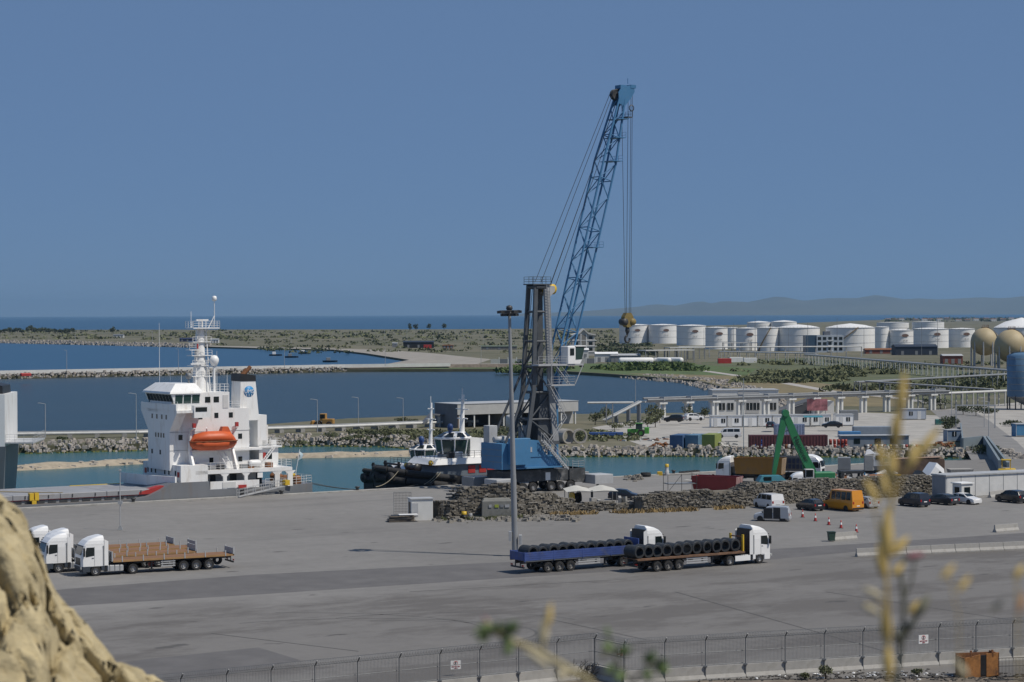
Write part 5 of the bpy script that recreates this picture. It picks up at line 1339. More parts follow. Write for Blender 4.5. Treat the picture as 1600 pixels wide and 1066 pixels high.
# cars across the basin
car('suv', 'off_roader', 'black off-roader parked under the pipe bridge', 'car', P_BLK, cp(1053, 659), R(165))
car('suv', 'off_roader', 'white off-roader parked under the pipe bridge', 'car', P_WHT, cp(1084, 657), R(20))
car('sedan', 'saloon_car', 'black saloon in front of the white site cabins', 'car', P_BLK, cp(1300, 668), R(175))
car('hatch', 'hatchback', 'black hatchback nosed up to the white site cabins', 'car', P_BLK, cp(1205, 669), R(75))
car('hatch', 'hatchback', 'dark red hatchback beside the white site cabins', 'car', P_BRN, cp(1231, 668), R(70))
car('van', 'panel_van', 'white van with a blue load standing behind the green container', 'van', P_WHT, cp(1139, 684), R(175))

# ------------------------------------------------------------------ dry-stacked stone walls in the yard
WALLST = M('wall_stone', (0.155, 0.14, 0.115), .95, var=.45, scale=.7, stain=(.07, .065, .055), stain_amt=.7, stain_scale=.9)
WALLST2 = M('wall_stone_pale', (0.22, 0.205, 0.18), .95, var=.3, scale=.9)
def rubble_wall(label, pts, hts, thick, rows, size=(.7, .55, .26), rough=.7):
    """pts: ground line of the near face; hts: height at each point"""
    t = T('stone_wall', label, 'stone wall', (pts[0].x, pts[0].y, 0))
    a, b = MB(), MB(); core = MB(); base = Vector(t.location)
    rg = random.Random(len(pts) + int(hts[0] * 10))
    rings = []
    for p0, p1, h0, h1 in zip(pts[:-1], pts[1:], hts[:-1], hts[1:]):
        d = (p1 - p0); L = d.length; d.normalize(); n = Vector((-d.y, d.x, 0)); rz = math.atan2(d.y, d.x)
        for i, u in enumerate((0, 1)):
            p = p0.lerp(p1, u) - base; h = (h0, h1)[i] * .88
            rings.append([p + n * .5, p + n * (.75 + .12 * h) + Vector((0, 0, h)), p + n * (thick - .5) + Vector((0, 0, h)), p + n * (thick - .2)])
        x = 0
        nrow = int(max(h0, h1) / size[2]) + 1
        for r in range(nrow):
            z = r * size[2]
            x = rg.uniform(-.3, 0)
            while x < L:
                w = size[0] * rg.choice((.5, .7, .9, 1, 1.3, 1.7))
                u = min(1, max(0, (x + w / 2) / L)); h = h0 + (h1 - h0) * u + noise.noise(Vector((x * .35 + p0.x, p0.y, 1))) * rough
                if z < h:
                    lean = .12 * z + rg.uniform(-.16, .14)
                    c = p0 - base + d * (x + w / 2) + n * (.35 + lean)
                    (b if rg.random() < .3 else a).m = Matrix.Identity(4)
                    stone_q(b if rg.random() < .3 else a, (c.x, c.y, z + size[2] * .5), w * 1.08, size[1] * rg.uniform(.8, 1.3), size[2] * rg.uniform(.75, 1.25), rz + rg.uniform(-.12, .12), rg, .25)
                    if z + size[2] * 1.6 > h:
                        for k in range(int(thick / .6)):
                            c2 = c + n * (k * .6 + .3)
                            stone_q(a if rg.random() < .6 else b, (c2.x, c2.y, z + size[2] * rg.uniform(.2, .7) - .05 * k), w * rg.uniform(.7, 1.2), .65, size[2] * rg.uniform(.8, 1.5), rz + rg.uniform(-.6, .6), rg, .3)
                x += w
    core.loft(rings)
    core.o('wall_core', WALLST, t)
    tag(a.o('wall_stones', WALLST, t), kind='stuff'); tag(b.o('pale_stones', WALLST2, t), kind='stuff')
    return t
rubble_wall('long dry-stacked stone wall running behind the parked cars and orange minibus', [GP(1008, 799), GP(1040, 797), GP(1160, 792), GP(1180, 791), GP(1300, 783), GP(1400, 777), GP(1470, 772), GP(1498, 771)], [1.7, 2.3, 2.4, 3.0, 2.9, 2.7, 2.3, .5], 2.6, 12, (.36, .42, .14))
rubble_wall('broken stone wall standing between the crane and the lighting mast', [GP(684, 811), GP(696, 812), GP(712, 811), GP(735, 810), GP(760, 809), GP(800, 808), GP(830, 806), GP(862, 803), GP(900, 799)], [.6, 2.2, 2.0, 3.7, 3.5, 4.0, 3.0, 2.6, .8], 4.2, 12, (.46, .5, .19), 1.5)
fb = MB()
for k in range(260):
    p = GP(rnd.uniform(676, 905), 812 + rnd.gauss(0, 2.2) - (rnd.random() * 8 if k % 2 else 0)); q = rnd.choice((.15, .2, .3, .45, .6)); stone(fb, (p.x, p.y, q * .3), q * 1.4, q, q * .7, rnd, .4)
tag(fb.o('fallen_stones', WALLST2), 'loose stones fallen around the broken wall', 'stones', kind='stuff')
rubble_wall('low ridge of rubble beside the scrap and cable reel', [GP(860, 803), GP(905, 800), GP(1012, 796)], [1.0, .8, 1.1], 1.6, 5, (.36, .4, .17))
# dry grass along the foot of the walls
STRAW = M('straw_grass', (0.27, 0.19, 0.085), .95, var=.3, scale=1.5)
def tufts(name, pts, n, h, spread, mat, label, z=0.0, cat='grass', wind=.5):
    mb = MB()
    for p, nn in [along(pts, .001 + sum((Vector(b[:2]).to_3d() - Vector(a[:2]).to_3d()).length for a, b in zip(pts[:-1], pts[1:])) / n)][0] if False else along(pts, max(.02, sum((Vector((b[0], b[1], 0)) - Vector((a[0], a[1], 0))).length for a, b in zip(pts[:-1], pts[1:])) / n)):
        c = p + nn * rnd.gauss(0, spread); hh = h * rnd.uniform(.4, 1.2)
        k = noise.noise(Vector((c.x * .3, c.y * .3, 5)))
        if k < -.15: continue
        a = rnd.uniform(0, 3.14); w = .1 * h / .5
        dx, dy = math.cos(a) * w, math.sin(a) * w; lx, ly = rnd.gauss(0, wind) * hh, rnd.gauss(0, wind) * hh
        mb.add([(c.x - dx, c.y - dy, z), (c.x + dx, c.y + dy, z), (c.x + lx + dx * .3, c.y + ly + dy * .3, z + hh), (c.x + lx - dx * .3, c.y + ly - dy * .3, z + hh)], [(0, 1, 2, 3)])
    return tag(mb.o(name, mat), label, cat, kind='stuff')
tufts('dry_grass', [GP(862, 806), GP(905, 804), GP(1000, 801), GP(1060, 799), GP(1160, 794)], 1800, .45, .5, STRAW, 'dry yellow grass along the foot of the stone walls')
tufts('green_grass', [GP(690, 813), GP(760, 812), GP(830, 808)], 700, .4, .4, M('weed_green', (.09, .1, .04), .95, var=.3), 'weeds along the foot of the broken stone wall')

# ------------------------------------------------------------------ small things around the walls
ks = T('kiosk', 'small grey site kiosk with open dark doorway beside the broken wall', 'kiosk', GP(657, 812), R(14))
MB().bbox(-1.35, 1.35, -1.0, 1.0, 0, 2.55, .05).o('wall', OFFW, ks); MB().box(-1.45, 1.45, -1.1, 1.1, 2.55, 2.68).o('roof', LGREY, ks)
MB().box(-1.39, -1.35, -.6, .5, .1, 2.2).o('doorway', BLACKP, ks); MB().box(-1.3, -.5, -1.03, -1.0, .5, 2.1).o('side_panel', LGREY, ks)
mf = T('mesh_panel', 'wire mesh panel leaning behind the grey kiosk', 'mesh panel', GP(628, 806), R(8))
mb = MB()
for k in range(13): mb.tube((-1.0 + k * .18, 0, 0), (-1.0 + k * .18, .1, 2.9), .015, 4)
for k in range(9): mb.tube((-1.0, .04, .2 + k * .33), (1.16, .04, .2 + k * .33), .015, 4)
mb.o('wire_grid', DKSTEEL, mf)
mb = MB(); mb.tube((-1.0, 0, 0), (-1.0, .1, 2.95), .035, 5); mb.tube((1.16, 0, 0), (1.16, .1, 2.95), .035, 5); mb.tube((-1.0, .1, 2.95), (1.16, .1, 2.95), .035, 5); mb.o('frame', GREYP, mf)
pl = T('timber_stack', 'low stack of boards and pallets in front of the kiosk', 'timber stack', GP(628, 815), R(10))
for k in range(9):
    MB().box(-1.6 + rnd.uniform(-.3, .3), 1.4 + rnd.uniform(-.4, .4), -.8 + rnd.uniform(-.2, .2), .7 + rnd.uniform(-.2, .2), .09 * k, .09 * k + .06).o('board', M('old_board', (.24, .2, .16), .9, var=.3, scale=2) if k % 2 else DKSTEEL, pl, None, rnd.uniform(-.1, .1))
MB().box(-.4, 1.9, -.6, .5, .82, .88).o('white_sheet', WHITE, pl)
tb = T('transformer_kiosk', 'grey concrete transformer box with small notice plates before the broken wall', 'transformer box', GP(776, 809), R(6))
MB().loft([[(-1.9, -1.1, 0), (1.9, -1.1, 0), (1.9, 1.1, 0), (-1.9, 1.1, 0)], [(-1.85, -1.05, 2.1), (1.85, -1.05, 2.1), (1.85, 1.05, 2.1), (-1.85, 1.05, 2.1)], [(-1.6, -.85, 2.4), (1.6, -.85, 2.4), (1.6, .85, 2.4), (-1.6, .85, 2.4)]]).o('body', M('kiosk_concrete', (.2, .2, .185), .9, var=.15, scale=1.2, stain=(.1, .1, .09), stain_amt=.7), tb)
for x, w, c in ((-.9, .35, LGREY), (-.1, .5, M('lime_sign', (.3, .36, .05), .6)), (.55, .4, GREYP), (1.2, .55, LGREY)):
    MB().box(x - w / 2, x + w / 2, -1.13, -1.09, 1.35, 1.7).o('notice_plate', c, tb)
bl = T('oil_drum', 'yellow and black drum standing before the broken wall', 'drum', GP(725, 811))
MB().lathe([(0, 0), (.32, 0), (.32, .3), (.34, .31), (.34, .33), (.32, .34), (.32, .55)], 14).o('lower_half', BLACKP, bl); MB().lathe([(.32, .55), (.33, .58), (.32, .62), (.32, .92), (0, .92)], 14).o('upper_half', YELLOW, bl)
mb = MB().lathe([(0, 0), (.26, 0), (.26, .7), (0, .7)], 12); tag(mb.o('oil_drum', GREYP, None, GP(735, 811)), 'small grey drum beside the yellow and black one', 'drum')
cr = T('cable_reel', 'big cable reel with yellow and dark flanges among the scrap', 'cable reel', GP(899, 789, 0) + Vector((0, 0, .95)), R(20))
for x, m2 in ((-.5, YELLOW), (.5, DKSTEEL)):
    MB().lathe([(0, x - .06), (.95, x - .06), (.95, x + .06), (0, x + .06)], 24, (0, 0, 0), 'x', False).o('flange', m2, cr)
MB().lathe([(.6, -.5), (.6, .5)], 18, (0, 0, 0), 'x').o('cable_winding', RUBBER, cr)
tp = T('tarpaulin_canopy', 'sagging pale tarpaulin canopy on a dark post beside the crane wheels', 'canopy', GP(925, 790), R(8))
mb = MB(); nx, ny = 14, 5; vs = []
for j in range(ny + 1):
    for i in range(nx + 1):
        x = -3.4 + 6.8 * i / nx; y = -.6 + 3.4 * j / ny
        z = 1.85 + .45 * (1 - abs(abs(x) - 1.7) / 1.7) * (.4 + .6 * j / ny) + .2 * (j / ny)
        vs.append((x, y, z))
mb.add(vs, [(j * (nx + 1) + i, j * (nx + 1) + i + 1, (j + 1) * (nx + 1) + i + 1, (j + 1) * (nx + 1) + i) for j in range(ny) for i in range(nx)], True)
mb.o('sheet', M('tarpaulin', (.5, .49, .45), .8, var=.1), tp)
MB().tube((0, 0, 0), (0, 0, 1.95), .16, 8).o('post', DKSTEEL, tp)
mb = MB(); mb.tube((-3.2, 2.5, 0), (-3.2, 2.5, 2.05), .05, 5); mb.tube((3.2, 2.5, 0), (3.2, 2.5, 2.05), .05, 5); mb.tube((-3.2, -.5, 0), (-3.2, -.5, 1.85), .05, 5); mb.tube((3.2, -.5, 0), (3.2, -.5, 1.85), .05, 5); mb.tube((-3.3, -.55, 1.86), (3.3, -.55, 1.86), .05, 5); mb.tube((-3.3, 2.5, 2.02), (3.3, 2.5, 2.02), .05, 5); mb.o('pole_frame', GREYP, tp)
cs = T('concrete_debris', 'broken concrete slabs propped beside the dark blue car', 'concrete slabs', GP(950, 795), R(12))
for q, (x, y, z, a, b2, c2, rx, rz) in enumerate(((-1.2, 0, .5, .4, .9, 1.4, .1, 0), (.1, .1, .35, 1.9, .7, .7, 0, .1), (1.6, .1, .75, .35, 1.4, 1.5, .12, -.2), (2.2, .2, .75, .25, 1.2, 1.5, -.1, .3), (-1.8, .6, .7, .9, .5, 1.4, 0, .4), (-2.6, .1, .3, .7, .7, .6, .2, .7))):
    o = MB().cbox((0, 0, 0), (a, b2, c2)).o('slab', CONC, cs, (x, y, z)); o.rotation_euler = (rx, 0, rz)
sc = T('scrap_heap', 'small heap of orange and black machine scrap before the canopy', 'scrap heap', GP(903, 793))
for k in range(22):
    o = MB(); stone(o, (0, 0, 0), rnd.uniform(.3, .8), rnd.uniform(.2, .5), rnd.uniform(.2, .5), rnd, .4)
    oo = o.o('scrap_piece', (M('scrap_orange', (.42, .11, .035), .7, var=.2), DKSTEEL, DKSTEEL, LGREY)[k % 4], sc, (rnd.uniform(-2, 1.8), rnd.uniform(-.5, .6), rnd.uniform(.15, .6)))
# quay clutter
ty = MB().lathe([(.35, -.3), (.75, -.32), (.85, 0), (.75, .32), (.35, .3), (.35, -.3)], 18, (0, 0, .32), 'z', False)
tag(ty.o('lorry_tyre', RUBBER, None, GP(1009, 745)), 'large black tyre lying on the open quay', 'tyre')
ty2 = [MB().lathe([(.25, -.15), (.5, -.17), (.57, 0), (.5, .17), (.25, .15), (.25, -.15)], 16, (0, 0, .2), 'z', False).mesh('tyre_fender', RUBBER)][0]
for k in range(5):
    o = bpy.data.objects.new('tyre_fender', ty2); COL.objects.link(o); o.location = GP(1066 + k * 5.5, 740.5 - k * .5)
    tag(o, 'small black tyre in the row lying by the quay edge', 'tyre', 'tyres by the quay edge')
dbp = MB()
for k in range(45):
    p = GP(992 + rnd.gauss(0, 7), 749 + rnd.gauss(0, 1.2)); stone(dbp, (p.x, p.y, rnd.uniform(.05, .5)), rnd.uniform(.3, 1.0), rnd.uniform(.2, .6), rnd.uniform(.2, .5), rnd, .4)
tag(dbp.o('rubble_heap', WALLST2), 'little heap of pale rubble lying near the big tyre', 'rubble', kind='stuff')
yb = T('mooring_post', 'yellow and grey mooring post on the quay edge', 'mooring post', GP(1042, 743))
MB().lathe([(.35, 0), (.35, .7), (.28, .75), (.28, 1.3)], 12).o('post', LGREY, yb); MB().lathe([(.3, 1.3), (.3, 1.75), (0, 1.8)], 12).o('cap', YELLOW, yb)
MB().bbox(-1.5, -.7, -.3, .3, 0, .6, .05).o('side_box', YELLOW, yb)
sf = T('scaffold_frame', 'thin steel scaffold frame beside the red tipper body', 'scaffold', GP(1062, 769), R(12))
for a in ((-2.0, -1), (2.2, -1), (-2.0, 1.3), (2.2, 1.3), (0, -1)): MB().tube((a[0], a[1], 0), (a[0], a[1], 2.6), .04, 5).o('upright', DKSTEEL, sf)
for p, q in (((-2, -1, 1.2), (2.2, -1, 1.2)), ((-2, 1.3, 1.2), (2.2, 1.3, 1.2)), ((-2, -1, .1), (0, -1, 2.5)), ((-2, -1, 2.5), (2.2, -1, 2.5)), ((-2, -1, 1.2), (-2, 1.3, 1.2)), ((2.2, -1, 1.2), (2.2, 1.3, 1.2))): MB().tube(p, q, .035, 5).o('bar', DKSTEEL, sf)
MB().box(-1.9, 2.1, -.9, 1.2, 1.2, 1.28).o('platform', GREYP, sf)

# ------------------------------------------------------------------ tipper lorries and machines behind the wall
def tipper_body(parent, L, W, H, m1, m2, name='tipper_body', x0=0.0, z0=1.1, ribs=0):
    """open-topped steel body, sides flaring"""
    o = [(x0, -W * .42, z0), (x0 + L, -W * .42, z0), (x0 + L, W * .42, z0), (x0, W * .42, z0)]
    tpp = [(x0 - .2, -W / 2, z0 + H), (x0 + L + .25, -W / 2, z0 + H), (x0 + L + .25, W / 2, z0 + H), (x0 - .2, W / 2, z0 + H)]
    mb = MB(); P = [Vector(p) for p in o]; U = [Vector(p) for p in tpp]
    mb.slab([P[0], P[1], P[2], P[3]], .08)
    for i in (0, 2): mb.slab([P[i], P[(i + 1) % 4], U[(i + 1) % 4], U[i]], .08)
    b = mb.o(name, m1, parent)
    MB().slab([P[3], P[0], U[0], U[3]], .08).o('tailgate', m2, b); MB().slab([P[1], P[2], U[2], U[1]], .08).o('headboard', m1, b)
    for s in (0, 2):
        e = .06 if s == 0 else -.06
        mb = MB(); mb.tube(U[s], U[(s + 1) % 4], .09, 4); mb.o('top_rim', m1, b)
        for k in range(ribs):
            u = (k + .5) / ribs; a = P[s].lerp(P[(s + 1) % 4], u); c = U[s].lerp(U[(s + 1) % 4], u)
            MB().tube(a, c, .08, 4).o('rib', m1, b)
    for u in (.12, .4, .62, .88):
        MB().tube(P[3].lerp(P[0], u) - Vector((.04, 0, 0)), U[3].lerp(U[0], u) - Vector((.04, 0, 0)), .06, 4).o('tailgate_rib', m2, b)
    return b
MUST = M('mustard_paint', (.3, .15, .03), .6, var=.2, scale=.5, stain=(.12, .1, .08), stain_amt=.7, stain_scale=.5, stretch=(1, 1, .4))
PINK = M('faded_red', (.42, .26, .25), .7, var=.15); DKRED = M('deep_red', (.25, .03, .03), .55, var=.15)
rb = T('tipper_skip', 'red tipper body with faded pink tailgate set down on the ground', 'tipper body', GP(1154, 770), R(152))
tipper_body(rb, 6.4, 2.5, 1.9, DKRED, PINK, x0=0, z0=.3)
ot = T('tipper_lorry', 'white-cabbed tipper lorry with mustard yellow body near the basin', 'tipper lorry', GP(1136, 752), R(158))
tractor(ot, lower=BLACKP, rear_x=-6.2, deflect=False)
tipper_body(ot, 7.0, 2.5, 2.3, MUST, M('tan_gate', (.4, .3, .2), .7, var=.2), x0=-8.6, z0=1.3)
for s in (-1, 1): wheel(ot, -4.9, s * 1.23, .51, .5, RIMD); wheel(ot, -7.5, s * 1.23, .51, .5, RIMD)
MB().box(-8.6, -1.0, -.5, .5, .7, 1.25).o('subframe', DKSTEEL, ot)
gt = T('tipper_lorry', 'grey ribbed tipper lorry with white cab and open door behind the green machine', 'tipper lorry', GP(1272, 750), R(-22))
tractor(gt, lower=CABW, rear_x=-4.4, deflect=False)
GRB = M('dusty_grey', (.17, .165, .165), .7, var=.2); 
b = tipper_body(gt, 5.2, 2.5, 2.0, GRB, GRB, x0=-6.4, z0=1.4)
for i in range(8):
    for z in (1.7, 2.55): MB().box(-6.1 + i * .62, -5.7 + i * .62, -1.34 + (.02 if z < 2 else -.0), -1.22, z, z + .62).o('side_panel', M('panel_navy', (.04, .05, .09), .6), b)
for s in (-1, 1): wheel(gt, -5.7, s * 1.23, .51, .5, RIMD)
dr = MB().box(-.5, .5, 0, .06, 1.0, 2.6).o('open_door', CABW, gt, (1.2, -1.3, 0), R(-65))
# teal bus cab and old vehicles close behind the wall
tv = T('old_van', 'teal van body with white screen standing tight behind the stone wall', 'van', GP(1205, 769), R(8))
MB().loft([[(-1.9, -1, .5), (2.0, -1, .5), (2.0, 1, .5), (-1.9, 1, .5)], [(-2.0, -1, 1.6), (2.0, -1, 1.6), (2.0, 1, 1.6), (-2.0, 1, 1.6)], [(-1.5, -.85, 2.35), (1.2, -.85, 2.35), (1.2, .85, 2.35), (-1.5, .85, 2.35)]]).o('body', TEAL, tv)
for x in (-1.4, 1.4):
    for s in (-1, 1): wheel(tv, x, s * 1.0, .33, .2, RIMD)
MB().box(-1.3, -.2, -1.0, -.93, 1.65, 2.2).o('side_window', GLASS, tv)
ob = T('engine_cover', 'orange engine cover lying against the teal van', 'engine cover', GP(1214, 768), R(5))
MB().loft([[(-1.3, -.6, .9), (1.3, -.6, .9), (1.3, .6, .9), (-1.3, .6, .9)], [(-.9, -.4, 1.5), (.9, -.4, 1.5), (.9, .4, 1.5), (-.9, .4, 1.5)]]).o('cover', M('faded_orange', (.42, .13, .04), .6, var=.15), ob); MB().box(-1.1, 1.1, -.5, .5, 0, .9).o('engine_block', DKSTEEL, ob)
wv = T('old_lorry', 'faded white lorry front wedged behind the stone wall', 'lorry', GP(1246, 768), R(180))
tractor(wv, lower=LGREY, rear_x=-3.0, deflect=False)
wv.scale = (.8, .9, .72)
# green material handler
gh = T('material_handler', 'green material handler with long folded arm among the tipper lorries', 'material handler', GP(1276, 765), R(188))
MB().box(-1.6, 1.6, -1.3, 1.3, .6, 1.1).o('undercarriage', DKSTEEL, gh)
for x in (-1.2, 1.2):
    for s in (-1, 1): wheel(gh, x, s * 1.35, .55, .4, RIMD)
for x in (-2.1, 2.1): MB().box(x - .3, x + .3, -1.6, 1.6, .1, .5).o('stabiliser', GREENP, gh)
mb = MB(); mb.bbox(-2.4, .6, -1.2, 1.2, 1.2, 2.5, .1); mb.o('engine_housing', GREENP, gh)
mb = MB(); mb.bbox(.7, 2.0, .2, 1.3, 1.3, 3.0, .08); cbb = mb.o('cab', LGREY, gh); MB().box(.9, 1.9, 1.29, 1.32, 1.9, 2.9).o('window', GLASS, cbb); MB().box(1.99, 2.02, .3, 1.2, 1.8, 2.9).o('windscreen', GLASS, cbb)
def arm(p, q, w0, w1, th=.5, bow=0.0):
    p = Vector(p); q = Vector(q); d = (q - p).normalized(); n = Vector((-d.z, 0, d.x))
    rr = []
    for u, w in ((0, w0 * .6), (.12, w0), (.5, (w0 + w1) / 2 * 1.05), (.9, w1), (1, w1 * .6)):
        c = p.lerp(q, u) + n * bow * math.sin(math.pi * u)
        rr.append([c + n * w / 2 + Vector((0, s * th / 2, 0)) for s in (-1, 1)] + [c - n * w / 2 + Vector((0, s * th / 2, 0)) for s in (1, -1)])
    return MB().loft(rr)
B0, B1, B2 = (.2, -.2, 1.8), (4.5, -.2, 10.9), (6.3, -.2, 1.6)
bo = arm(B0, B1, 1.25, .95, .55, -.25).o('boom', GREENP, gh)
so = arm(B1, B2, .95, .55, .45, .12).o('stick', GREENP, gh)
MB().tube((4.5, -.6, 10.9), (4.5, .2, 10.9), .5, 12).o('elbow_pin', GREENP, gh)
MB().tube((3.2, -.2, 8.6), (4.9, -.2, 8.2), .1, 8).o('stick_cylinder', LGREY, gh); MB().tube((1.6, -.55, 2.0), (2.2, -.55, 6.0), .14, 8).o('boom_cylinder', GREENP, gh)
MB().path([(1.0, -.6, 4.5), (1.2, -.9, 6.0), (2.6, -.7, 8.0), (3.6, -.6, 9.6)], .05, 5).o('hydraulic_hose', RUBBER, gh)
d = (Vector(B1) - Vector(B0)).normalized()
lettering('Hannover', 1.0, BLACKP, gh, (2.3, .14, 5.8), (-d.x, 0, -d.z), (-d.z, 0, d.x))
mb = MB(); mb.tube((6.3, -.2, 1.8), (6.3, -.2, 1.0), .14, 6)
for k in range(4):
    a = k * math.pi / 2 + .4; mb.path([(6.3, -.2, 1.1), (6.3 + .5 * math.cos(a), -.2 + .5 * math.sin(a), .7), (6.3 + .12 * math.cos(a), -.2 + .12 * math.sin(a), .15)], .1, 5)
mb.o('grapple', DKSTEEL, gh)
# scrap yard on the right
og = T('scrap_lorry', 'derelict grey lorry with white cab on a bare chassis in the scrapyard', 'lorry', GP(1352, 748), R(-8))
MB().bbox(-.2, 1.2, -1.2, 1.2, 1.3, 3.7, .1).o('sleeper_box', M('dull_grey', (.33, .33, .32), .7, var=.1), og)
MB().loft([[(1.2, -1.2, 2.0), (2.7, -1.2, 2.0), (2.7, 1.2, 2.0), (1.2, 1.2, 2.0)], [(1.2, -1.2, 3.0), (2.6, -1.2, 3.0), (2.6, 1.2, 3.0), (1.2, 1.2, 3.0)], [(1.2, -1.1, 3.9), (2.1, -1.1, 3.85), (2.1, 1.1, 3.85), (1.2, 1.1, 3.9)]]).o('cab', CABW, og)
MB().box(1.5, 2.4, -1.23, -1.2, 2.95, 3.6).o('side_window', GLASS, og); MB().loft([[(0, -.9, 3.7), (1.4, -.9, 3.85), (1.4, .9, 3.85), (0, .9, 3.7)], [(.2, -.7, 4.3), (.7, -.7, 4.4), (.7, .7, 4.4), (.2, .7, 4.3)]]).o('roof_fairing', CABW, og)
MB().box(-4.2, 2.5, -.5, .5, .8, 1.3).o('chassis', DKSTEEL, og); MB().box(-4.1, -2.2, -1.2, 1.2, 1.4, 3.2).o('load_box', GREYP, og)
for x in (-3.6, -2.4, 1.8):
    for s in (-1, 1): wheel(og, x, s * 1.2, .5, .4, RIMD)
for k, (px, py, rz, ry) in enumerate(((1352, 757, .9, .25), (1359, 757, 1.0, .1), (1368, 753, .4, 0), (1374, 750, .5, .3))):
    mb = MB().lathe([(.3, -1.2), (.38, -1.2), (.38, 1.2), (.3, 1.2), (.3, -1.2)], 14, (0, 0, 0), 'x', False)
    o = mb.o('steel_pipe', (LGREY, LGREY, RUST, LGREY)[k], None, GP(px, py) + Vector((0, 0, .55 + .1 * k)), rz); o.rotation_euler = (0, -ry, rz)
    tag(o, ('upright-leaning grey steel pipe in the scrapyard', 'grey steel pipe lying against another in the scrapyard', 'rusty brown steel pipe in the scrapyard heap', 'short pale steel pipe on top of the scrapyard heap')[k], 'pipe')
fr = T('work_bench', 'dark steel frame table standing behind the stone wall', 'work bench', GP(1330, 764), R(5))
MB().box(-1.7, 1.7, -1, 1, 2.3, 2.6).o('top', DKSTEEL, fr)
for x in (-1.5, 1.3):
    for y in (-.9, .9): MB().box(x - .14, x + .2, y - .12, y + .12, 0, 2.3).o('leg', DKSTEEL, fr)
tk = MB().bbox(-1.4, 1.4, -1, 1, 0, 1.7, .1); tag(tk.o('dark_tank', DKSTEEL, None, GP(1340, 767), R(10)), 'dark box tank beside the steel frame table', 'tank')
bc_ = T('scrap_container', 'rusty brown open container lying at the edge of the basin', 'container', GP(1435, 743), R(-3))
MB().box(-3.8, 3.8, -1.2, 1.2, .2, 2.6).o('body', M('brown_rust', (.13, .085, .06), .8, var=.35, scale=1), bc_); MB().slab([(-3.8, -1.2, 2.62), (3.4, -1.2, 2.9), (3.4, 1.2, 2.9), (-3.8, 1.2, 2.62)], .06).o('bent_roof', M('pale_rust', (.3, .2, .15), .8, var=.3), bc_)
for k in range(6): MB().box(3.8, 3.86, -1.15 + k * .4, -.85 + k * .4, .3, 2.5).o('end_rib', M('pale_rust', (.3, .2, .15), .8), bc_)
oc = T('overturned_cab', 'white lorry cab tipped forward on its nose in the scrapyard', 'lorry cab', GP(1456, 764), R(20))
cabm = MB(); cabm.at((0, 0, 1.9), 0, 0, R(38)); cabm.loft([truck_ring(1.3, -1.0, 1.2, -1.3), truck_ring(1.35, -1.0, 1.22, 0), truck_ring(1.1, -1.0, 1.2, 1.0), truck_ring(.6, -1.0, 1.05, 1.6)]); cabm.o('cab', CABW, oc)
mb = MB(); mb.at((0, 0, 1.9), 0, 0, R(38)); mb.slab([(1.36, -1.0, .1), (1.36, 1.0, .1), (1.14, 1.0, .9), (1.14, -1.0, .9)], .03); mb.o('windscreen', GLASS, oc)
mb = MB(); mb.at((0, 0, 1.9), 0, 0, R(38)); mb.box(.0, .8, -1.25, -1.21, .1, .9); mb.o('side_window', GLASS, oc)
mb = MB(); mb.at((0, 0, 1.9), 0, 0, R(38)); mb.box(-2.2, -1.0, -.9, .9, -1.5, -.7); mb.box(-1.0, 1.3, -1.1, 1.1, -1.6, -1.3); mb.o('chassis', DKSTEEL, oc)
ym = T('yellow_machine', 'small yellow machine with bucket arm behind the stone wall', 'machine', GP(1397, 768), R(10))
MB().bbox(-1.2, .8, -.8, .8, .5, 1.5, .1).o('body', YELLOW, ym); MB().box(.0, .9, -.5, .5, 1.5, 2.4).o('cab', M('dull_yellow', (.35, .22, .03), .6), ym); arm((-.8, 0, 1.2), (-2.6, 0, 2.0), .35, .25, .3).o('arm', YELLOW, ym); MB().lathe([(.0, -.8), (.45, -.8), (.45, .8), (0, .8)], 12, (0, 0, .45), 'y').o('track', DKSTEEL, ym)
for k, (px, py, w, h, m2, lab) in enumerate(((1385, 741, 3, 1.4, CONC, 'grey concrete trough behind the fallen pipes'), (1500, 745, 3.0, 1.2, CONC, 'concrete trough at the basin end beside the road wall'), (1478, 749, 2.2, .9, CONC, 'broken concrete block near the overturned cab'))):
    mb = MB(); mb.loft([[(-w / 2, -1, 0), (w / 2, -1, 0), (w / 2, 1, 0), (-w / 2, 1, 0)], [(-w / 2 - .3, -1.2, h), (w / 2 + .3, -1.2, h), (w / 2 + .3, 1.2, h), (-w / 2 - .3, 1.2, h)]]); tag(mb.o('concrete_trough', m2, None, GP(px, py), R(4)), lab, 'concrete block')
dz = T('bulldozer', 'yellow digger standing behind the white shed by the road wall', 'digger', GP(1570, 752), R(170))
MB().bbox(-1.6, 1.0, -.9, .9, .7, 1.9, .12).o('body', YELLOW, dz); mb = MB(); mb.box(-.9, .5, -.8, .8, 3.1, 3.25)
for x in (-.8, .4):
    for y in (-.7, .7): mb.tube((x, y, 1.9), (x, y, 3.1), .05, 4)
mb.o('cab_frame', YELLOW, dz)
for s in (-1, 1): MB().prism([(-1.9, .5), (-1.5, .05), (1.3, .05), (1.7, .5), (1.3, .9), (-1.5, .9)], s * .95 - .25, s * .95 + .25).o('track', DKSTEEL, dz)
arm((.9, 0, 1.3), (4.2, 0, .8), .4, .3, .3).o('arm', YELLOW, dz); MB().prism([(4.2, .2), (5.0, .1), (4.8, 1.2), (4.2, 1.0)], -.9, .9).o('bucket', LGREY, dz)
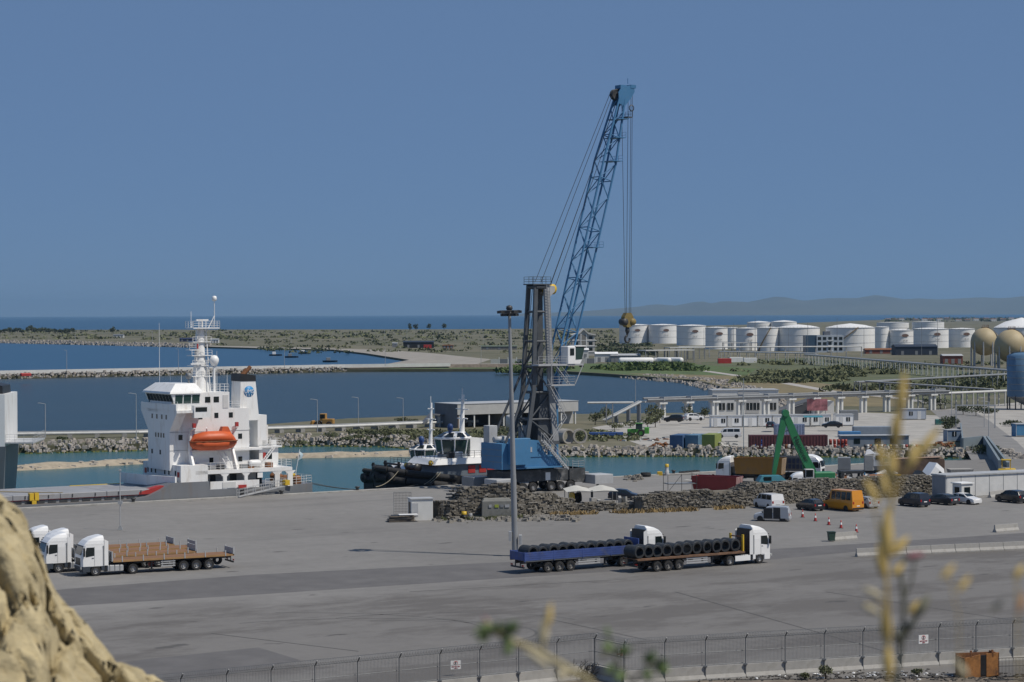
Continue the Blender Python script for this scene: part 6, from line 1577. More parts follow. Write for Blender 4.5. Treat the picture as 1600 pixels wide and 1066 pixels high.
for px, py, n, lab in ((1318, 752, 26, 'mixed scrap heap beside the derelict grey lorry'), (1388, 752, 34, 'wide heap of mixed scrap in front of the rusty container'), (1415, 758, 24, 'low scrap heap behind the white pickup'), (1484, 756, 22, 'scrap heap between the overturned cab and the white shed'), (1110, 752, 12, 'few scrap pieces beside the red tipper body')):
    t = T('scrap_heap', lab, 'scrap heap', GP(px, py))
    for k in range(n):
        o = MB(); stone(o, (0, 0, 0), rnd.uniform(.3, 2.0), rnd.uniform(.2, .7), rnd.uniform(.15, .6), rnd, .45)
        oo = o.o('scrap_piece', (RUST, DKSTEEL, LGREY, GREYP, M('pale_rust', (.3, .2, .15), .8), DKSTEEL, BLUE if k > 18 else RUST)[k % 7], t, (rnd.gauss(0, 1.7), rnd.gauss(0, .7), rnd.uniform(.1, 1.1))); oo.rotation_euler = (rnd.uniform(-.5, .5), rnd.uniform(-.5, .5), rnd.uniform(0, 3))
# white shed with panels and guard booth
sd = T('storage_shed', 'long low white shed with flat roof beside the parked cars', 'shed', GP(1478, 778), R(27))
MB().box(0, 22, 0, 3.0, 0, 2.9).o('wall', OFFW, sd); MB().box(-.15, 22.15, -.2, 3.1, 2.9, 3.1).o('roof', LGREY, sd)
MB().box(-.03, 0, .1, 2.9, .05, 2.85).o('end_wall', M('shed_grey', (.26, .28, .31), .7), sd)
for k in range(9):
    MB().box(.15 + k * 2.43, 2.5 + k * 2.43, -.05, 0, .05, 2.75).o('door_panel', DULLW, sd)
    MB().box(2.5 + k * 2.43, 2.58 + k * 2.43, -.07, 0, 0, 2.85).o('panel_post', GREYP, sd)
gb = T('guard_booth', 'small white guard booth with windows behind the white saloon', 'booth', GP(1504, 783), R(30))
MB().bbox(-1.0, 1.0, -.9, .9, 0, 2.35, .05).o('wall', OFFW, gb); MB().box(-1.15, 1.15, -1.05, 1.05, 2.35, 2.5).o('roof', WHITE, gb)
MB().box(-.5, .5, -.94, -.9, .9, 1.9).o('window', GLASS, gb); MB().box(-1.04, -1.0, -.5, .4, .9, 1.9).o('window', GLASS, gb)
# traffic cones, barriers, bin
def cone_part():
    t = T('traffic_cone', 'red and white traffic cone in the row beside the green bin', 'traffic cone', (0, 0, 0), 0, 'traffic cones in the yard')
    MB().box(-.24, .24, -.24, .24, 0, .05).o('base', DKSTEEL, t); MB().lathe([(.18, .05), (.125, .42)], 14).o('lower_cone', RED, t); MB().lathe([(.125, .42), (.085, .68)], 14).o('white_band', WHITE, t); MB().lathe([(.085, .68), (.04, .95), (0, .96)], 14).o('tip', RED, t)
    return t
c0 = cone_part()
for k, (px, py) in enumerate(((1254, 808.5), (1274, 814.5), (1295, 820.5), (1314, 825.5), (1338, 832))):
    c = c0 if k == 0 else dup(c0); c.location = GP(px, py)
def jersey(L):
    return MB().prism([(-.3, 0), (.3, 0), (.3, .12), (.12, .4), (.08, .85), (-.08, .85), (-.12, .4), (-.3, .12)], 0, L, 'x')
BARM = M('barrier_concrete', (.36, .35, .33), .9, var=.15, scale=1, stain=(.18, .17, .15), stain_amt=.5, stain_scale=1)
def barrier_row(a, b, n, label, cat='barrier', lone=None):
    a = GP(*a); b = GP(*b); d = (b - a); L = d.length / n; rz = math.atan2(d.y, d.x)
    me = jersey(L - .06).mesh('concrete_barrier', BARM)
    for k in range(n):
        o = bpy.data.objects.new('concrete_barrier', me); COL.objects.link(o); o.location = a + d * (k / n); o.rotation_euler = (0, 0, rz + rnd.uniform(-.012, .012))
        tag(o, label, cat, lone)
barrier_row((1338, 870), (1604, 858), 7, 'pale concrete barrier in the long row beside the asphalt lane', lone='concrete barriers along the lane')
barrier_row((1302, 845), (1338, 842), 1, 'concrete barrier standing alone beside the green bin')
barrier_row((1554, 832), (1590, 829), 1, 'concrete barrier standing alone in the open yard')
barrier_row((1546, 778), (1570, 775), 1, 'concrete barrier standing before the white shed')
bn = T('wheelie_bin', 'dark green bin beside the lone concrete barrier', 'bin', GP(1299, 846), R(10))
MB().loft([[(-.3, -.3, .1), (.3, -.3, .1), (.3, .3, .1), (-.3, .3, .1)], [(-.38, -.36, 1.0), (.38, -.36, 1.0), (.38, .36, 1.0), (-.38, .36, 1.0)]]).o('body', M('bin_green', (.03, .07, .05), .6), bn); MB().box(-.42, .42, -.4, .4, 1.0, 1.08).o('lid', M('bin_lid', (.02, .045, .035), .6), bn)

GZ = LZ

# ------------------------------------------------------------------ far bank: pipeline, warehouse, containers, cabins
def pipe_run(mb, pts, r, n=8):
    return mb.path(pts, r, n)
PIPEW = M('pipe_white', (.55, .55, .53), .5, var=.1); PIPEG = M('pipe_grey', (.2, .21, .22), .5, var=.15)
bankp = [(-155, 438), (-107.4, 456.5), (-79.5, 462), (-39.8, 483.5), (-20.6, 498), (-8, 506)]
pp = T('pipeline', 'long white pipeline on concrete blocks along the far bank', 'pipeline', (bankp[0][0], bankp[0][1], LZ))
o0 = Vector((*bankp[0], 0))
P = [Vector((x, y, 0)) - o0 for x, y in bankp]
mb = MB(); pipe_run(mb, [p + Vector((0, 0, 1.05)) for p in P], .34); mb.o('white_pipe', PIPEW, pp)
mb = MB(); pipe_run(mb, [p + Vector((-1.0, 1.6, 1.25)) for p in P], .3); mb.o('dark_pipe', PIPEG, pp)
for a, b in zip(P[:-1], P[1:]):
    L = (b - a).length; k = int(L / 4.8)
    for i in range(k):
        p = a.lerp(b, (i + .5) / k); rz = math.atan2((b - a).y, (b - a).x)
        MB().box(-.5, .5, -.6, 2.4, -.2, .75).o('support_block', CONC, pp, p, rz)
def lamp_post(px, py, h, label, arm_=True, m2=LGREY, z=0.0):
    t = T('lamp_post', label, 'lamp post', GP(px, py, z))
    MB().tube((0, 0, 0), (0, 0, h), .09, 6, .06).o('pole', m2, t)
    if arm_:
        MB().tube((0, 0, h - .05), (-1.1, -.2, h + .15), .05, 5).o('arm', m2, t); MB().box(-1.5, -1.0, -.3, -.1, h + .08, h + .2).o('lamp_head', m2, t)
    return t
for px, py, h, lab in ((71, 684, 7.0, 'lamp post by the pipeline nearest the white deckhouse of the other ship'), (213, 690, 9.5, 'lamp post by the pipeline close to the cargo ship bridge'), (496, 676, 7.0, 'lamp post by the pipeline beside the yellow loader'), (560, 664, 6.2, 'lamp post on the far bank among low bushes'), (630, 660, 5.6, 'lamp post on the far bank beside the conveyor canopy'), (993, 640, 8.0, 'lamp post behind the head of the sloping pipe rack'), (1162, 700, 13, 'tall plain pole standing behind the green container'), (1545, 693, 8.0, 'lamp post beside the ramp wall of the approach road'), (1487, 660, 9, 'lamp post at the corner of the gatehouse road'), (1538, 668, 6.5, 'short lamp post beneath the grey portal frame')):
    lamp_post(px, py, h, lab, 'plain' not in lab)
# loader on the far bank
ld = T('wheel_loader', 'yellow wheel loader standing on the far bank behind the cargo ship', 'loader', GP(506, 668), R(170))
OCH = M('loader_ochre', (.36, .2, .05), .6, var=.15)
MB().bbox(-2.4, .2, -.9, .9, .9, 2.0, .1).o('engine_cover', OCH, ld); cbn = MB().bbox(-.6, .8, -.75, .75, 1.5, 3.2, .08).o('cab', OCH, ld); MB().box(-.45, .65, .74, .78, 2.1, 3.0).o('window', GLASS, cbn); MB().box(.79, .82, -.6, .6, 2.0, 3.0).o('windscreen', GLASS, cbn)
for x in (-1.5, 1.3):
    for s in (-1, 1): wheel(ld, x, s * 1.15, .72, .45, OCH)
arm((.9, 0, 1.5), (2.6, 0, .9), .4, .3, .8).o('lift_arm', OCH, ld); MB().prism([(2.4, .2), (3.3, .1), (3.1, .6), (2.6, 1.6), (2.4, 1.5)], -1.2, 1.2).o('bucket', OCH, ld)
# warehouse with open bays
wl = T('warehouse', 'flat-roofed grey warehouse with open bays behind the tugs and crane', 'warehouse', GP(716, 669), QA)
FASC = M('fascia_grey', (.43, .43, .42), .7, var=.08); DKW = M('side_wall_grey', (.14, .15, .17), .7, var=.1)
MB().box(-.3, 33, -.2, 10, 3.0, 5.4).o('roof_fascia', FASC, wl); MB().box(-.35, -.3, -.1, 9.9, .0, 5.35).o('end_cladding', DKW, wl); MB().box(0, 33, 9, 9.4, 0, 3).o('back_wall', DKW, wl)
MB().box(0, .25, 0, 9.4, 0, 3.0).o('end_wall', M('brown_wall', (.24, .19, .17), .8, var=.1), wl); MB().box(14, 18, 1.0, 9, 0, 3).o('inner_block', OFFW, wl)
MB().box(26, 33, 2, 9, 0, 3.0).o('office_block', FASC, wl)
for k in range(9): MB().box(k * 4.0 + .2, k * 4.0 + .5, 0, .3, 0, 3.0).o('column', OFFW, wl)
MB().box(-.4, 33.1, -.3, 10.1, 5.4, 5.5).o('roof', LGREY, wl)
wt = MB().lathe([(0, 0), (1.5, 0), (1.5, 3.4), (1.3, 3.8), (0, 4.0)], 20); tag(wt.o('storage_tank', PIPEW, None, GP(801, 676)), 'small white upright tank in front of the warehouse', 'tank')
cv = T('conveyor', 'dark covered conveyor on posts at the end of the warehouse', 'conveyor', GP(672, 668), QA)
mb = MB(); mb.slab([(-2.2, -.7, 1.0), (.2, -.7, 3.2), (.2, .7, 3.2), (-2.2, .7, 1.0)], .35); mb.slab([(.2, -.7, 3.2), (8.0, -.7, 2.6), (8.0, .7, 2.6), (.2, .7, 3.2)], .35); mb.o('gallery', DKW, cv)
for x in (.3, 2.4, 4.6, 6.8): MB().box(x - .12, x + .12, -.5, .5, 0, 2.7).o('post', LGREY, cv)
# concrete pipe rings
for k, (px, py, rz, lab) in enumerate(((884, 693, -58, 'big concrete pipe ring open towards the basin'), (906, 693, -75, 'second concrete pipe ring with a broken edge beside the first'))):
    o = MB().lathe([(1.2, -1.15), (1.5, -1.15), (1.5, 1.15), (1.2, 1.15), (1.2, -1.15)], 24, (0, 0, 0), 'x', False).o('concrete_pipe', M('pipe_concrete', (.36, .34, .31), .9, var=.12), None, GP(px, py) + Vector((0, 0, 1.45)), R(rz)); tag(o, lab, 'concrete pipe')
    if k: o.scale = (.35, 1, 1)
tr = T('tractor', 'bright green tractor parked beside the blue trough', 'tractor', GP(995, 682), R(175))
LIME = M('tractor_green', (.07, .27, .04), .5, var=.1)
MB().bbox(.1, 2.0, -.45, .45, .8, 1.6, .12).o('bonnet', LIME, tr); MB().bbox(-1.5, .2, -.7, .7, .9, 1.5, .1).o('rear_body', LIME, tr); cbn = MB().bbox(-1.2, .2, -.65, .65, 1.5, 2.7, .1).o('cab', GLASSG, tr); MB().box(-1.3, .3, -.75, .75, 2.7, 2.82).o('roof', LIME, cbn)
for s in (-1, 1): wheel(tr, -.9, s * 1.0, .78, .45, LIME); wheel(tr, 1.5, s * .9, .5, .3, LIME)
MB().bbox(-2.6, -1.6, -.8, .8, .6, 1.9, .1).o('rear_hopper', LIME, tr)
tag(MB().bbox(-3.6, 3.6, -.5, .5, 0, .9, .05).o('steel_trough', M('trough_blue', (.03, .08, .25), .5, var=.15), None, GP(947, 682), R(4)), 'long low blue steel trough lying near the concrete pipes', 'trough')
for k in range(26):
    p = GP(rnd.uniform(925, 1050), rnd.uniform(684, 690)); o = MB(); stone(o, (0, 0, 0), rnd.uniform(.8, 2.6), rnd.uniform(.2, .5), rnd.uniform(.2, .4), rnd, .3)
    tag(o.o('scrap_beam', (PIPEW, GREYP, RUST, DKSTEEL)[k % 4], None, p + Vector((0, 0, .15)), 0), ('pale', 'grey', 'rusty', 'black')[k % 4] + ' scrap piece lying on the bank near the tractor', 'scrap', 'scrap along the bank')
# containers
def container(name, label, px, py, rz, L, m1, W=2.44, H=2.6, z=0.0, rib=True):
    t = T(name, label, 'container', GP(px, py) + Vector((0, 0, z)), rz)
    MB().box(-L / 2, L / 2, -W / 2, W / 2, .05, H).o('body', m1, t)
    n = int(L / .55)
    if rib:
        mb = MB()
        for k in range(n):
            x = -L / 2 + (k + .3) * L / n
            mb.prism([(x, -W / 2), (x + .08, -W / 2 - .05), (x + .22, -W / 2 - .05), (x + .3, -W / 2)], .15, H - .15, 'z')
        tag(mb.o('side_corrugation', m1, t), kind='stuff')
    for x in (-L / 2, L / 2 - .12):
        for y in (-W / 2 - .06, W / 2 - .06): MB().box(x, x + .12, y, y + .12, 0, H + .02).o('corner_post', m1, t)
    MB().box(L / 2, L / 2 + .04, -.04, .04, .2, H - .1).o('door_bar', LGREY, t); MB().box(L / 2, L / 2 + .04, -.7, -.64, .2, H - .1).o('door_bar', LGREY, t)
    return t
CB = M('container_blue', (.055, .11, .22), .6, var=.15, scale=.5); CBL = M('container_pale_blue', (.1, .19, .28), .6, var=.15); CG = M('container_green', (.22, .26, .07), .6, var=.12); CR = M('container_maroon', (.09, .025, .03), .6, var=.2)
container('shipping_container', 'dark blue shipping container, outermost of three on the bank', 1063, 700, R(70), 6.0, CB); container('shipping_container', 'pale-roofed blue container between the dark blue and green ones', 1087, 700, R(70), 6.0, CBL); container('shipping_container', 'olive green shipping container on the bank beside two blue ones', 1112, 699, R(72), 6.0, CG)
container('shipping_container', 'long maroon container with drums lined up before it', 1209, 701, R(-2), 9.6, CR); container('shipping_container', 'short maroon container behind the green machine arm', 1267, 701, R(3), 6.0, CR); container('shipping_container', 'blue and white striped container behind the maroon ones', 1233, 682, R(0), 6.2, M('stripe_blue', (.16, .2, .3), .6, var=.3, scale=3))
ws = T('site_shed', 'low grey metal shed among the coloured drums', 'shed', GP(1365, 700), R(2)); MB().box(-6.5, 6.5, -1.5, 1.5, 0, 2.4).o('wall', M('shed_blue_grey', (.2, .24, .29), .6, var=.1), ws); MB().box(-6.7, 6.7, -1.7, 1.7, 2.4, 2.5).o('roof', LGREY, ws)
for x in (-3.5, .5, 3.5): MB().box(x - .6, x + .6, -1.54, -1.5, .9, 1.9).o('window', GLASS, ws)
for px, py, lab, m2 in ((1327, 683, 'blue water tank on the ground behind the drum shed', M('tank_blue', (.04, .16, .35), .5)), (1362, 681, 'long grey metal box behind the drum shed', M('shed_blue_grey', (.2, .24, .29), .6))):
    tag(MB().bbox(-2.3 if 'blue' in lab else -4, 2.3 if 'blue' in lab else 4, -1, 1, 0, 1.2 if 'blue' in lab else 2.0, .1).o('storage_box', m2, None, GP(px, py)), lab, 'box')
dm = MB().lathe([(0, 0), (.29, 0), (.29, .28), (.31, .3), (.29, .32), (.29, .58), (.31, .6), (.29, .62), (.29, .88), (0, .88)], 12).mesh('drum', None)
DC = {'blue': M('drum_blue', (.02, .07, .3), .4), 'red': M('drum_red', (.28, .03, .02), .5), 'white': M('drum_white', (.55, .55, .55), .5), 'black': DKSTEEL, 'green': M('drum_green', (.03, .14, .13), .5), 'yellow': M('drum_yellow', (.45, .33, .1), .5), 'rust': RUST}
def drums(px0, px1, py, cols, n, rows=1, where=''):
    for r in range(rows):
        for k in range(n):
            c = cols[(k + r) % len(cols)]
            me = dm.copy(); me.materials.append(DC[c])
            o = bpy.data.objects.new('oil_drum', me); COL.objects.link(o); o.location = GP(px0 + (px1 - px0) * k / max(1, n - 1), py) + Vector((rnd.uniform(-.06, .06), rnd.uniform(-.1, .1), .9 * r))
            tag(o, f'{c} oil drum {where}', 'drum', 'oil drums on the far bank')
drums(1180, 1200, 701.5, ['blue'], 5, 2, 'stacked before the long maroon container'); drums(1206, 1238, 701.5, ['white', 'black', 'rust'], 8, 1, 'standing at the long maroon container end'); drums(1298, 1322, 701, ['red'], 5, 2, 'stacked beside the low grey shed'); drums(1328, 1336, 700, ['yellow', 'white'], 3, 1, 'next to the stacked red ones'); drums(1352, 1400, 702, ['black', 'white', 'rust', 'green', 'yellow'], 12, 1, 'in front of the low grey shed'); drums(1408, 1445, 702, ['green', 'white', 'red', 'black'], 10, 1, 'past the end of the low grey shed')
# heaps of waste on the bank
for px, lab, m2, nn in ((1092, 'heap of white sheets beside the green container', WHITE, 8), (1125, 'tangled pile of pale plastic and hoses on the bank', M('pale_plastic', (.5, .48, .45), .7, var=.2), 22), (1035, 'brown heap of scrap beside the dark blue container', RUST, 20), (1480, 'rusty heap of scrap beside the small blue hut', RUST, 20)):
    t = T('waste_heap', lab, 'waste heap', GP(px, 699))
    for k in range(nn):
        o = MB(); stone(o, (0, 0, 0), rnd.uniform(.5, 1.6), rnd.uniform(.3, .8), rnd.uniform(.15, .5), rnd, .45)
        oo = o.o('piece', m2, t, (rnd.gauss(0, 1.3), rnd.gauss(0, .6), rnd.uniform(.1, .9))); oo.rotation_euler = (rnd.uniform(-.4, .4), rnd.uniform(-.4, .4), rnd.uniform(0, 3))
# white site cabins
def cabin(label, px, py, L, rz, wins, door, m1=None, H=2.6, W=2.6):
    t = T('site_cabin', label, 'site cabin', GP(px, py), rz)
    MB().box(-L / 2, L / 2, -W / 2, W / 2, .1, H).o('wall', m1 or WHITE, t); MB().box(-L / 2 - .1, L / 2 + .1, -W / 2 - .12, W / 2 + .12, H, H + .14).o('roof', LGREY, t); MB().box(-L / 2, L / 2, -W / 2 - .03, -W / 2, .1, .3).o('plinth', GREYP, t)
    for x in wins:
        w = MB().box(x - .45, x + .45, -W / 2 - .05, -W / 2, 1.1, 2.05).o('window', GLASS, t); MB().box(x - .04, x + .04, -W / 2 - .07, -W / 2 - .05, 1.1, 2.05).o('mullion', WHITE, w)
    for x in door: MB().box(x - .42, x + .42, -W / 2 - .05, -W / 2, .15, 2.15).o('door', DULLW, t)
    for x in (-L / 2, L / 2 - .1): MB().box(x, x + .1, -W / 2 - .04, -W / 2, .1, H).o('corner_trim', LGREY, t)
    return t
for k, (px, L, w, d, lab) in enumerate(((1122, 3.6, (1.0,), (-.8,), 'first white site cabin of the row, with open dark doorway'), (1147, 3.4, (.4,), (-1.0,), 'white site cabin second in the row from the open doorway one'), (1171, 3.2, (), (0,), 'white site cabin without window, third in the row'), (1194, 3.2, (.5,), (-.8,), 'white site cabin fourth in the row, behind the black hatchback'), (1217, 3.2, (.5,), (-.8,), 'white site cabin fifth in the row, behind the dark red hatchback'), (1249, 4.4, (1.0,), (-1.0,), 'white site cabin just beyond the green machine arm'), (1281, 4.6, (-1.2, 1.4), (.2,), 'wide white site cabin behind the black saloon'), (1318, 4.2, (.8,), (-.8,), 'last white site cabin of the row with a dark window'))):
    cabin(lab, px, 668 - k * .35, L, R(3), w, d)
cabin('pale blue-grey site office with white door standing alone', 1426, 656, 6.0, R(2), (-.7,), (1.3,), M('office_blue', (.42, .46, .52), .6, var=.06))
cabin('small blue hut with white window beside the ramp wall', 1488, 690, 3.0, R(10), (0,), (), M('hut_blue', (.16, .22, .3), .6), 2.3, 2.2)
cabin('blue kiosk on the gravel beside the approach road', 1600, 682, 4.4, R(5), (), (), M('kiosk_blue', (.06, .2, .36), .6), 2.6, 3)
tag(MB().bbox(-1.0, 1.0, -.6, .6, 0, 1.3, .08).o('waste_bin', DC['green'], None, GP(1468, 664)), 'green waste container beside the pale site office', 'waste container')
cn = MB().slab([(-2, 0, 2.5), (2.4, 0, 2.5), (2.4, -1.8, 2.2), (-2, -1.8, 2.2)], .06); tag(cn.o('awning', TEAL, None, GP(1268, 667), R(3)), 'teal awning on the front of a white site cabin', 'awning')
# office building behind the cabins and gabled shed
bd_ = T('office_building', 'pale two-storey office building behind the white site cabins', 'building', GP(1168, 648), R(3))
MB().box(-9, 8, 0, 8, 0, 6.2).o('wall', OFFW, bd_); MB().box(-9.2, 8.2, -.2, 8.2, 6.2, 6.4).o('roof', LGREY, bd_); MB().box(-2.5, 3.0, -.08, 0, .4, 6.0).o('grey_panel', FASC, bd_)  # grey panel set slightly proud of the pale wall
for x in (-6.6, -4.4, -1.5, .5, 2.3, 5.0, 6.6):
    w = MB().box(x - .8, x + .8, -.12, -.02, 1.2, 3.0).o('window', GLASS, bd_); MB().box(x - .05, x + .05, -.15, -.12, 1.2, 3.0).o('mullion', WHITE, w)
gs = T('gabled_shed', 'dark grey shed with a long sloping roof beside the office building', 'shed', GP(1246, 647), R(2))
MB().prism([(-5.5, 0), (5.5, 0), (5.5, 4.2), (-5.5, .6)], 0, 9).o('body', M('slate_roof', (.1, .105, .115), .7, var=.1), gs); MB().box(5.5, 9.5, 0, 7, 0, 3.2).o('annexe', OFFW, gs)
MB().slab([(-3, -.06, 1.3), (1.5, -.06, 2.7), (1.5, -.06, 2.5), (-3, -.06, 1.1)], .04).o('pale_strip', LGREY, gs)
tag(MB().bbox(-2.2, 2.2, -1, 1, 0, 2.5, .05).o('storage_box', GREYP, None, GP(1326, 657)), 'dark grey steel store beside the last site cabin', 'store')
bb = T('billboard', 'faded red and white advertising board behind the site cabins', 'billboard', GP(1277, 648), R(-5)); MB().box(-2.6, 2.6, 0, .2, 1.0, 4.0).o('panel', M('poster_red', (.4, .16, .17), .7, var=.6, scale=.7), bb)
for x in (-2, 2): MB().box(x, x + .15, 0, .15, 0, 1.0).o('leg', GREYP, bb)
# pipe bridge
PB0, PB1 = Vector((32.2, 527, LZ)), Vector((116.5, 582, LZ))
pb = T('pipe_bridge', 'elevated bridge of dark pipes on white piers across the far yard', 'pipe bridge', PB0, math.atan2(53, 81)); LB = (PB1 - PB0).length
MB().box(-.5, LB, -.7, .7, 4.35, 4.75).o('deck_beam', FASC, pb)
for y, z in ((-.9, 5.0), (.8, 5.35)): MB().tube((0, y, z), (LB, y, z), .28, 8).o('pipe', PIPEG, pb)
for k in range(12):
    x = 5 + k * 8.2
    t_ = MB().box(x - 1.2, x + 1.2, -.9, .9, 3.9, 4.35).o('pier_cap', OFFW, pb)
    for dx in (-.7, .7): MB().box(x + dx - .28, x + dx + .28, -.4, .4, 0, 3.9).o('pier', OFFW, pb)
    MB().box(x - .1, x + .1, -1.2, 1.1, 4.75, 5.7).o('pipe_bracket', LGREY, pb)
rk = T('sloping_pipe_rack', 'inclined rack of pale pipes rising to the pipe bridge', 'pipe rack', GP(944, 661), math.atan2(2.2, 9))
for y, m2 in ((-1.2, PIPEW), (-.5, PIPEW), (.3, PIPEG), (1.0, PIPEW)): MB().tube((0, y, .6), (9.0, y, 5.0), .22, 6).o('pipe', m2, rk)
for x in (3, 6, 8.6): MB().box(x - .15, x + .15, -1.3, 1.2, 0, .55 + x * .46).o('trestle', GREYP, rk)
hb_ = T('pipe_beam', 'white horizontal pipe beam joining warehouse and sloping rack', 'pipe', GP(918, 662), R(6)); MB().tube((0, 0, 4.9), (11, 0, 4.9), .25, 8).o('pipe', PIPEW, hb_)
for x in (4.5, 6.0): MB().box(x - .14, x + .14, -.15, .15, 0, 4.7).o('post', GREYP, hb_)
# ramp walls of the approach road
RAMP = M('ramp_wall', (.17, .21, .24), .8, var=.12, scale=.5)
rw = T('ramp_wall', 'blue-grey concrete parapet walls where the road ramps down to the basin', 'wall', (0, 0, 0))
def wall_seg(a, b, h0, h1, th, nm):
    a = GP(*a); b = GP(*b); MB().add([a + Vector((0, 0, -2.5)), b + Vector((0, 0, -2.5)), b + Vector((0, 0, h1)), a + Vector((0, 0, h0))], [(0, 1, 2, 3)])
    d = (b - a).normalized(); n = Vector((-d.y, d.x, 0)) * th
    MB().loft([[a + Vector((0, 0, -2.5)), a + n + Vector((0, 0, -2.5)), a + n + Vector((0, 0, h0)), a + Vector((0, 0, h0))], [b + Vector((0, 0, -2.5)), b + n + Vector((0, 0, -2.5)), b + n + Vector((0, 0, h1)), b + Vector((0, 0, h1))]]).o(nm, RAMP, rw)
wall_seg((1503, 703), (1536, 701), 2.2, 2.4, .4, 'front_wall'); wall_seg((1536, 701), (1560, 745), 2.4, 2.6, .4, 'side_wall'); wall_seg((1541, 701), (1573, 738), 2.4, 1.6, .4, 'side_wall'); wall_seg((1500, 668), (1503, 703), 1.0, 2.2, .3, 'kerb_wall')
pf = T('portal_frame', 'grey goal-post frame spanning the approach road', 'portal frame', GP(1494, 669), R(-3))
WPF = 8.6
for x in (0, WPF): MB().box(x - .13, x + .13, -.13, .13, 0, 5.2).o('post', LGREY, pf)
MB().box(-.13, WPF + .13, -.12, .12, 5.0, 5.25).o('beam', LGREY, pf)
# pipe racks further inland
def rack(label, a, b, z, step, pipes, m1=None, w=2.0):
    a = Vector((a[0] * 1.035, a[1] * 1.035, LZ)); b = Vector((b[0] * 1.035, b[1] * 1.035, LZ)); L = (b - a).length
    t = T('pipe_rack', label, 'pipe rack', a, math.atan2((b - a).y, (b - a).x))
    for y, r, m2, dz in pipes: MB().tube((0, y, z + dz), (L, y, z + dz), r, 6).o('pipe', m2, t)
    me = MB().box(-.15, .15, -w / 2, -w / 2 + .25, 0, z - .2).box(-.15, .15, w / 2 - .25, w / 2, 0, z - .2).box(-.15, .15, -w / 2, w / 2, z - .35, z).mesh('bent', m1 or FASC)
    n = int(L / step)
    for k in range(n + 1):
        o = bpy.data.objects.new('bent', me); COL.objects.link(o); o.parent = t; o.location = (L * k / n, 0, 0)
    return t
rack('long pale trestle of pipes crossing the green field', (146, 1079), (176, 764), 4.6, 7, ((-1.0, .3, FASC, .2), (1.0, .3, FASC, .25), (0, .35, PIPEG, .3)), OFFW, 3)
rack('rack of dark pipes running towards the blue silo', (103, 650), (170, 735), 4.2, 16, ((-.6, .25, PIPEG, .3), (.3, .3, PIPEG, .4), (1.0, .2, PIPEG, .35)), GREYP)
rack('pale pipe rack over concrete piers beside the approach road', (100, 556), (138, 588), 4.0, 4.5, ((-.8, .25, PIPEW, .2), (0, .25, PIPEW, .25), (.8, .22, PIPEG, .3)), FASC, 2.4)
rack('rack of pipes crossing diagonally over the green field', (106, 655), (128, 580), 4.4, 14, ((-.5, .22, PIPEG, .3), (.5, .22, PIPEW, .3)), GREYP)
rack('white pipe rack in front of the storage tanks', (95, 1240), (200, 1245), 6.0, 9, ((-.5, .35, PIPEW, .2), (.6, .3, PIPEW, .3)), FASC)
rack('pipe rack leading from the tanks to the trestle', (110, 1150), (152, 1085), 5.0, 8, ((-.5, .3, PIPEW, .2), (.6, .3, PIPEG, .3)), FASC)
# ------------------------------------------------------------------ storage tanks
TANKW = M('tank_white', (.78, .78, .77), .5, var=.06, scale=.1, stain=(.5, .44, .36), stain_amt=.25, stain_scale=.2, stretch=(1, 1, .2)); RUSTL = M('tank_stair', (.3, .2, .09), .8)
def tank(px0, px1, ytop, ybot, label, sign=True, stair=False, dome=.06):
    cx = (px0 + px1) / 2; g = GP(cx, ybot); s = F_PX / g.y
    r = (px1 - px0) / 2 / s; h = (ybot - ytop) / s; g.y += r * .9; g.x *= g.y / (g.y - r * .9)
    t = T('storage_tank', label, 'storage tank', (g.x, g.y, LZ), 0, 'white storage tanks of the fuel depot')
    MB().lathe([(r, 0), (r, h)], 40).o('shell', TANKW, t); MB().lathe([(r * 1.01, h), (r * .6, h + r * dome * .7), (0, h + r * dome * 1.2)], 40, smooth=True).o('roof', TANKW, t)
    MB().lathe([(r + .02, h - .5), (r + .25, h - .45), (r + .25, h - .3), (r + .02, h - .25)], 40).o('rim_ring', LGREY, t)
    for u in (.35, .68): MB().lathe([(r + .01, h * u), (r + .12, h * u), (r + .12, h * u + .12), (r + .01, h * u + .12)], 40).o('wind_girder', LGREY, t)
    mb = MB(); n = 14
    for k in range(n):
        a0, a1 = R(-150 + k * 5.0), R(-150 + (k + 1) * 5.0)
        mb.slab([((r + .1) * math.cos(a0), (r + .1) * math.sin(a0), h * k / n), ((r + .1) * math.cos(a1), (r + .1) * math.sin(a1), h * (k + 1) / n), ((r + .9) * math.cos(a1), (r + .9) * math.sin(a1), h * (k + 1) / n), ((r + .9) * math.cos(a0), (r + .9) * math.sin(a0), h * k / n)], .5)
    if stair: mb.o('spiral_stair', RUSTL, t)
    mb = MB(); rail(mb, [(r * math.cos(R(a)), r * math.sin(R(a)), h) for a in range(-170, -10, 20)], 1.0, .06, 3, 1); mb.o('roof_rail', LGREY, t)
    if sign:
        a = R(-80); p = Vector((r * math.cos(a), r * math.sin(a), 0)); q = Vector((-math.sin(a), math.cos(a), 0)); nrm = p.normalized()
        P = [p + q * (2.6 * math.cos(R(k * 20))) + nrm * (.15 + .1) + Vector((0, 0, h * .72 + 1.15 * math.sin(R(k * 20)))) for k in range(18)]
        MB().add(P, [tuple(range(18))]).o('oval_sign', M('oval_brown', (.16, .1, .08), .7), t)
        lettering('TK-' + str(int(px0) % 90 + 10), 1.5, GREYP, t, p + nrm * .2 + Vector((0, 0, h * .45)), q, (0, 0, 1))
    return t
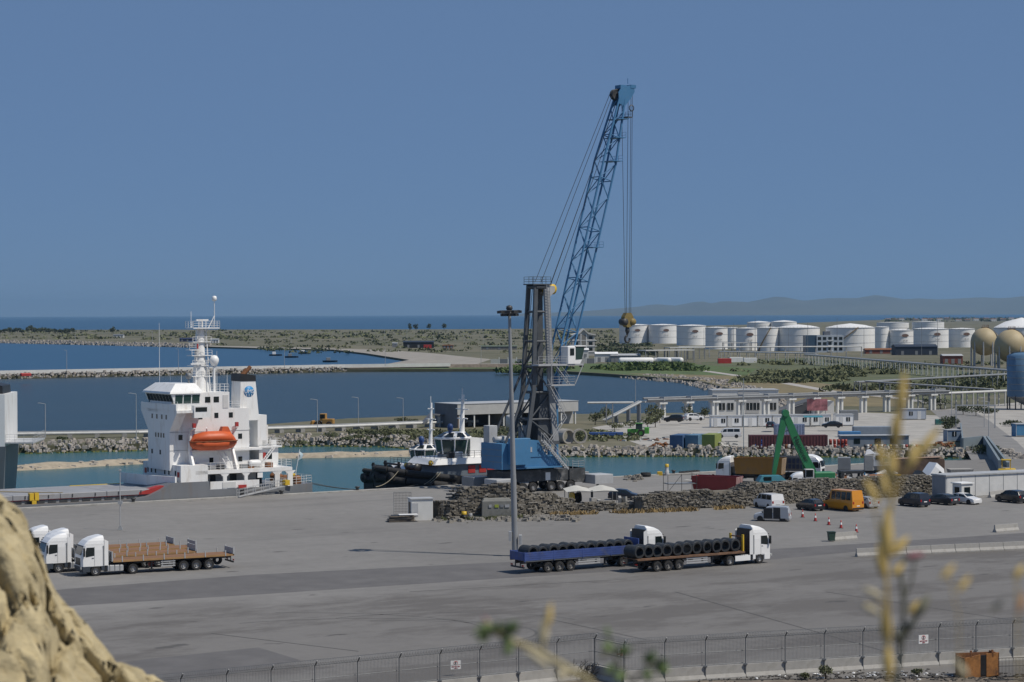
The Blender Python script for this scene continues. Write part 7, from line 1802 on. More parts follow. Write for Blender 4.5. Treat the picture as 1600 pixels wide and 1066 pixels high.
for a in ((967.6, 1014, 508, 537, 'storage tank behind the crane hook, first of the tank row', True), (1013, 1058, 508, 537, 'white tank with oval sign next to the one behind the hook', True), (1057, 1103.6, 509, 540, 'white tank with oval sign and ladder, third of the tank row', True), (1102, 1137, 512, 546, 'white tank with oval sign, fourth of the tank row from the hook', True), (1150, 1184, 513, 548, 'narrow-looking white tank between the oval-signed and the staired ones', True, False), (1183, 1217, 512, 549, 'white tank with brown stair slanting down its side', False, True), (1214, 1281, 512, 549, 'very wide white tank behind the office block', False, False, .12), (1290, 1367, 512, 549, 'wide white tank with a brown stair beside the office block', False, True, .14), (1366, 1389, 511, 546, 'slim pale tank squeezed behind the wide staired tank', False), (1388, 1427, 516, 546, 'middle-sized white tank beside the dark blue warehouse', True), (1427, 1482, 514, 544, 'broad white tank behind the dark blue warehouse', True), (1482, 1523, 514, 543, 'white tank next to the beige gas spheres', True), (1134, 1153, 512, 545, 'pale tank mostly hidden between its white neighbours', False)):
    tank(*a)
for a in ((1167, 1205, 504, 520, 'far white tank whose roof shows above the tank row', False, False, .1), (1205, 1245, 503, 520, 'second far tank roof showing above the tank row', False, False, .1), (1370, 1420, 504, 516, 'far grey tank beyond the white tank row', False, False, .02), (1425, 1475, 503, 516, 'far grey tank beside another beyond the row', False, False, .02)):
    tank(*a)
tank(1553, 1640, 512, 548, 'huge domed white tank behind the beige gas spheres', False, False, .3)
# gas spheres
SPH = M('sphere_beige', (.42, .34, .2), .6, var=.12, scale=.15, stain=(.3, .27, .22), stain_amt=.6, stain_scale=.12)
def sphere_tank(px, py, yb, rpx, label):
    g = GP(px, yb); s = F_PX / g.y; r = rpx / s
    zc = CAM_Z - (py - 489.4) / s - LZ
    t = T('gas_sphere', label, 'gas sphere', g, 0, 'beige gas spheres of the depot')
    MB().lathe([(r * math.sin(math.pi * k / 20), zc - r * math.cos(math.pi * k / 20)) for k in range(21)], 36).o('sphere', SPH, t)
    for k in range(9):
        a = k * 2 * math.pi / 9 + .2; MB().tube((r * .96 * math.cos(a), r * .96 * math.sin(a), 0), (r * .96 * math.cos(a), r * .96 * math.sin(a), zc), .35, 8).o('leg', LGREY, t)
    mb = MB()
    for k in range(14):
        u0, u1 = R(80 - k * 6.5), R(80 - (k + 1) * 6.5); f = lambda u, w: Vector((r * 1.03 * math.cos(u) * .75 + w * .4, -r * 1.03 * math.cos(u) * .66, zc + r * 1.03 * math.sin(u)))
        mb.slab([f(u0, -1), f(u1, -1), f(u1, 1), f(u0, 1)], .25)
    mb.o('stairway', DKSTEEL, t)
    mb = MB(); mb.box(-1.6, 1.6, -1.2, 1.2, zc + r, zc + r + .2); rail(mb, [(-1.6, -1.2, zc + r + .2), (1.6, -1.2, zc + r + .2), (1.6, 1.2, zc + r + .2)], 1.1, .06, 1); mb.o('top_platform', RUST, t)
sphere_tank(1539, 534, 572, 22, 'beige gas sphere beside the white tank'); sphere_tank(1580, 541, 578, 26, 'beige gas sphere directly behind the blue silo')
# blue silo
sg = GP(1602, 640); si = T('silo', 'tall banded blue and rust silo on steel legs', 'silo', sg); ss = F_PX / sg.y
zt_, zb_ = CAM_Z - LZ - (556 - 489) / ss, CAM_Z - LZ - (620 - 489) / ss; rs = 28 / ss
MB().lathe([(rs, zb_), (rs, zt_), (rs * .7, zt_ + .8), (0, zt_ + 1.0)], 32).o('shell', M('silo_blue', (.09, .17, .27), .5, var=.25, scale=.15, stain=(.25, .25, .25), stain_amt=.7, stain_scale=.1), si)
for k in range(7): MB().lathe([(rs + .01, zb_ + k * (zt_ - zb_) / 6.5), (rs + .12, zb_ + .05 + k * (zt_ - zb_) / 6.5), (rs + .01, zb_ + .15 + k * (zt_ - zb_) / 6.5)], 32).o('band', GREYP, si)
MB().lathe([(rs, zb_), (.5, zb_ - 2.2)], 24).o('hopper', GREYP, si)
for k in range(8): MB().tube((rs * math.cos(k * .785), rs * math.sin(k * .785), 0), (rs * math.cos(k * .785), rs * math.sin(k * .785), zb_ + .3), .18, 6).o('leg', DKSTEEL, si)
MB().box(-rs * .8, rs * .4, -1, 1, zt_ + .9, zt_ + 1.1).o('roof_walkway', DKSTEEL, si)
# ------------------------------------------------------------------ far buildings
hs = T('apartment_house', 'pale four-storey house with gabled roof behind the crane cab', 'house', GP(912, 556), R(4))
MB().box(-7, 7, 0, 10, 0, 13.2).o('wall', M('house_wall', (.45, .44, .41), .8, var=.06), hs)
MB().prism([(-7.6, 12.6), (-3, 13.4), (0, 16.2), (3, 13.4), (7.6, 12.6), (7.6, 13.3), (3, 14.2), (0, 17.0), (-3, 14.2), (-7.6, 13.3)], -.8, 10.5).o('roof', M('roof_white', (.6, .59, .56), .8), hs)
MB().prism([(-3, 13.2), (3, 13.2), (0, 15.9)], -.1, .1).o('gable', M('house_wall', (.45, .44, .41), .8), hs); MB().box(-1.4, 1.4, -.2, 0, 1, 13.0).o('grey_bay', M('bay_grey', (.23, .22, .2), .8), hs)
for x in (-1.7, 1.7): MB().box(x - .25, x + .25, -.3, 0, 0, 13.6).o('pilaster', WHITE, hs)
for z in (3.0, 6.6, 10.2):
    for x in (-4.4, 4.4):
        w = MB().box(x - 1.2, x + 1.2, -.06, 0, z, z + 2.0).o('window', GLASS, hs); MB().box(x - 1.45, x + 1.45, -.04, -.0, z - .3, z - .05).o('sill', WHITE, w)
    MB().box(-7.4, 7.4, -.25, 0, z - .75, z - .45).o('string_course', WHITE, hs); MB().box(7.0, 8.4, 0, 5, z - .8, z - .5).o('balcony', WHITE, hs)
of = T('office_block', 'three-storey blue and white office block before the storage tanks', 'office block', GP(1289, 551), R(3))
MB().box(-5.5, 12.5, 0, 12, 0, 11.5).o('wall', M('office_white', (.4, .45, .5), .7, var=.06), of); MB().box(-12.5, -5.5, .5, 12, 0, 11.5).o('glass_wing', M('office_glass', (.05, .09, .14), .3, var=.1), of); MB().box(0, 4, 2, 8, 11.5, 14.0).o('stair_head', DKW, of)
for z in (1.4, 5.0, 8.4):
    for x in (-3.6, -.2, 3.4, 7.2, 10.6):
        MB().box(x - 1.1, x + 1.1, -.1, 0, z, z + 1.9).o('window', GLASS, of)
    MB().box(1.8, 5.2, -.9, 0, z - .6, z - .3).o('balcony', WHITE, of)
def shed(label, px, py, L, W, H, m1, m2=None, rz=2, name='far_shed'):
    t = T(name, label, 'shed', GP(px, py), R(rz)); MB().box(-L / 2, L / 2, 0, W, 0, H).o('wall', m1, t); MB().prism([(-.4, H), (W / 2, H + W * .12), (W + .4, H)], -L / 2 - .3, L / 2 + .3, 'x').o('roof', m2 or LGREY, t)
    for k in range(3): MB().box(-L / 2 + (k + .5) * L / 3 - .8, -L / 2 + (k + .5) * L / 3 + .8, -.06, 0, .2, min(2.6, H - .3)).o('door', GREYP, t)
NVY = M('navy_cladding', (.02, .03, .05), .6, var=.1)
shed('dark blue clad warehouse below the white tanks', 1432, 555, 26, 12, 5.2, NVY, NVY); shed('rust-red low shed beside the dark blue warehouse', 1377, 553, 20, 8, 2.6, M('shed_red', (.2, .06, .04), .7, var=.2), RUST); shed('brick red building below the pipe racks by the spheres', 1489, 569, 10, 7, 4.2, M('shed_red', (.2, .06, .04), .7)); shed('low white building near the lagoon reeds', 948, 566, 12, 8, 4.5, OFFW, WHITE); shed('open-fronted grey depot beside the low white building', 978, 566, 16, 8, 3.6, GREYP, LGREY); shed('white outbuilding beside the pale four-storey house', 905, 560, 11, 7, 5, OFFW, WHITE)
shed('black shed on the far scrubland beside a red lorry', 654, 544, 24, 9, 4.6, BLACKP, NVY); shed('small white hut beside the far black shed', 617, 543, 4, 3, 3.6, WHITE); shed('red-brown container hut on the far scrubland', 700, 545, 8, 3, 2.6, RUST, RUST); shed('long low ruin with pale roof on the far shore', 780, 547, 26, 6, 2.6, M('ruin_wall', (.2, .19, .17), .9, var=.3), M('ruin_roof', (.1, .13, .1), .9))
shed('small white house on the far shore near the beach', 335, 536, 8, 6, 3.4, WHITE, LGREY); shed('low hut with dark roof on the far shore', 185, 528, 12, 7, 3.4, OFFW, DKW); shed('dark blue tent-like shed at the beach end', 293, 534, 16, 7, 3, M('tent_blue', (.03, .04, .1), .7), M('tent_blue', (.03, .04, .1), .7))
tag(MB().bbox(-3, 3, -1.2, 1.2, .4, 3.0, .1).o('red_lorry', RED, None, GP(668, 545), R(3)), 'red lorry box parked in front of the far black shed', 'lorry')
# loading canopies and tanker lorries in the depot
def canopy(label, px, py, L, W, H, rz):
    t = T('loading_canopy', label, 'canopy', GP(px, py), R(rz)); MB().slab([(0, -W / 2, H), (L, -W / 2, H), (L, W / 2, H), (0, W / 2, H)], .5).o('roof', M('canopy_roof', (.52, .52, .5), .6), t)
    n = max(2, int(L / 6))
    for k in range(n + 1):
        for y in (-W / 2 + .4, W / 2 - .4): MB().box(L * k / n - .2, L * k / n + .2, y - .2, y + .2, 0, H).o('column', GREYP, t)
canopy('pale loading canopy on dark columns beside the tanker lorries', 1003, 566, 30, 9, 6.5, 25); canopy('second loading canopy behind the parked tanker lorries', 1042, 562, 22, 8, 7, 20); canopy('white canopy frame standing under the storage tanks', 1130, 549, 32, 6, 6, 4)
for px, lab in ((1037, 'white tanker lorry parked under the loading canopy'), (1056, 'silver tanker lorry parked at the canopy end')):
    t = T('tanker_lorry', lab, 'tanker lorry', GP(px, 570), R(-50)); MB().lathe([(0, -4.5), (1.2, -4.4), (1.35, -4), (1.35, 4), (1.2, 4.4), (0, 4.5)], 16, (0, 0, 2.4), 'x').o('tank', TANKW, t); MB().bbox(-7.2, -4.9, -1.2, 1.2, .7, 3.4, .2).o('cab', WHITE if 'white' in lab else P_NAVY, t); MB().box(-7, 4, -.6, .6, .6, 1.1).o('chassis', DKSTEEL, t)
    for x in (-6, 1, 2.3, 3.6):
        for s in (-1, 1): wheel(t, x, s * 1.2, .5, .35, RIMD)
tag(MB().lathe([(0, -9), (1.5, -8.8), (1.8, -8), (1.8, 8), (1.5, 8.8), (0, 9)], 18, (0, 0, 1.9), 'x').o('gas_cylinder', TANKW, None, GP(994, 570), R(3)), 'long white horizontal gas cylinder lying by the reeds', 'gas cylinder')
for k, (px, py) in enumerate(((1132, 568), (1150, 566), (1172, 567))):
    tag(MB().bbox(-3.5, 3.5, -1.2, 1.2, 0, 2.6, .1).o('storage_container', (RED, TANKW, TANKW)[k], None, GP(px, py), R(4)), ('red container beside the depot pipe racks', 'white container next to the red one in the depot', 'second white container farther from the red one in the depot')[k], 'container')
for k in range(9):
    px = (1100, 1146, 1180, 1232, 1262, 1308, 1350, 1440, 1465)[k]
    t = T('light_pole', 'thin dark mast standing among the storage tanks', 'mast', GP(px, 556), 0, 'masts of the fuel depot'); MB().tube((0, 0, 0), (0, 0, 17 + k % 3 * 3), .16, 6, .1).o('pole', GREYP, t)
for k, px in enumerate((118, 238, 455, 601, 636, 678, 711, 725, 755, 870)):
    t = T('utility_pole', 'slim pale utility pole on the far coastal plain', 'utility pole', GP(px, 533 + (k % 3) * 2), 0, 'utility poles on the far plain'); MB().tube((0, 0, 0), (0, 0, 11), .17, 5, .12).o('pole', LGREY, t); MB().box(-.9, .9, -.08, .08, 10.3, 10.5).o('cross_arm', LGREY, t)
mw = T('boundary_wall', 'row of pale concrete wall panels behind the reed belt', 'wall', GP(767, 569), math.atan2(6, 50))
for k in range(12):
    MB().box(k * 4.6, k * 4.6 + 4.2, 0, .4, 0, 2.6).o('wall_panel', DKW if k % 2 else FASC, mw); MB().box(k * 4.6 + 4.2, k * 4.6 + 4.6, -.1, .5, 0, 3.4).o('wall_post', OFFW, mw)

# ------------------------------------------------------------------ vegetation
LEAF = M('leaf_olive', (.1, .11, .055), .9, var=.35, scale=.4); LEAFD = M('leaf_dark', (.06, .075, .04), .9, var=.35, scale=.4); LEAFL = M('leaf_light', (.13, .14, .07), .9, var=.3, scale=.4); TRUNK = M('bark', (.09, .07, .05), .95)
def tree(name, label, loc, h, r, n, size, mat, group=None, lobes=5):
    t = T(name, label, 'tree' if 'tree' in name else 'bush', loc, 0, group)
    mb = MB(); mb.tube((0, 0, -.1), (0, 0, h * .45), .05 * h * .5 + .05, 6, .03 * h * .5 + .03)
    for k in range(4): a = k * 1.57 + rnd.random(); mb.tube((0, 0, h * .35), (r * .5 * math.cos(a), r * .5 * math.sin(a), h * .68), .02 * h, 5, .01 * h)
    mb.o('trunk', TRUNK, t)
    mb = MB()
    for k in range(lobes):
        a = rnd.uniform(0, 6.28); q = rnd.uniform(.1, .55) * r
        leaves(mb, (q * math.cos(a), q * math.sin(a), h * rnd.uniform(.45, .82)), r * .6, r * .6, h * .24, n // lobes, size, rnd)
    mb.o('crown', mat, t)
for k, (px, py, h) in enumerate(((640, 515, 13), (650, 516, 12), (670, 514, 12), (694, 514, 14))):
    tree('slender_tree', 'lone upright tree on the far scrubland before the sea', GP(px, py + 3), h, 4, 160, 1.2, LEAFD, 'lone trees on the far scrubland')
for k in range(18):
    px = -8 + k * 7.2 + rnd.uniform(-2, 2); h = rnd.uniform(6, 9) if k != 8 else 13
    tree('shelter_tree', 'dark tree in the belt along the far coast', GP(px, 521 + rnd.uniform(-.6, .8)), h, h * .7, 120, 1.6, LEAFD, 'tree belt on the far coast')
tree('round_tree', 'single round tree standing on the far shore behind the ship mast', GP(175, 523), 11, 5.5, 150, 1.3, LEAFD)
for k, (px, py, h, r) in enumerate(((1017, 659, 4.6, 2.2), (1031, 661, 3.6, 1.8), (1024, 668, 3.0, 1.8), (1075, 655, 3.4, 1.7), (1100, 656, 3, 1.6), (946, 659, 3.5, 2.0), (930, 664, 3.0, 1.8), (1012, 669, 2.6, 2.0))):
    tree('small_tree', 'small leafy tree beside the pipe bridge piers', GP(px, py), h, r, 260, .28, (LEAF, LEAFL)[k % 2], 'small trees near the pipe bridge')
for k, (px, py, h, r) in enumerate(((596, 683, 2.4, 3.0), (612, 684, 2.0, 2.6), (580, 686, 1.6, 2.2), (627, 663, 1.6, 2), (560, 688, 1.4, 2.2), (645, 664, 1.5, 1.8), (540, 690, 1.0, 1.6), (672, 690, 1.6, 2.4), (690, 692, 1.6, 2.4), (715, 690, 1.8, 2.6), (745, 690, 1.4, 2.2), (782, 684, 2.4, 3.4), (830, 684, 2.0, 3.0), (470, 698, 1.2, 1.8), (95, 690, 1.0, 1.5), (155, 690, .9, 1.4), (515, 688, 1.8, 2.2), (900, 684, 1.2, 2), (960, 672, 1.6, 2.4), (985, 668, 1.6, 2.6))):
    tree('low_bush', 'low grey-green bush growing on the far bank', GP(px, py, LZ), h, r, 300, .22, (LEAF, LEAFL, LEAFD)[k % 3], 'low bushes on the far bank', 6)
for k, (px, py, h, r) in enumerate(((1483, 672, 3.4, 2.0), (1478, 676, 3.0, 1.8), (1489, 668, 2.6, 1.6), (1505, 648, 2.6, 3.0), (1525, 650, 2.6, 3.4), (1545, 652, 2.2, 3), (1580, 666, 1.4, 2.6), (1530, 716, 2.6, 3.2), (1545, 712, 2.2, 2.6), (1470, 640, 3, 4), (1455, 637, 3, 4))):
    tree('dark_bush', 'dense dark bush beside the approach road', GP(px, py, -1.6 if py > 700 else LZ), h, r, 320, .26, LEAFD, 'dark bushes by the approach road', 6)
def scrub(name, region, n, size, hgt, mat, label, per=14):
    mb = MB()
    for _ in range(n):
        for _try in range(20):
            px = rnd.uniform(region[0], region[2]); py = rnd.uniform(region[1], region[3]); p = GP(px, py)
            if noise.noise(Vector((p.x * .02, p.y * .01, 9))) + .5 * noise.noise(Vector((p.x * .07, p.y * .02, 2))) > .08: break
        s = size * rnd.uniform(.5, 1.4)
        leaves(mb, (p.x, p.y, p.z + hgt * .35 * s / size), s * 1.6, s * 1.6, hgt * .5, per, s * .55, rnd, .3)
    tag(mb.o(name, mat), label, 'scrub', kind='stuff')
scrub('field_scrub', (1150, 566, 1570, 606), 620, 1.8, 1.4, LEAFL, 'green scrub covering the field below the pipe trestle', 18)
scrub('field_scrub_dark', (1180, 570, 1560, 612), 380, 1.8, 1.6, LEAF, 'darker scrub scattered over the field below the trestle', 18)
scrub('lagoon_reeds', (680, 570, 1100, 582), 480, 2.0, 1.4, REED, 'green reeds along the far edge of the lagoon', 16)
scrub('coast_scrub', (0, 517, 960, 531), 500, 4, 1.8, LEAFL, 'olive scrub over the far coastal plain', 10)
scrub('shore_scrub', (340, 528, 960, 552), 420, 2.2, 1.5, LEAF, 'scattered bushes behind the beach and lagoon', 10)
scrub('depot_scrub', (930, 540, 1020, 556), 130, 3, 2.6, LEAFD, 'dark bushes in front of the first storage tanks', 14)
scrub('bank_scrub', (540, 674, 860, 692), 330, .8, .6, LEAF, 'rough low herbs over the far bank', 14)
scrub('bank_scrub_low', (900, 668, 1000, 690), 120, .7, .5, LEAFL, 'rough low herbs near the concrete pipes', 14)
scrub('right_plain_scrub', (1380, 497, 1620, 503), 180, 10, 4, LEAF, 'dark scrub on the distant plain beyond the tanks', 8)
for k in range(16):
    px = 1385 + k * 14 + rnd.uniform(-4, 4)
    shed('pale house on the distant plain beyond the tanks', px, 501.5 + rnd.uniform(-.8, .8), 18, 10, rnd.uniform(5, 9), (OFFW, M('ruin_wall', (.2, .19, .17), .9))[k % 2], M('clay_roof', (.3, .16, .1), .8), 3, 'distant_house')
for o in COL.objects:
    if o.name.startswith('distant_house'): o['group'] = 'distant houses on the plain'; o['category'] = 'house'
for k, (px, py) in enumerate(((475, 553), (515, 566), (430, 556), (455, 559))):
    p = GP(px, py, WZ); t = T('fishing_boat', 'small dark fishing boat on the outer lagoon', 'boat', p, R(10), 'fishing boats on the lagoon'); MB().loft([[(x, -w, 1.0), (x, w, 1.0), (x, w * .6, -.2), (x, -w * .6, -.2)] for x, w in ((-4, .9), (0, 1.2), (3, 1.0), (4.6, .1))]).o('hull', NVY, t); MB().bbox(-2, .4, -.7, .7, 1.0, 2.6, .1).o('wheelhouse', (WHITE, GREYP)[k % 2], t)
for k, px in enumerate((40, 335)):
    tag(MB().bbox(-2.2, 2.2, -.9, .9, .4, 1.6, .3).o('distant_car', (RED, NVY)[k], None, Vector((GP(px, 588, .9).x, GP(px, 588, .9).y, .6)), QA), ('red car driving along the causeway road', 'dark car driving along the causeway road')[k], 'car')

GZ = 0.0

# ------------------------------------------------------------------ security fence on concrete blocks
def fence(label, a, b, n, near):
    """a to b on the ground, n bays; near: horizontal direction the arms lean to"""
    a = Vector(a); b = Vector(b); d = (b - a) / n; L = d.length; rz = math.atan2(d.y, d.x); u = d.normalized()
    t = T('security_fence', label, 'fence', a)
    near = Vector(near).normalized()
    post = MB(); post.tube((0, 0, .25), (0, 0, 2.72), .045, 6); post.tube((0, 0, 2.7), near * .34 + Vector((0, 0, 3.08)), .04, 6); post.box(-.12, .12, -.1, .1, .88, .98)
    FST = M('fence_steel', (.2, .21, .22), .5, metal=.3, var=.15, scale=3)
    pm = post.mesh('post', FST)
    panel = MB(); k = int(L / .1)
    for i in range(1, k):
        p = u * (L * i / k); panel.tube(p + Vector((0, 0, 1.0)), p + Vector((0, 0, 2.72)), .013, 3, cap=False, smooth=False)
    panm = panel.mesh('mesh_panel', FST)
    railm = MB().tube((0, 0, 0), u * L, .022, 5).mesh('rail', FST)
    coil = MB(); m = 26
    for i in range(m):
        c = u * (L * (i + .5) / m) + near * .2 + Vector((0, 0, 2.95))
        P = [c + (near * math.cos(q) + Vector((0, 0, math.sin(q)))) * .2 + u * (L / m) * (q / 6.28) for q in (0, 1.26, 2.51, 3.77, 5.03, 6.28)]
        coil.path(P, .012, 3)
    coilm = coil.mesh('razor_coil', FST)
    blk = MB().at((0, 0, 0), rz); blk.prism([(-.28, 0), (.28, 0), (.28, .1), (.13, .35), (.1, .92), (-.1, .92), (-.13, .35), (-.28, .1)], .02, L - .02, 'x')
    bm_ = blk.mesh('concrete_block', BARM)
    def put(me, loc, nm, kind=None):
        o = bpy.data.objects.new(nm, me); COL.objects.link(o); o.parent = t; o.location = loc
        if kind: o['kind'] = kind
        return o
    for i in range(n + 1):
        put(pm, d * i + near * .16, 'post')
        if i < n:
            put(panm, d * i, 'mesh_panel', 'stuff'); put(coilm, d * i, 'razor_coil', 'stuff'); put(bm_, d * i, 'concrete_block')
            for z in (1.0, 1.85, 2.72): put(railm, d * i + Vector((0, 0, z)), 'rail')
    return t
K0 = Vector((5.5, 149.4, 0)); K1 = Vector((7.4, 146.6, 0))
e = Vector((.852, .524, 0))
fence('wire mesh security fence on concrete blocks along the near edge of the yard', K0 - e * 39.65, K0, 13, (.52, -.85, 0))
fence('short fence return joining the two long runs of security fence', K0, K1, 1, (.8, .6, 0))
fence('security fence run beside the rusty skip and strewn litter', K1, K1 + Vector((.948, .318, 0)) * 39, 13, (.318, -.948, 0))
def sign(px, py, label, w=.75, h=.6):
    g = GP(px, 1055); d = g.y - .25
    p = DP(px, py, d)
    t = T('warning_sign', label, 'sign', p, R(20))
    MB().box(-w / 2, w / 2, -.01, .01, -h / 2, h / 2).o('plate', WHITE, t)
    MB().lathe([(.11, -.02), (.15, -.02), (.15, -.012), (.11, -.012)], 16, (0, 0, h * .2), 'y').o('ring', RED, t); MB().box(-.03, .03, -.02, -.012, h * .2 - .09, h * .2 + .09).o('symbol', BLACKP, t)
    lettering('RESTRICTED', .11, RED, t, (0, -.016, -h * .2), (1, 0, 0), (0, 0, 1)); lettering('AREA', .1, RED, t, (0, -.016, -h * .38), (1, 0, 0), (0, 0, 1))
sign(712, 1039, 'white warning sign on the fence run beside the tyre marks'); sign(971, 1020, 'small white warning sign just past the fence corner', .5, .45); sign(1443, 999, 'white warning sign on the fence near the rusty skip')
# rusty skip, grille, litter
sk = T('rusty_skip', 'rusty orange steel skip with a dark opening beside the fence', 'skip', GP(1528, 1056), R(14))
RUSTO = M('rust_orange', (.34, .15, .045), .85, var=.4, scale=2.5, stain=(.08, .04, .025), stain_amt=.8, stain_scale=1.3)
MB().slab([(-1.3, -.6, 0), (-.1, -.6, 0), (-.1, -.6, 1.55), (-1.3, -.6, 1.35)], .08).o('front_plate', RUSTO, sk); MB().slab([(.35, -.6, 0), (1.3, -.6, .1), (1.3, -.6, 1.65), (.35, -.6, 1.6)], .08).o('front_plate', RUSTO, sk)
MB().box(-.1, .35, -.58, -.5, .1, 1.5).o('dark_opening', BLACKP, sk); mb = MB(); mb.box(-1.3, -1.22, -.6, .8, 0, 1.35); mb.box(1.22, 1.3, -.6, .8, 0, 1.6); mb.box(-1.3, 1.3, .72, .8, 0, 1.5); mb.box(-1.3, 1.3, -.55, .8, 0, .08); mb.o('box', RUST, sk)
for x in (-.85, .75): MB().box(x, x + .12, -.6, -.5, 1.35, 1.85).o('lifting_lug', RUST, sk)
gr = T('crowd_barrier', 'dark steel grille barrier standing beside the rusty skip', 'barrier', GP(1560, 1064), R(8))
mb = MB()
for k in range(30): mb.tube((k * .1, 0, .1), (k * .1, 0, 1.55), .012, 4)
mb.o('bars', DKSTEEL, gr); gr.children[0]['kind'] = 'stuff'
for z in (.1, 1.0, 1.55): MB().tube((0, 0, z), (3.0, 0, z), .025, 5).o('rail', DKSTEEL, gr)
lit = MB()
for k in range(70):
    p = GP(rnd.choice((rnd.gauss(1200, 20), rnd.gauss(1270, 18), rnd.gauss(1360, 25), rnd.gauss(1425, 20))), rnd.gauss(1055, 3.0) - .0); s = rnd.uniform(.06, .2)
    stone(lit, (p.x, p.y, .05), s * 1.6, s, s * .5, rnd, .5)
tag(lit.o('litter', WHITE), 'white scraps of litter along the foot of the fence', 'litter', kind='stuff')
gv = MB()
for k in range(900):
    p = GP(rnd.uniform(960, 1600), rnd.gauss(1058, 4)); s = rnd.uniform(.05, .22); stone(gv, (p.x, p.y, .03), s * 1.4, s, s * .6, rnd, .4)
tag(gv.o('gravel', M('dark_gravel', (.07, .065, .06), .95, var=.4, scale=3)), 'dark gravel and clods along the foot of the fence', 'gravel', kind='stuff')
for k, (px, py, h, r) in enumerate(((1290, 1060, .9, .8), (1432, 1056, .5, .5), (1258, 1062, .5, .5))):
    tree('weed_bush', 'small green weed bush at the foot of the fence', GP(px, py), h, r, 240, .1, LEAF, 'weeds at the fence')
bw_ = T('brushwood', 'rolled dead brushwood lying at the fence corner', 'brushwood', GP(912, 1062))
mb = MB()
for k in range(60):
    a = rnd.uniform(0, 3.14); mb.tube((rnd.gauss(0, .7), rnd.gauss(0, .3), 0), (rnd.gauss(0, .9), rnd.gauss(0, .4), rnd.uniform(.3, 1.3)), .02, 3)
mb.o('twigs', M('dead_twig', (.07, .06, .05), .9), bw_)

# ------------------------------------------------------------------ rock outcrop beside the lookout
SAND_R = M('sandstone', (.4, .335, .2), .95, var=.3, scale=9, bump=.8, stain=(.17, .13, .08), stain_amt=.45, stain_scale=5)
sil = [(-700, 560), (-300, 640), (-60, 745), (0, 790), (20, 806), (40, 832), (55, 862), (63, 884), (74, 912), (86, 942), (108, 964), (122, 990), (150, 1022), (182, 1046), (235, 1068), (330, 1110), (480, 1200), (700, 1380)]
RD = 5.6
prof_r = [(((x - 800) / F_PX) * RD, 25 - (y - 494) / F_PX * RD) for x, y in sil]
def zr(x):
    if x <= prof_r[0][0]: return prof_r[0][1]
    for (xa, za), (xb, zb) in zip(prof_r[:-1], prof_r[1:]):
        if xa <= x <= xb: return za + (zb - za) * (x - xa) / (xb - xa)
    return prof_r[-1][1] - (x - prof_r[-1][0]) * 1.2
vs = []; NX, NY = 190, 170
nrm = Vector((.25, -.75, .6))
for j in range(NY + 1):
    y = 4.75 + 1.75 * j / NY
    for i in range(NX + 1):
        x = -2.3 + 2.5 * i / NX
        dy = y - RD
        z = zr(x * RD / y) - (1.3 * dy * dy - .22 * dy if dy < 0 else 2.6 * dy * dy) + .025
        p = Vector((x, y, z))
        h = .05 * noise.noise(p * 3.1) + .045 * noise.noise(p * 7.5) + .028 * noise.noise(p * 18) + .012 * noise.noise(p * 45)
        dd, pts = noise.voronoi(Vector((x * 7.0, y * 2.0, z * 2.6)) + Vector((.4, .2, .3)) * noise.noise(p * 6))
        if noise.noise(p * 2.1) > -.15: h -= .11 * math.exp(-((dd[1] - dd[0]) / .045) ** 2)
        dd, pts = noise.voronoi(p * 16)
        h -= .02 * math.exp(-((dd[1] - dd[0]) / .08) ** 2)
        k = noise.noise(Vector((x * 9, y * 5, z * 4.5)))
        if k > .42: h -= .35 * (k - .42)
        q = p + nrm * h
        vs.append((q.x, q.y, max(q.z, 21.6)))
mb = MB(); mb.add(vs, [(j * (NX + 1) + i, j * (NX + 1) + i + 1, (j + 1) * (NX + 1) + i + 1, (j + 1) * (NX + 1) + i) for j in range(NY) for i in range(NX)], True)
tag(mb.o('rock_outcrop', SAND_R), 'cracked tan rock outcrop rising beside the lookout', 'rock')

# ------------------------------------------------------------------ weeds close to the lookout
STRAWF = M('straw_bract', (.45, .33, .11), .8, var=.2, scale=40); STEMD = M('dry_stem', (.13, .13, .09), .8, var=.2, scale=30); LEAFG = M('thistle_leaf', (.1, .15, .05), .8, var=.25, scale=30); PALE = M('pale_bract', (.5, .44, .3), .8, var=.15, scale=40); PINKF = M('thistle_flower', (.22, .09, .11), .8)
def PD(px, py, D): return DP(px, py, D)
def spindle(a, b, w, mat, parent, name, D):
    a = PD(*a, D); b = PD(*b, D + .01); L = (b - a).length; r = w * .7 / F_PX * D / 2
    q = (b - a).to_track_quat('Z', 'Y')
    mb = MB().lathe([(0.0005, 0), (r * .7, L * .18), (r, L * .42), (r * .75, L * .7), (.0005, L)], 8)
    o = mb.o(name, mat, parent); o.matrix_basis = Matrix.Translation(a - Vector(parent.location)) @ q.to_matrix().to_4x4()
    return o
def leaf(a, b, w, mat, parent, D):
    a = PD(*a, D); b = PD(*b, D - .02); d = b - a; s = d.cross(Vector((0, 1, 0))).normalized() * (w / F_PX * D / 2); up = Vector((0, -.004, 0))
    org = Vector(parent.location)
    P = [a, a.lerp(b, .3) + s, a.lerp(b, .65) + s * .8, b, a.lerp(b, .65) - s * .8, a.lerp(b, .3) - s, a.lerp(b, .5) + up * 3]
    MB().add([p - org for p in P], [(0, 1, 6), (1, 2, 6), (2, 3, 6), (3, 4, 6), (4, 5, 6), (5, 0, 6)]).o('leaf', mat, parent)
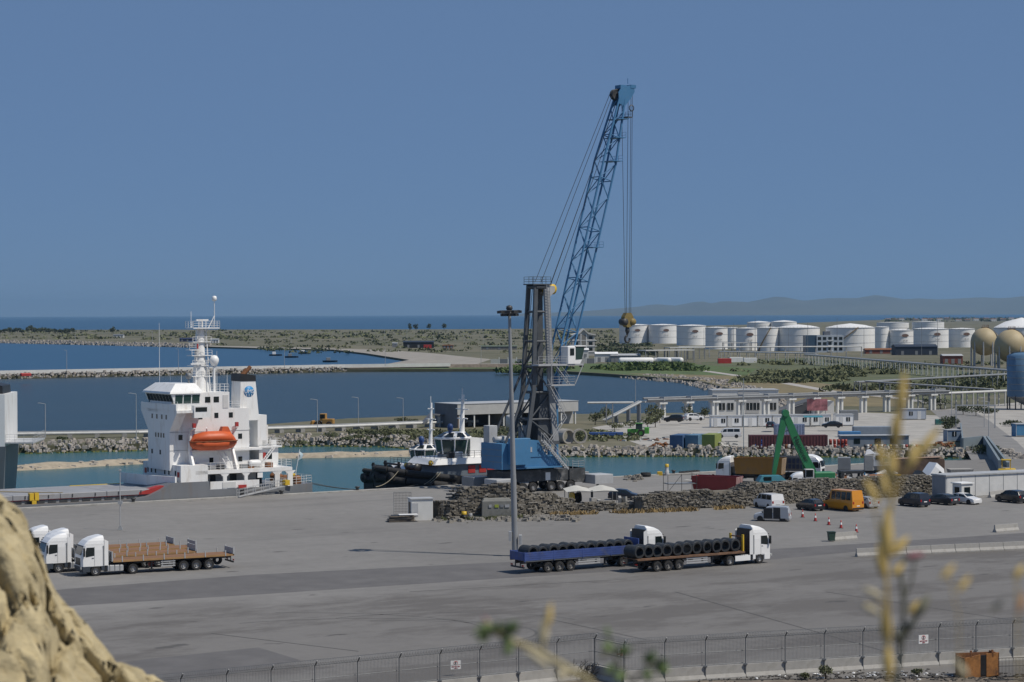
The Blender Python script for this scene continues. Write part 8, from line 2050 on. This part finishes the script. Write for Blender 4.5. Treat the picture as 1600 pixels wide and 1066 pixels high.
def weed(label, D, base, stems, heads, lvs, stem_mat):
    g = PD(base, 1066, D); t = T('dry_weed', label, 'weed', (g.x, g.y, 23.2 - max(0, (g.y - 1.5)) * .187 - .02)); org = Vector(t.location)
    for pts, w in stems:
        mb = MB(); P = [PD(x, y, D) - org for x, y in pts]
        if pts[0][1] > 1060: P = [Vector((0, 0, 0))] + P
        mb.path(P, w / F_PX * D / 2, 6); mb.o('stem', stem_mat, t)
    for a, b, w, m2 in heads: spindle(a, b, w, m2, t, 'seed_head', D + rnd.uniform(-.06, .06))
    for a, b, w, m2 in lvs: leaf(a, b, w, m2, t, D)
weed('tall dry grass with yellow seed heads close to the lookout', 1.9, 1388, [([(1388, 1066), (1389, 980), (1384, 900), (1388, 830), (1396, 760), (1402, 700), (1410, 630), (1412, 590)], 6), ([(1392, 790), (1420, 720), (1452, 690), (1470, 668)], 4), ([(1384, 880), (1360, 770), (1350, 750)], 3), ([(1386, 940), (1350, 945)], 3), ([(1400, 690), (1376, 720)], 3)],
     [((1404, 650), (1414, 578), 26, STRAWF), ((1398, 700), (1402, 640), 28, STRAWF), ((1420, 735), (1432, 690), 26, STRAWF), ((1428, 722), (1466, 668), 24, STRAWF), ((1380, 740), (1372, 690), 22, STRAWF), ((1372, 790), (1352, 748), 22, STRAWF), ((1384, 780), (1378, 735), 22, STRAWF), ((1394, 760), (1392, 700), 24, STRAWF), ((1384, 880), (1386, 792), 34, STRAWF), ((1390, 870), (1420, 838), 24, STRAWF), ((1382, 905), (1372, 850), 26, STRAWF), ((1376, 960), (1344, 945), 18, PALE), ((1380, 935), (1346, 918), 18, PALE), ((1386, 1010), (1383, 940), 28, STRAWF), ((1389, 1066), (1386, 1000), 26, STRAWF), ((1394, 900), (1412, 880), 18, STRAWF)], [], STRAWF)
weed('dark thistle stem with a dull pink flower beside the dry grass', 2.1, 1404, [([(1400, 1066), (1410, 1000), (1412, 940), (1406, 885), (1418, 868)], 7), ([(1410, 1000), (1434, 960), (1448, 935)], 9), ([(1412, 940), (1425, 905), (1430, 870)], 4)],
     [((1412, 872), (1446, 866), 18, PINKF), ((1432, 965), (1452, 928), 24, STEMD), ((1420, 960), (1440, 938), 22, STRAWF), ((1408, 1000), (1412, 970), 14, STEMD)], [((1410, 1010), (1395, 985), 14, STEMD), ((1412, 985), (1432, 970), 14, STEMD)], STEMD)
weed('few pale dry bracts of a weed on a thin stalk beside the grille', 1.7, 1592, [([(1592, 1066), (1590, 980), (1588, 890)], 3), ([(1500, 1066), (1497, 960), (1480, 890)], 2)],
     [((1470, 905), (1492, 882), 16, STRAWF), ((1496, 925), (1516, 900), 16, STRAWF), ((1584, 905), (1600, 882), 18, STRAWF), ((1590, 960), (1600, 925), 18, M('tan_bract', (.35, .2, .1), .8)), ((1548, 955), (1568, 938), 12, STEMD), ((1512, 1060), (1488, 1025), 20, PALE)], [], STRAWF)
weed('thistle with green leaves and straw bracts in front of the fence', 1.8, 905, [([(925, 1066), (880, 1040), (835, 1015), (795, 1000), (770, 985), (758, 970)], 9), ([(850, 1022), (848, 990), (856, 955)], 5), ([(790, 1000), (800, 980)], 4)],
     [((762, 978), (756, 962), 10, PINKF), ((846, 1010), (852, 965), 26, PALE), ((852, 985), (862, 942), 20, STRAWF), ((860, 1045), (820, 1015), 20, PALE), ((900, 1060), (862, 1036), 22, PALE), ((872, 1066), (884, 1040), 26, PALE)],
     [((768, 992), (744, 1000), 16, LEAFG), ((772, 990), (752, 972), 18, LEAFG), ((776, 992), (780, 970), 16, LEAFG), ((786, 990), (812, 972), 24, LEAFG), ((780, 996), (802, 1000), 20, LEAFG), ((756, 985), (740, 990), 16, LEAFG), ((800, 1004), (786, 1026), 16, LEAFG)], M('pale_stem', (.42, .36, .2), .8))
weed('green weed with small dark leaves beside the fence corner', 1.9, 985, [([(985, 1066), (968, 1040), (955, 1010), (950, 990)], 5), ([(985, 1066), (1010, 1045), (1030, 1040)], 5), ([(985, 1066), (1060, 1064)], 4)],
     [((952, 1000), (947, 978), 14, LEAFG), ((940, 1030), (950, 1008), 16, STEMD)], [((960, 1020), (940, 1005), 18, LEAFG), ((962, 1022), (988, 1012), 20, LEAFG), ((975, 1050), (960, 1066), 16, LEAFG), ((1010, 1040), (1022, 1015), 22, LEAFG), ((1020, 1044), (1048, 1046), 20, LEAFG), ((1015, 1046), (1008, 1064), 18, LEAFG), ((1030, 1042), (1040, 1028), 18, LEAFG), ((965, 1040), (945, 1050), 18, LEAFG)], STEMD)

# ------------------------------------------------------------------ haze over the bay
mb = MB(); mb.box(-32000, 32000, -400, 47000, -5.5, 360)
hz = mb.o('haze', None)
hm = bpy.data.materials.new('haze_air'); hm.use_nodes = True
nt = hm.node_tree; nt.nodes.clear()
ho = nt.nodes.new('ShaderNodeOutputMaterial'); pv = nt.nodes.new('ShaderNodeVolumePrincipled')
nt.links.new(pv.outputs[0], ho.inputs['Volume'])
pv.inputs['Density'].default_value = 2.5e-5
pv.inputs['Color'].default_value = (0.44, 0.72, 1.0, 1)
pv.inputs['Anisotropy'].default_value = 0.3
hz.data.materials.append(hm)
tag(hz, 'thin bluish haze in the air over the whole bay', 'haze', kind='stuff')
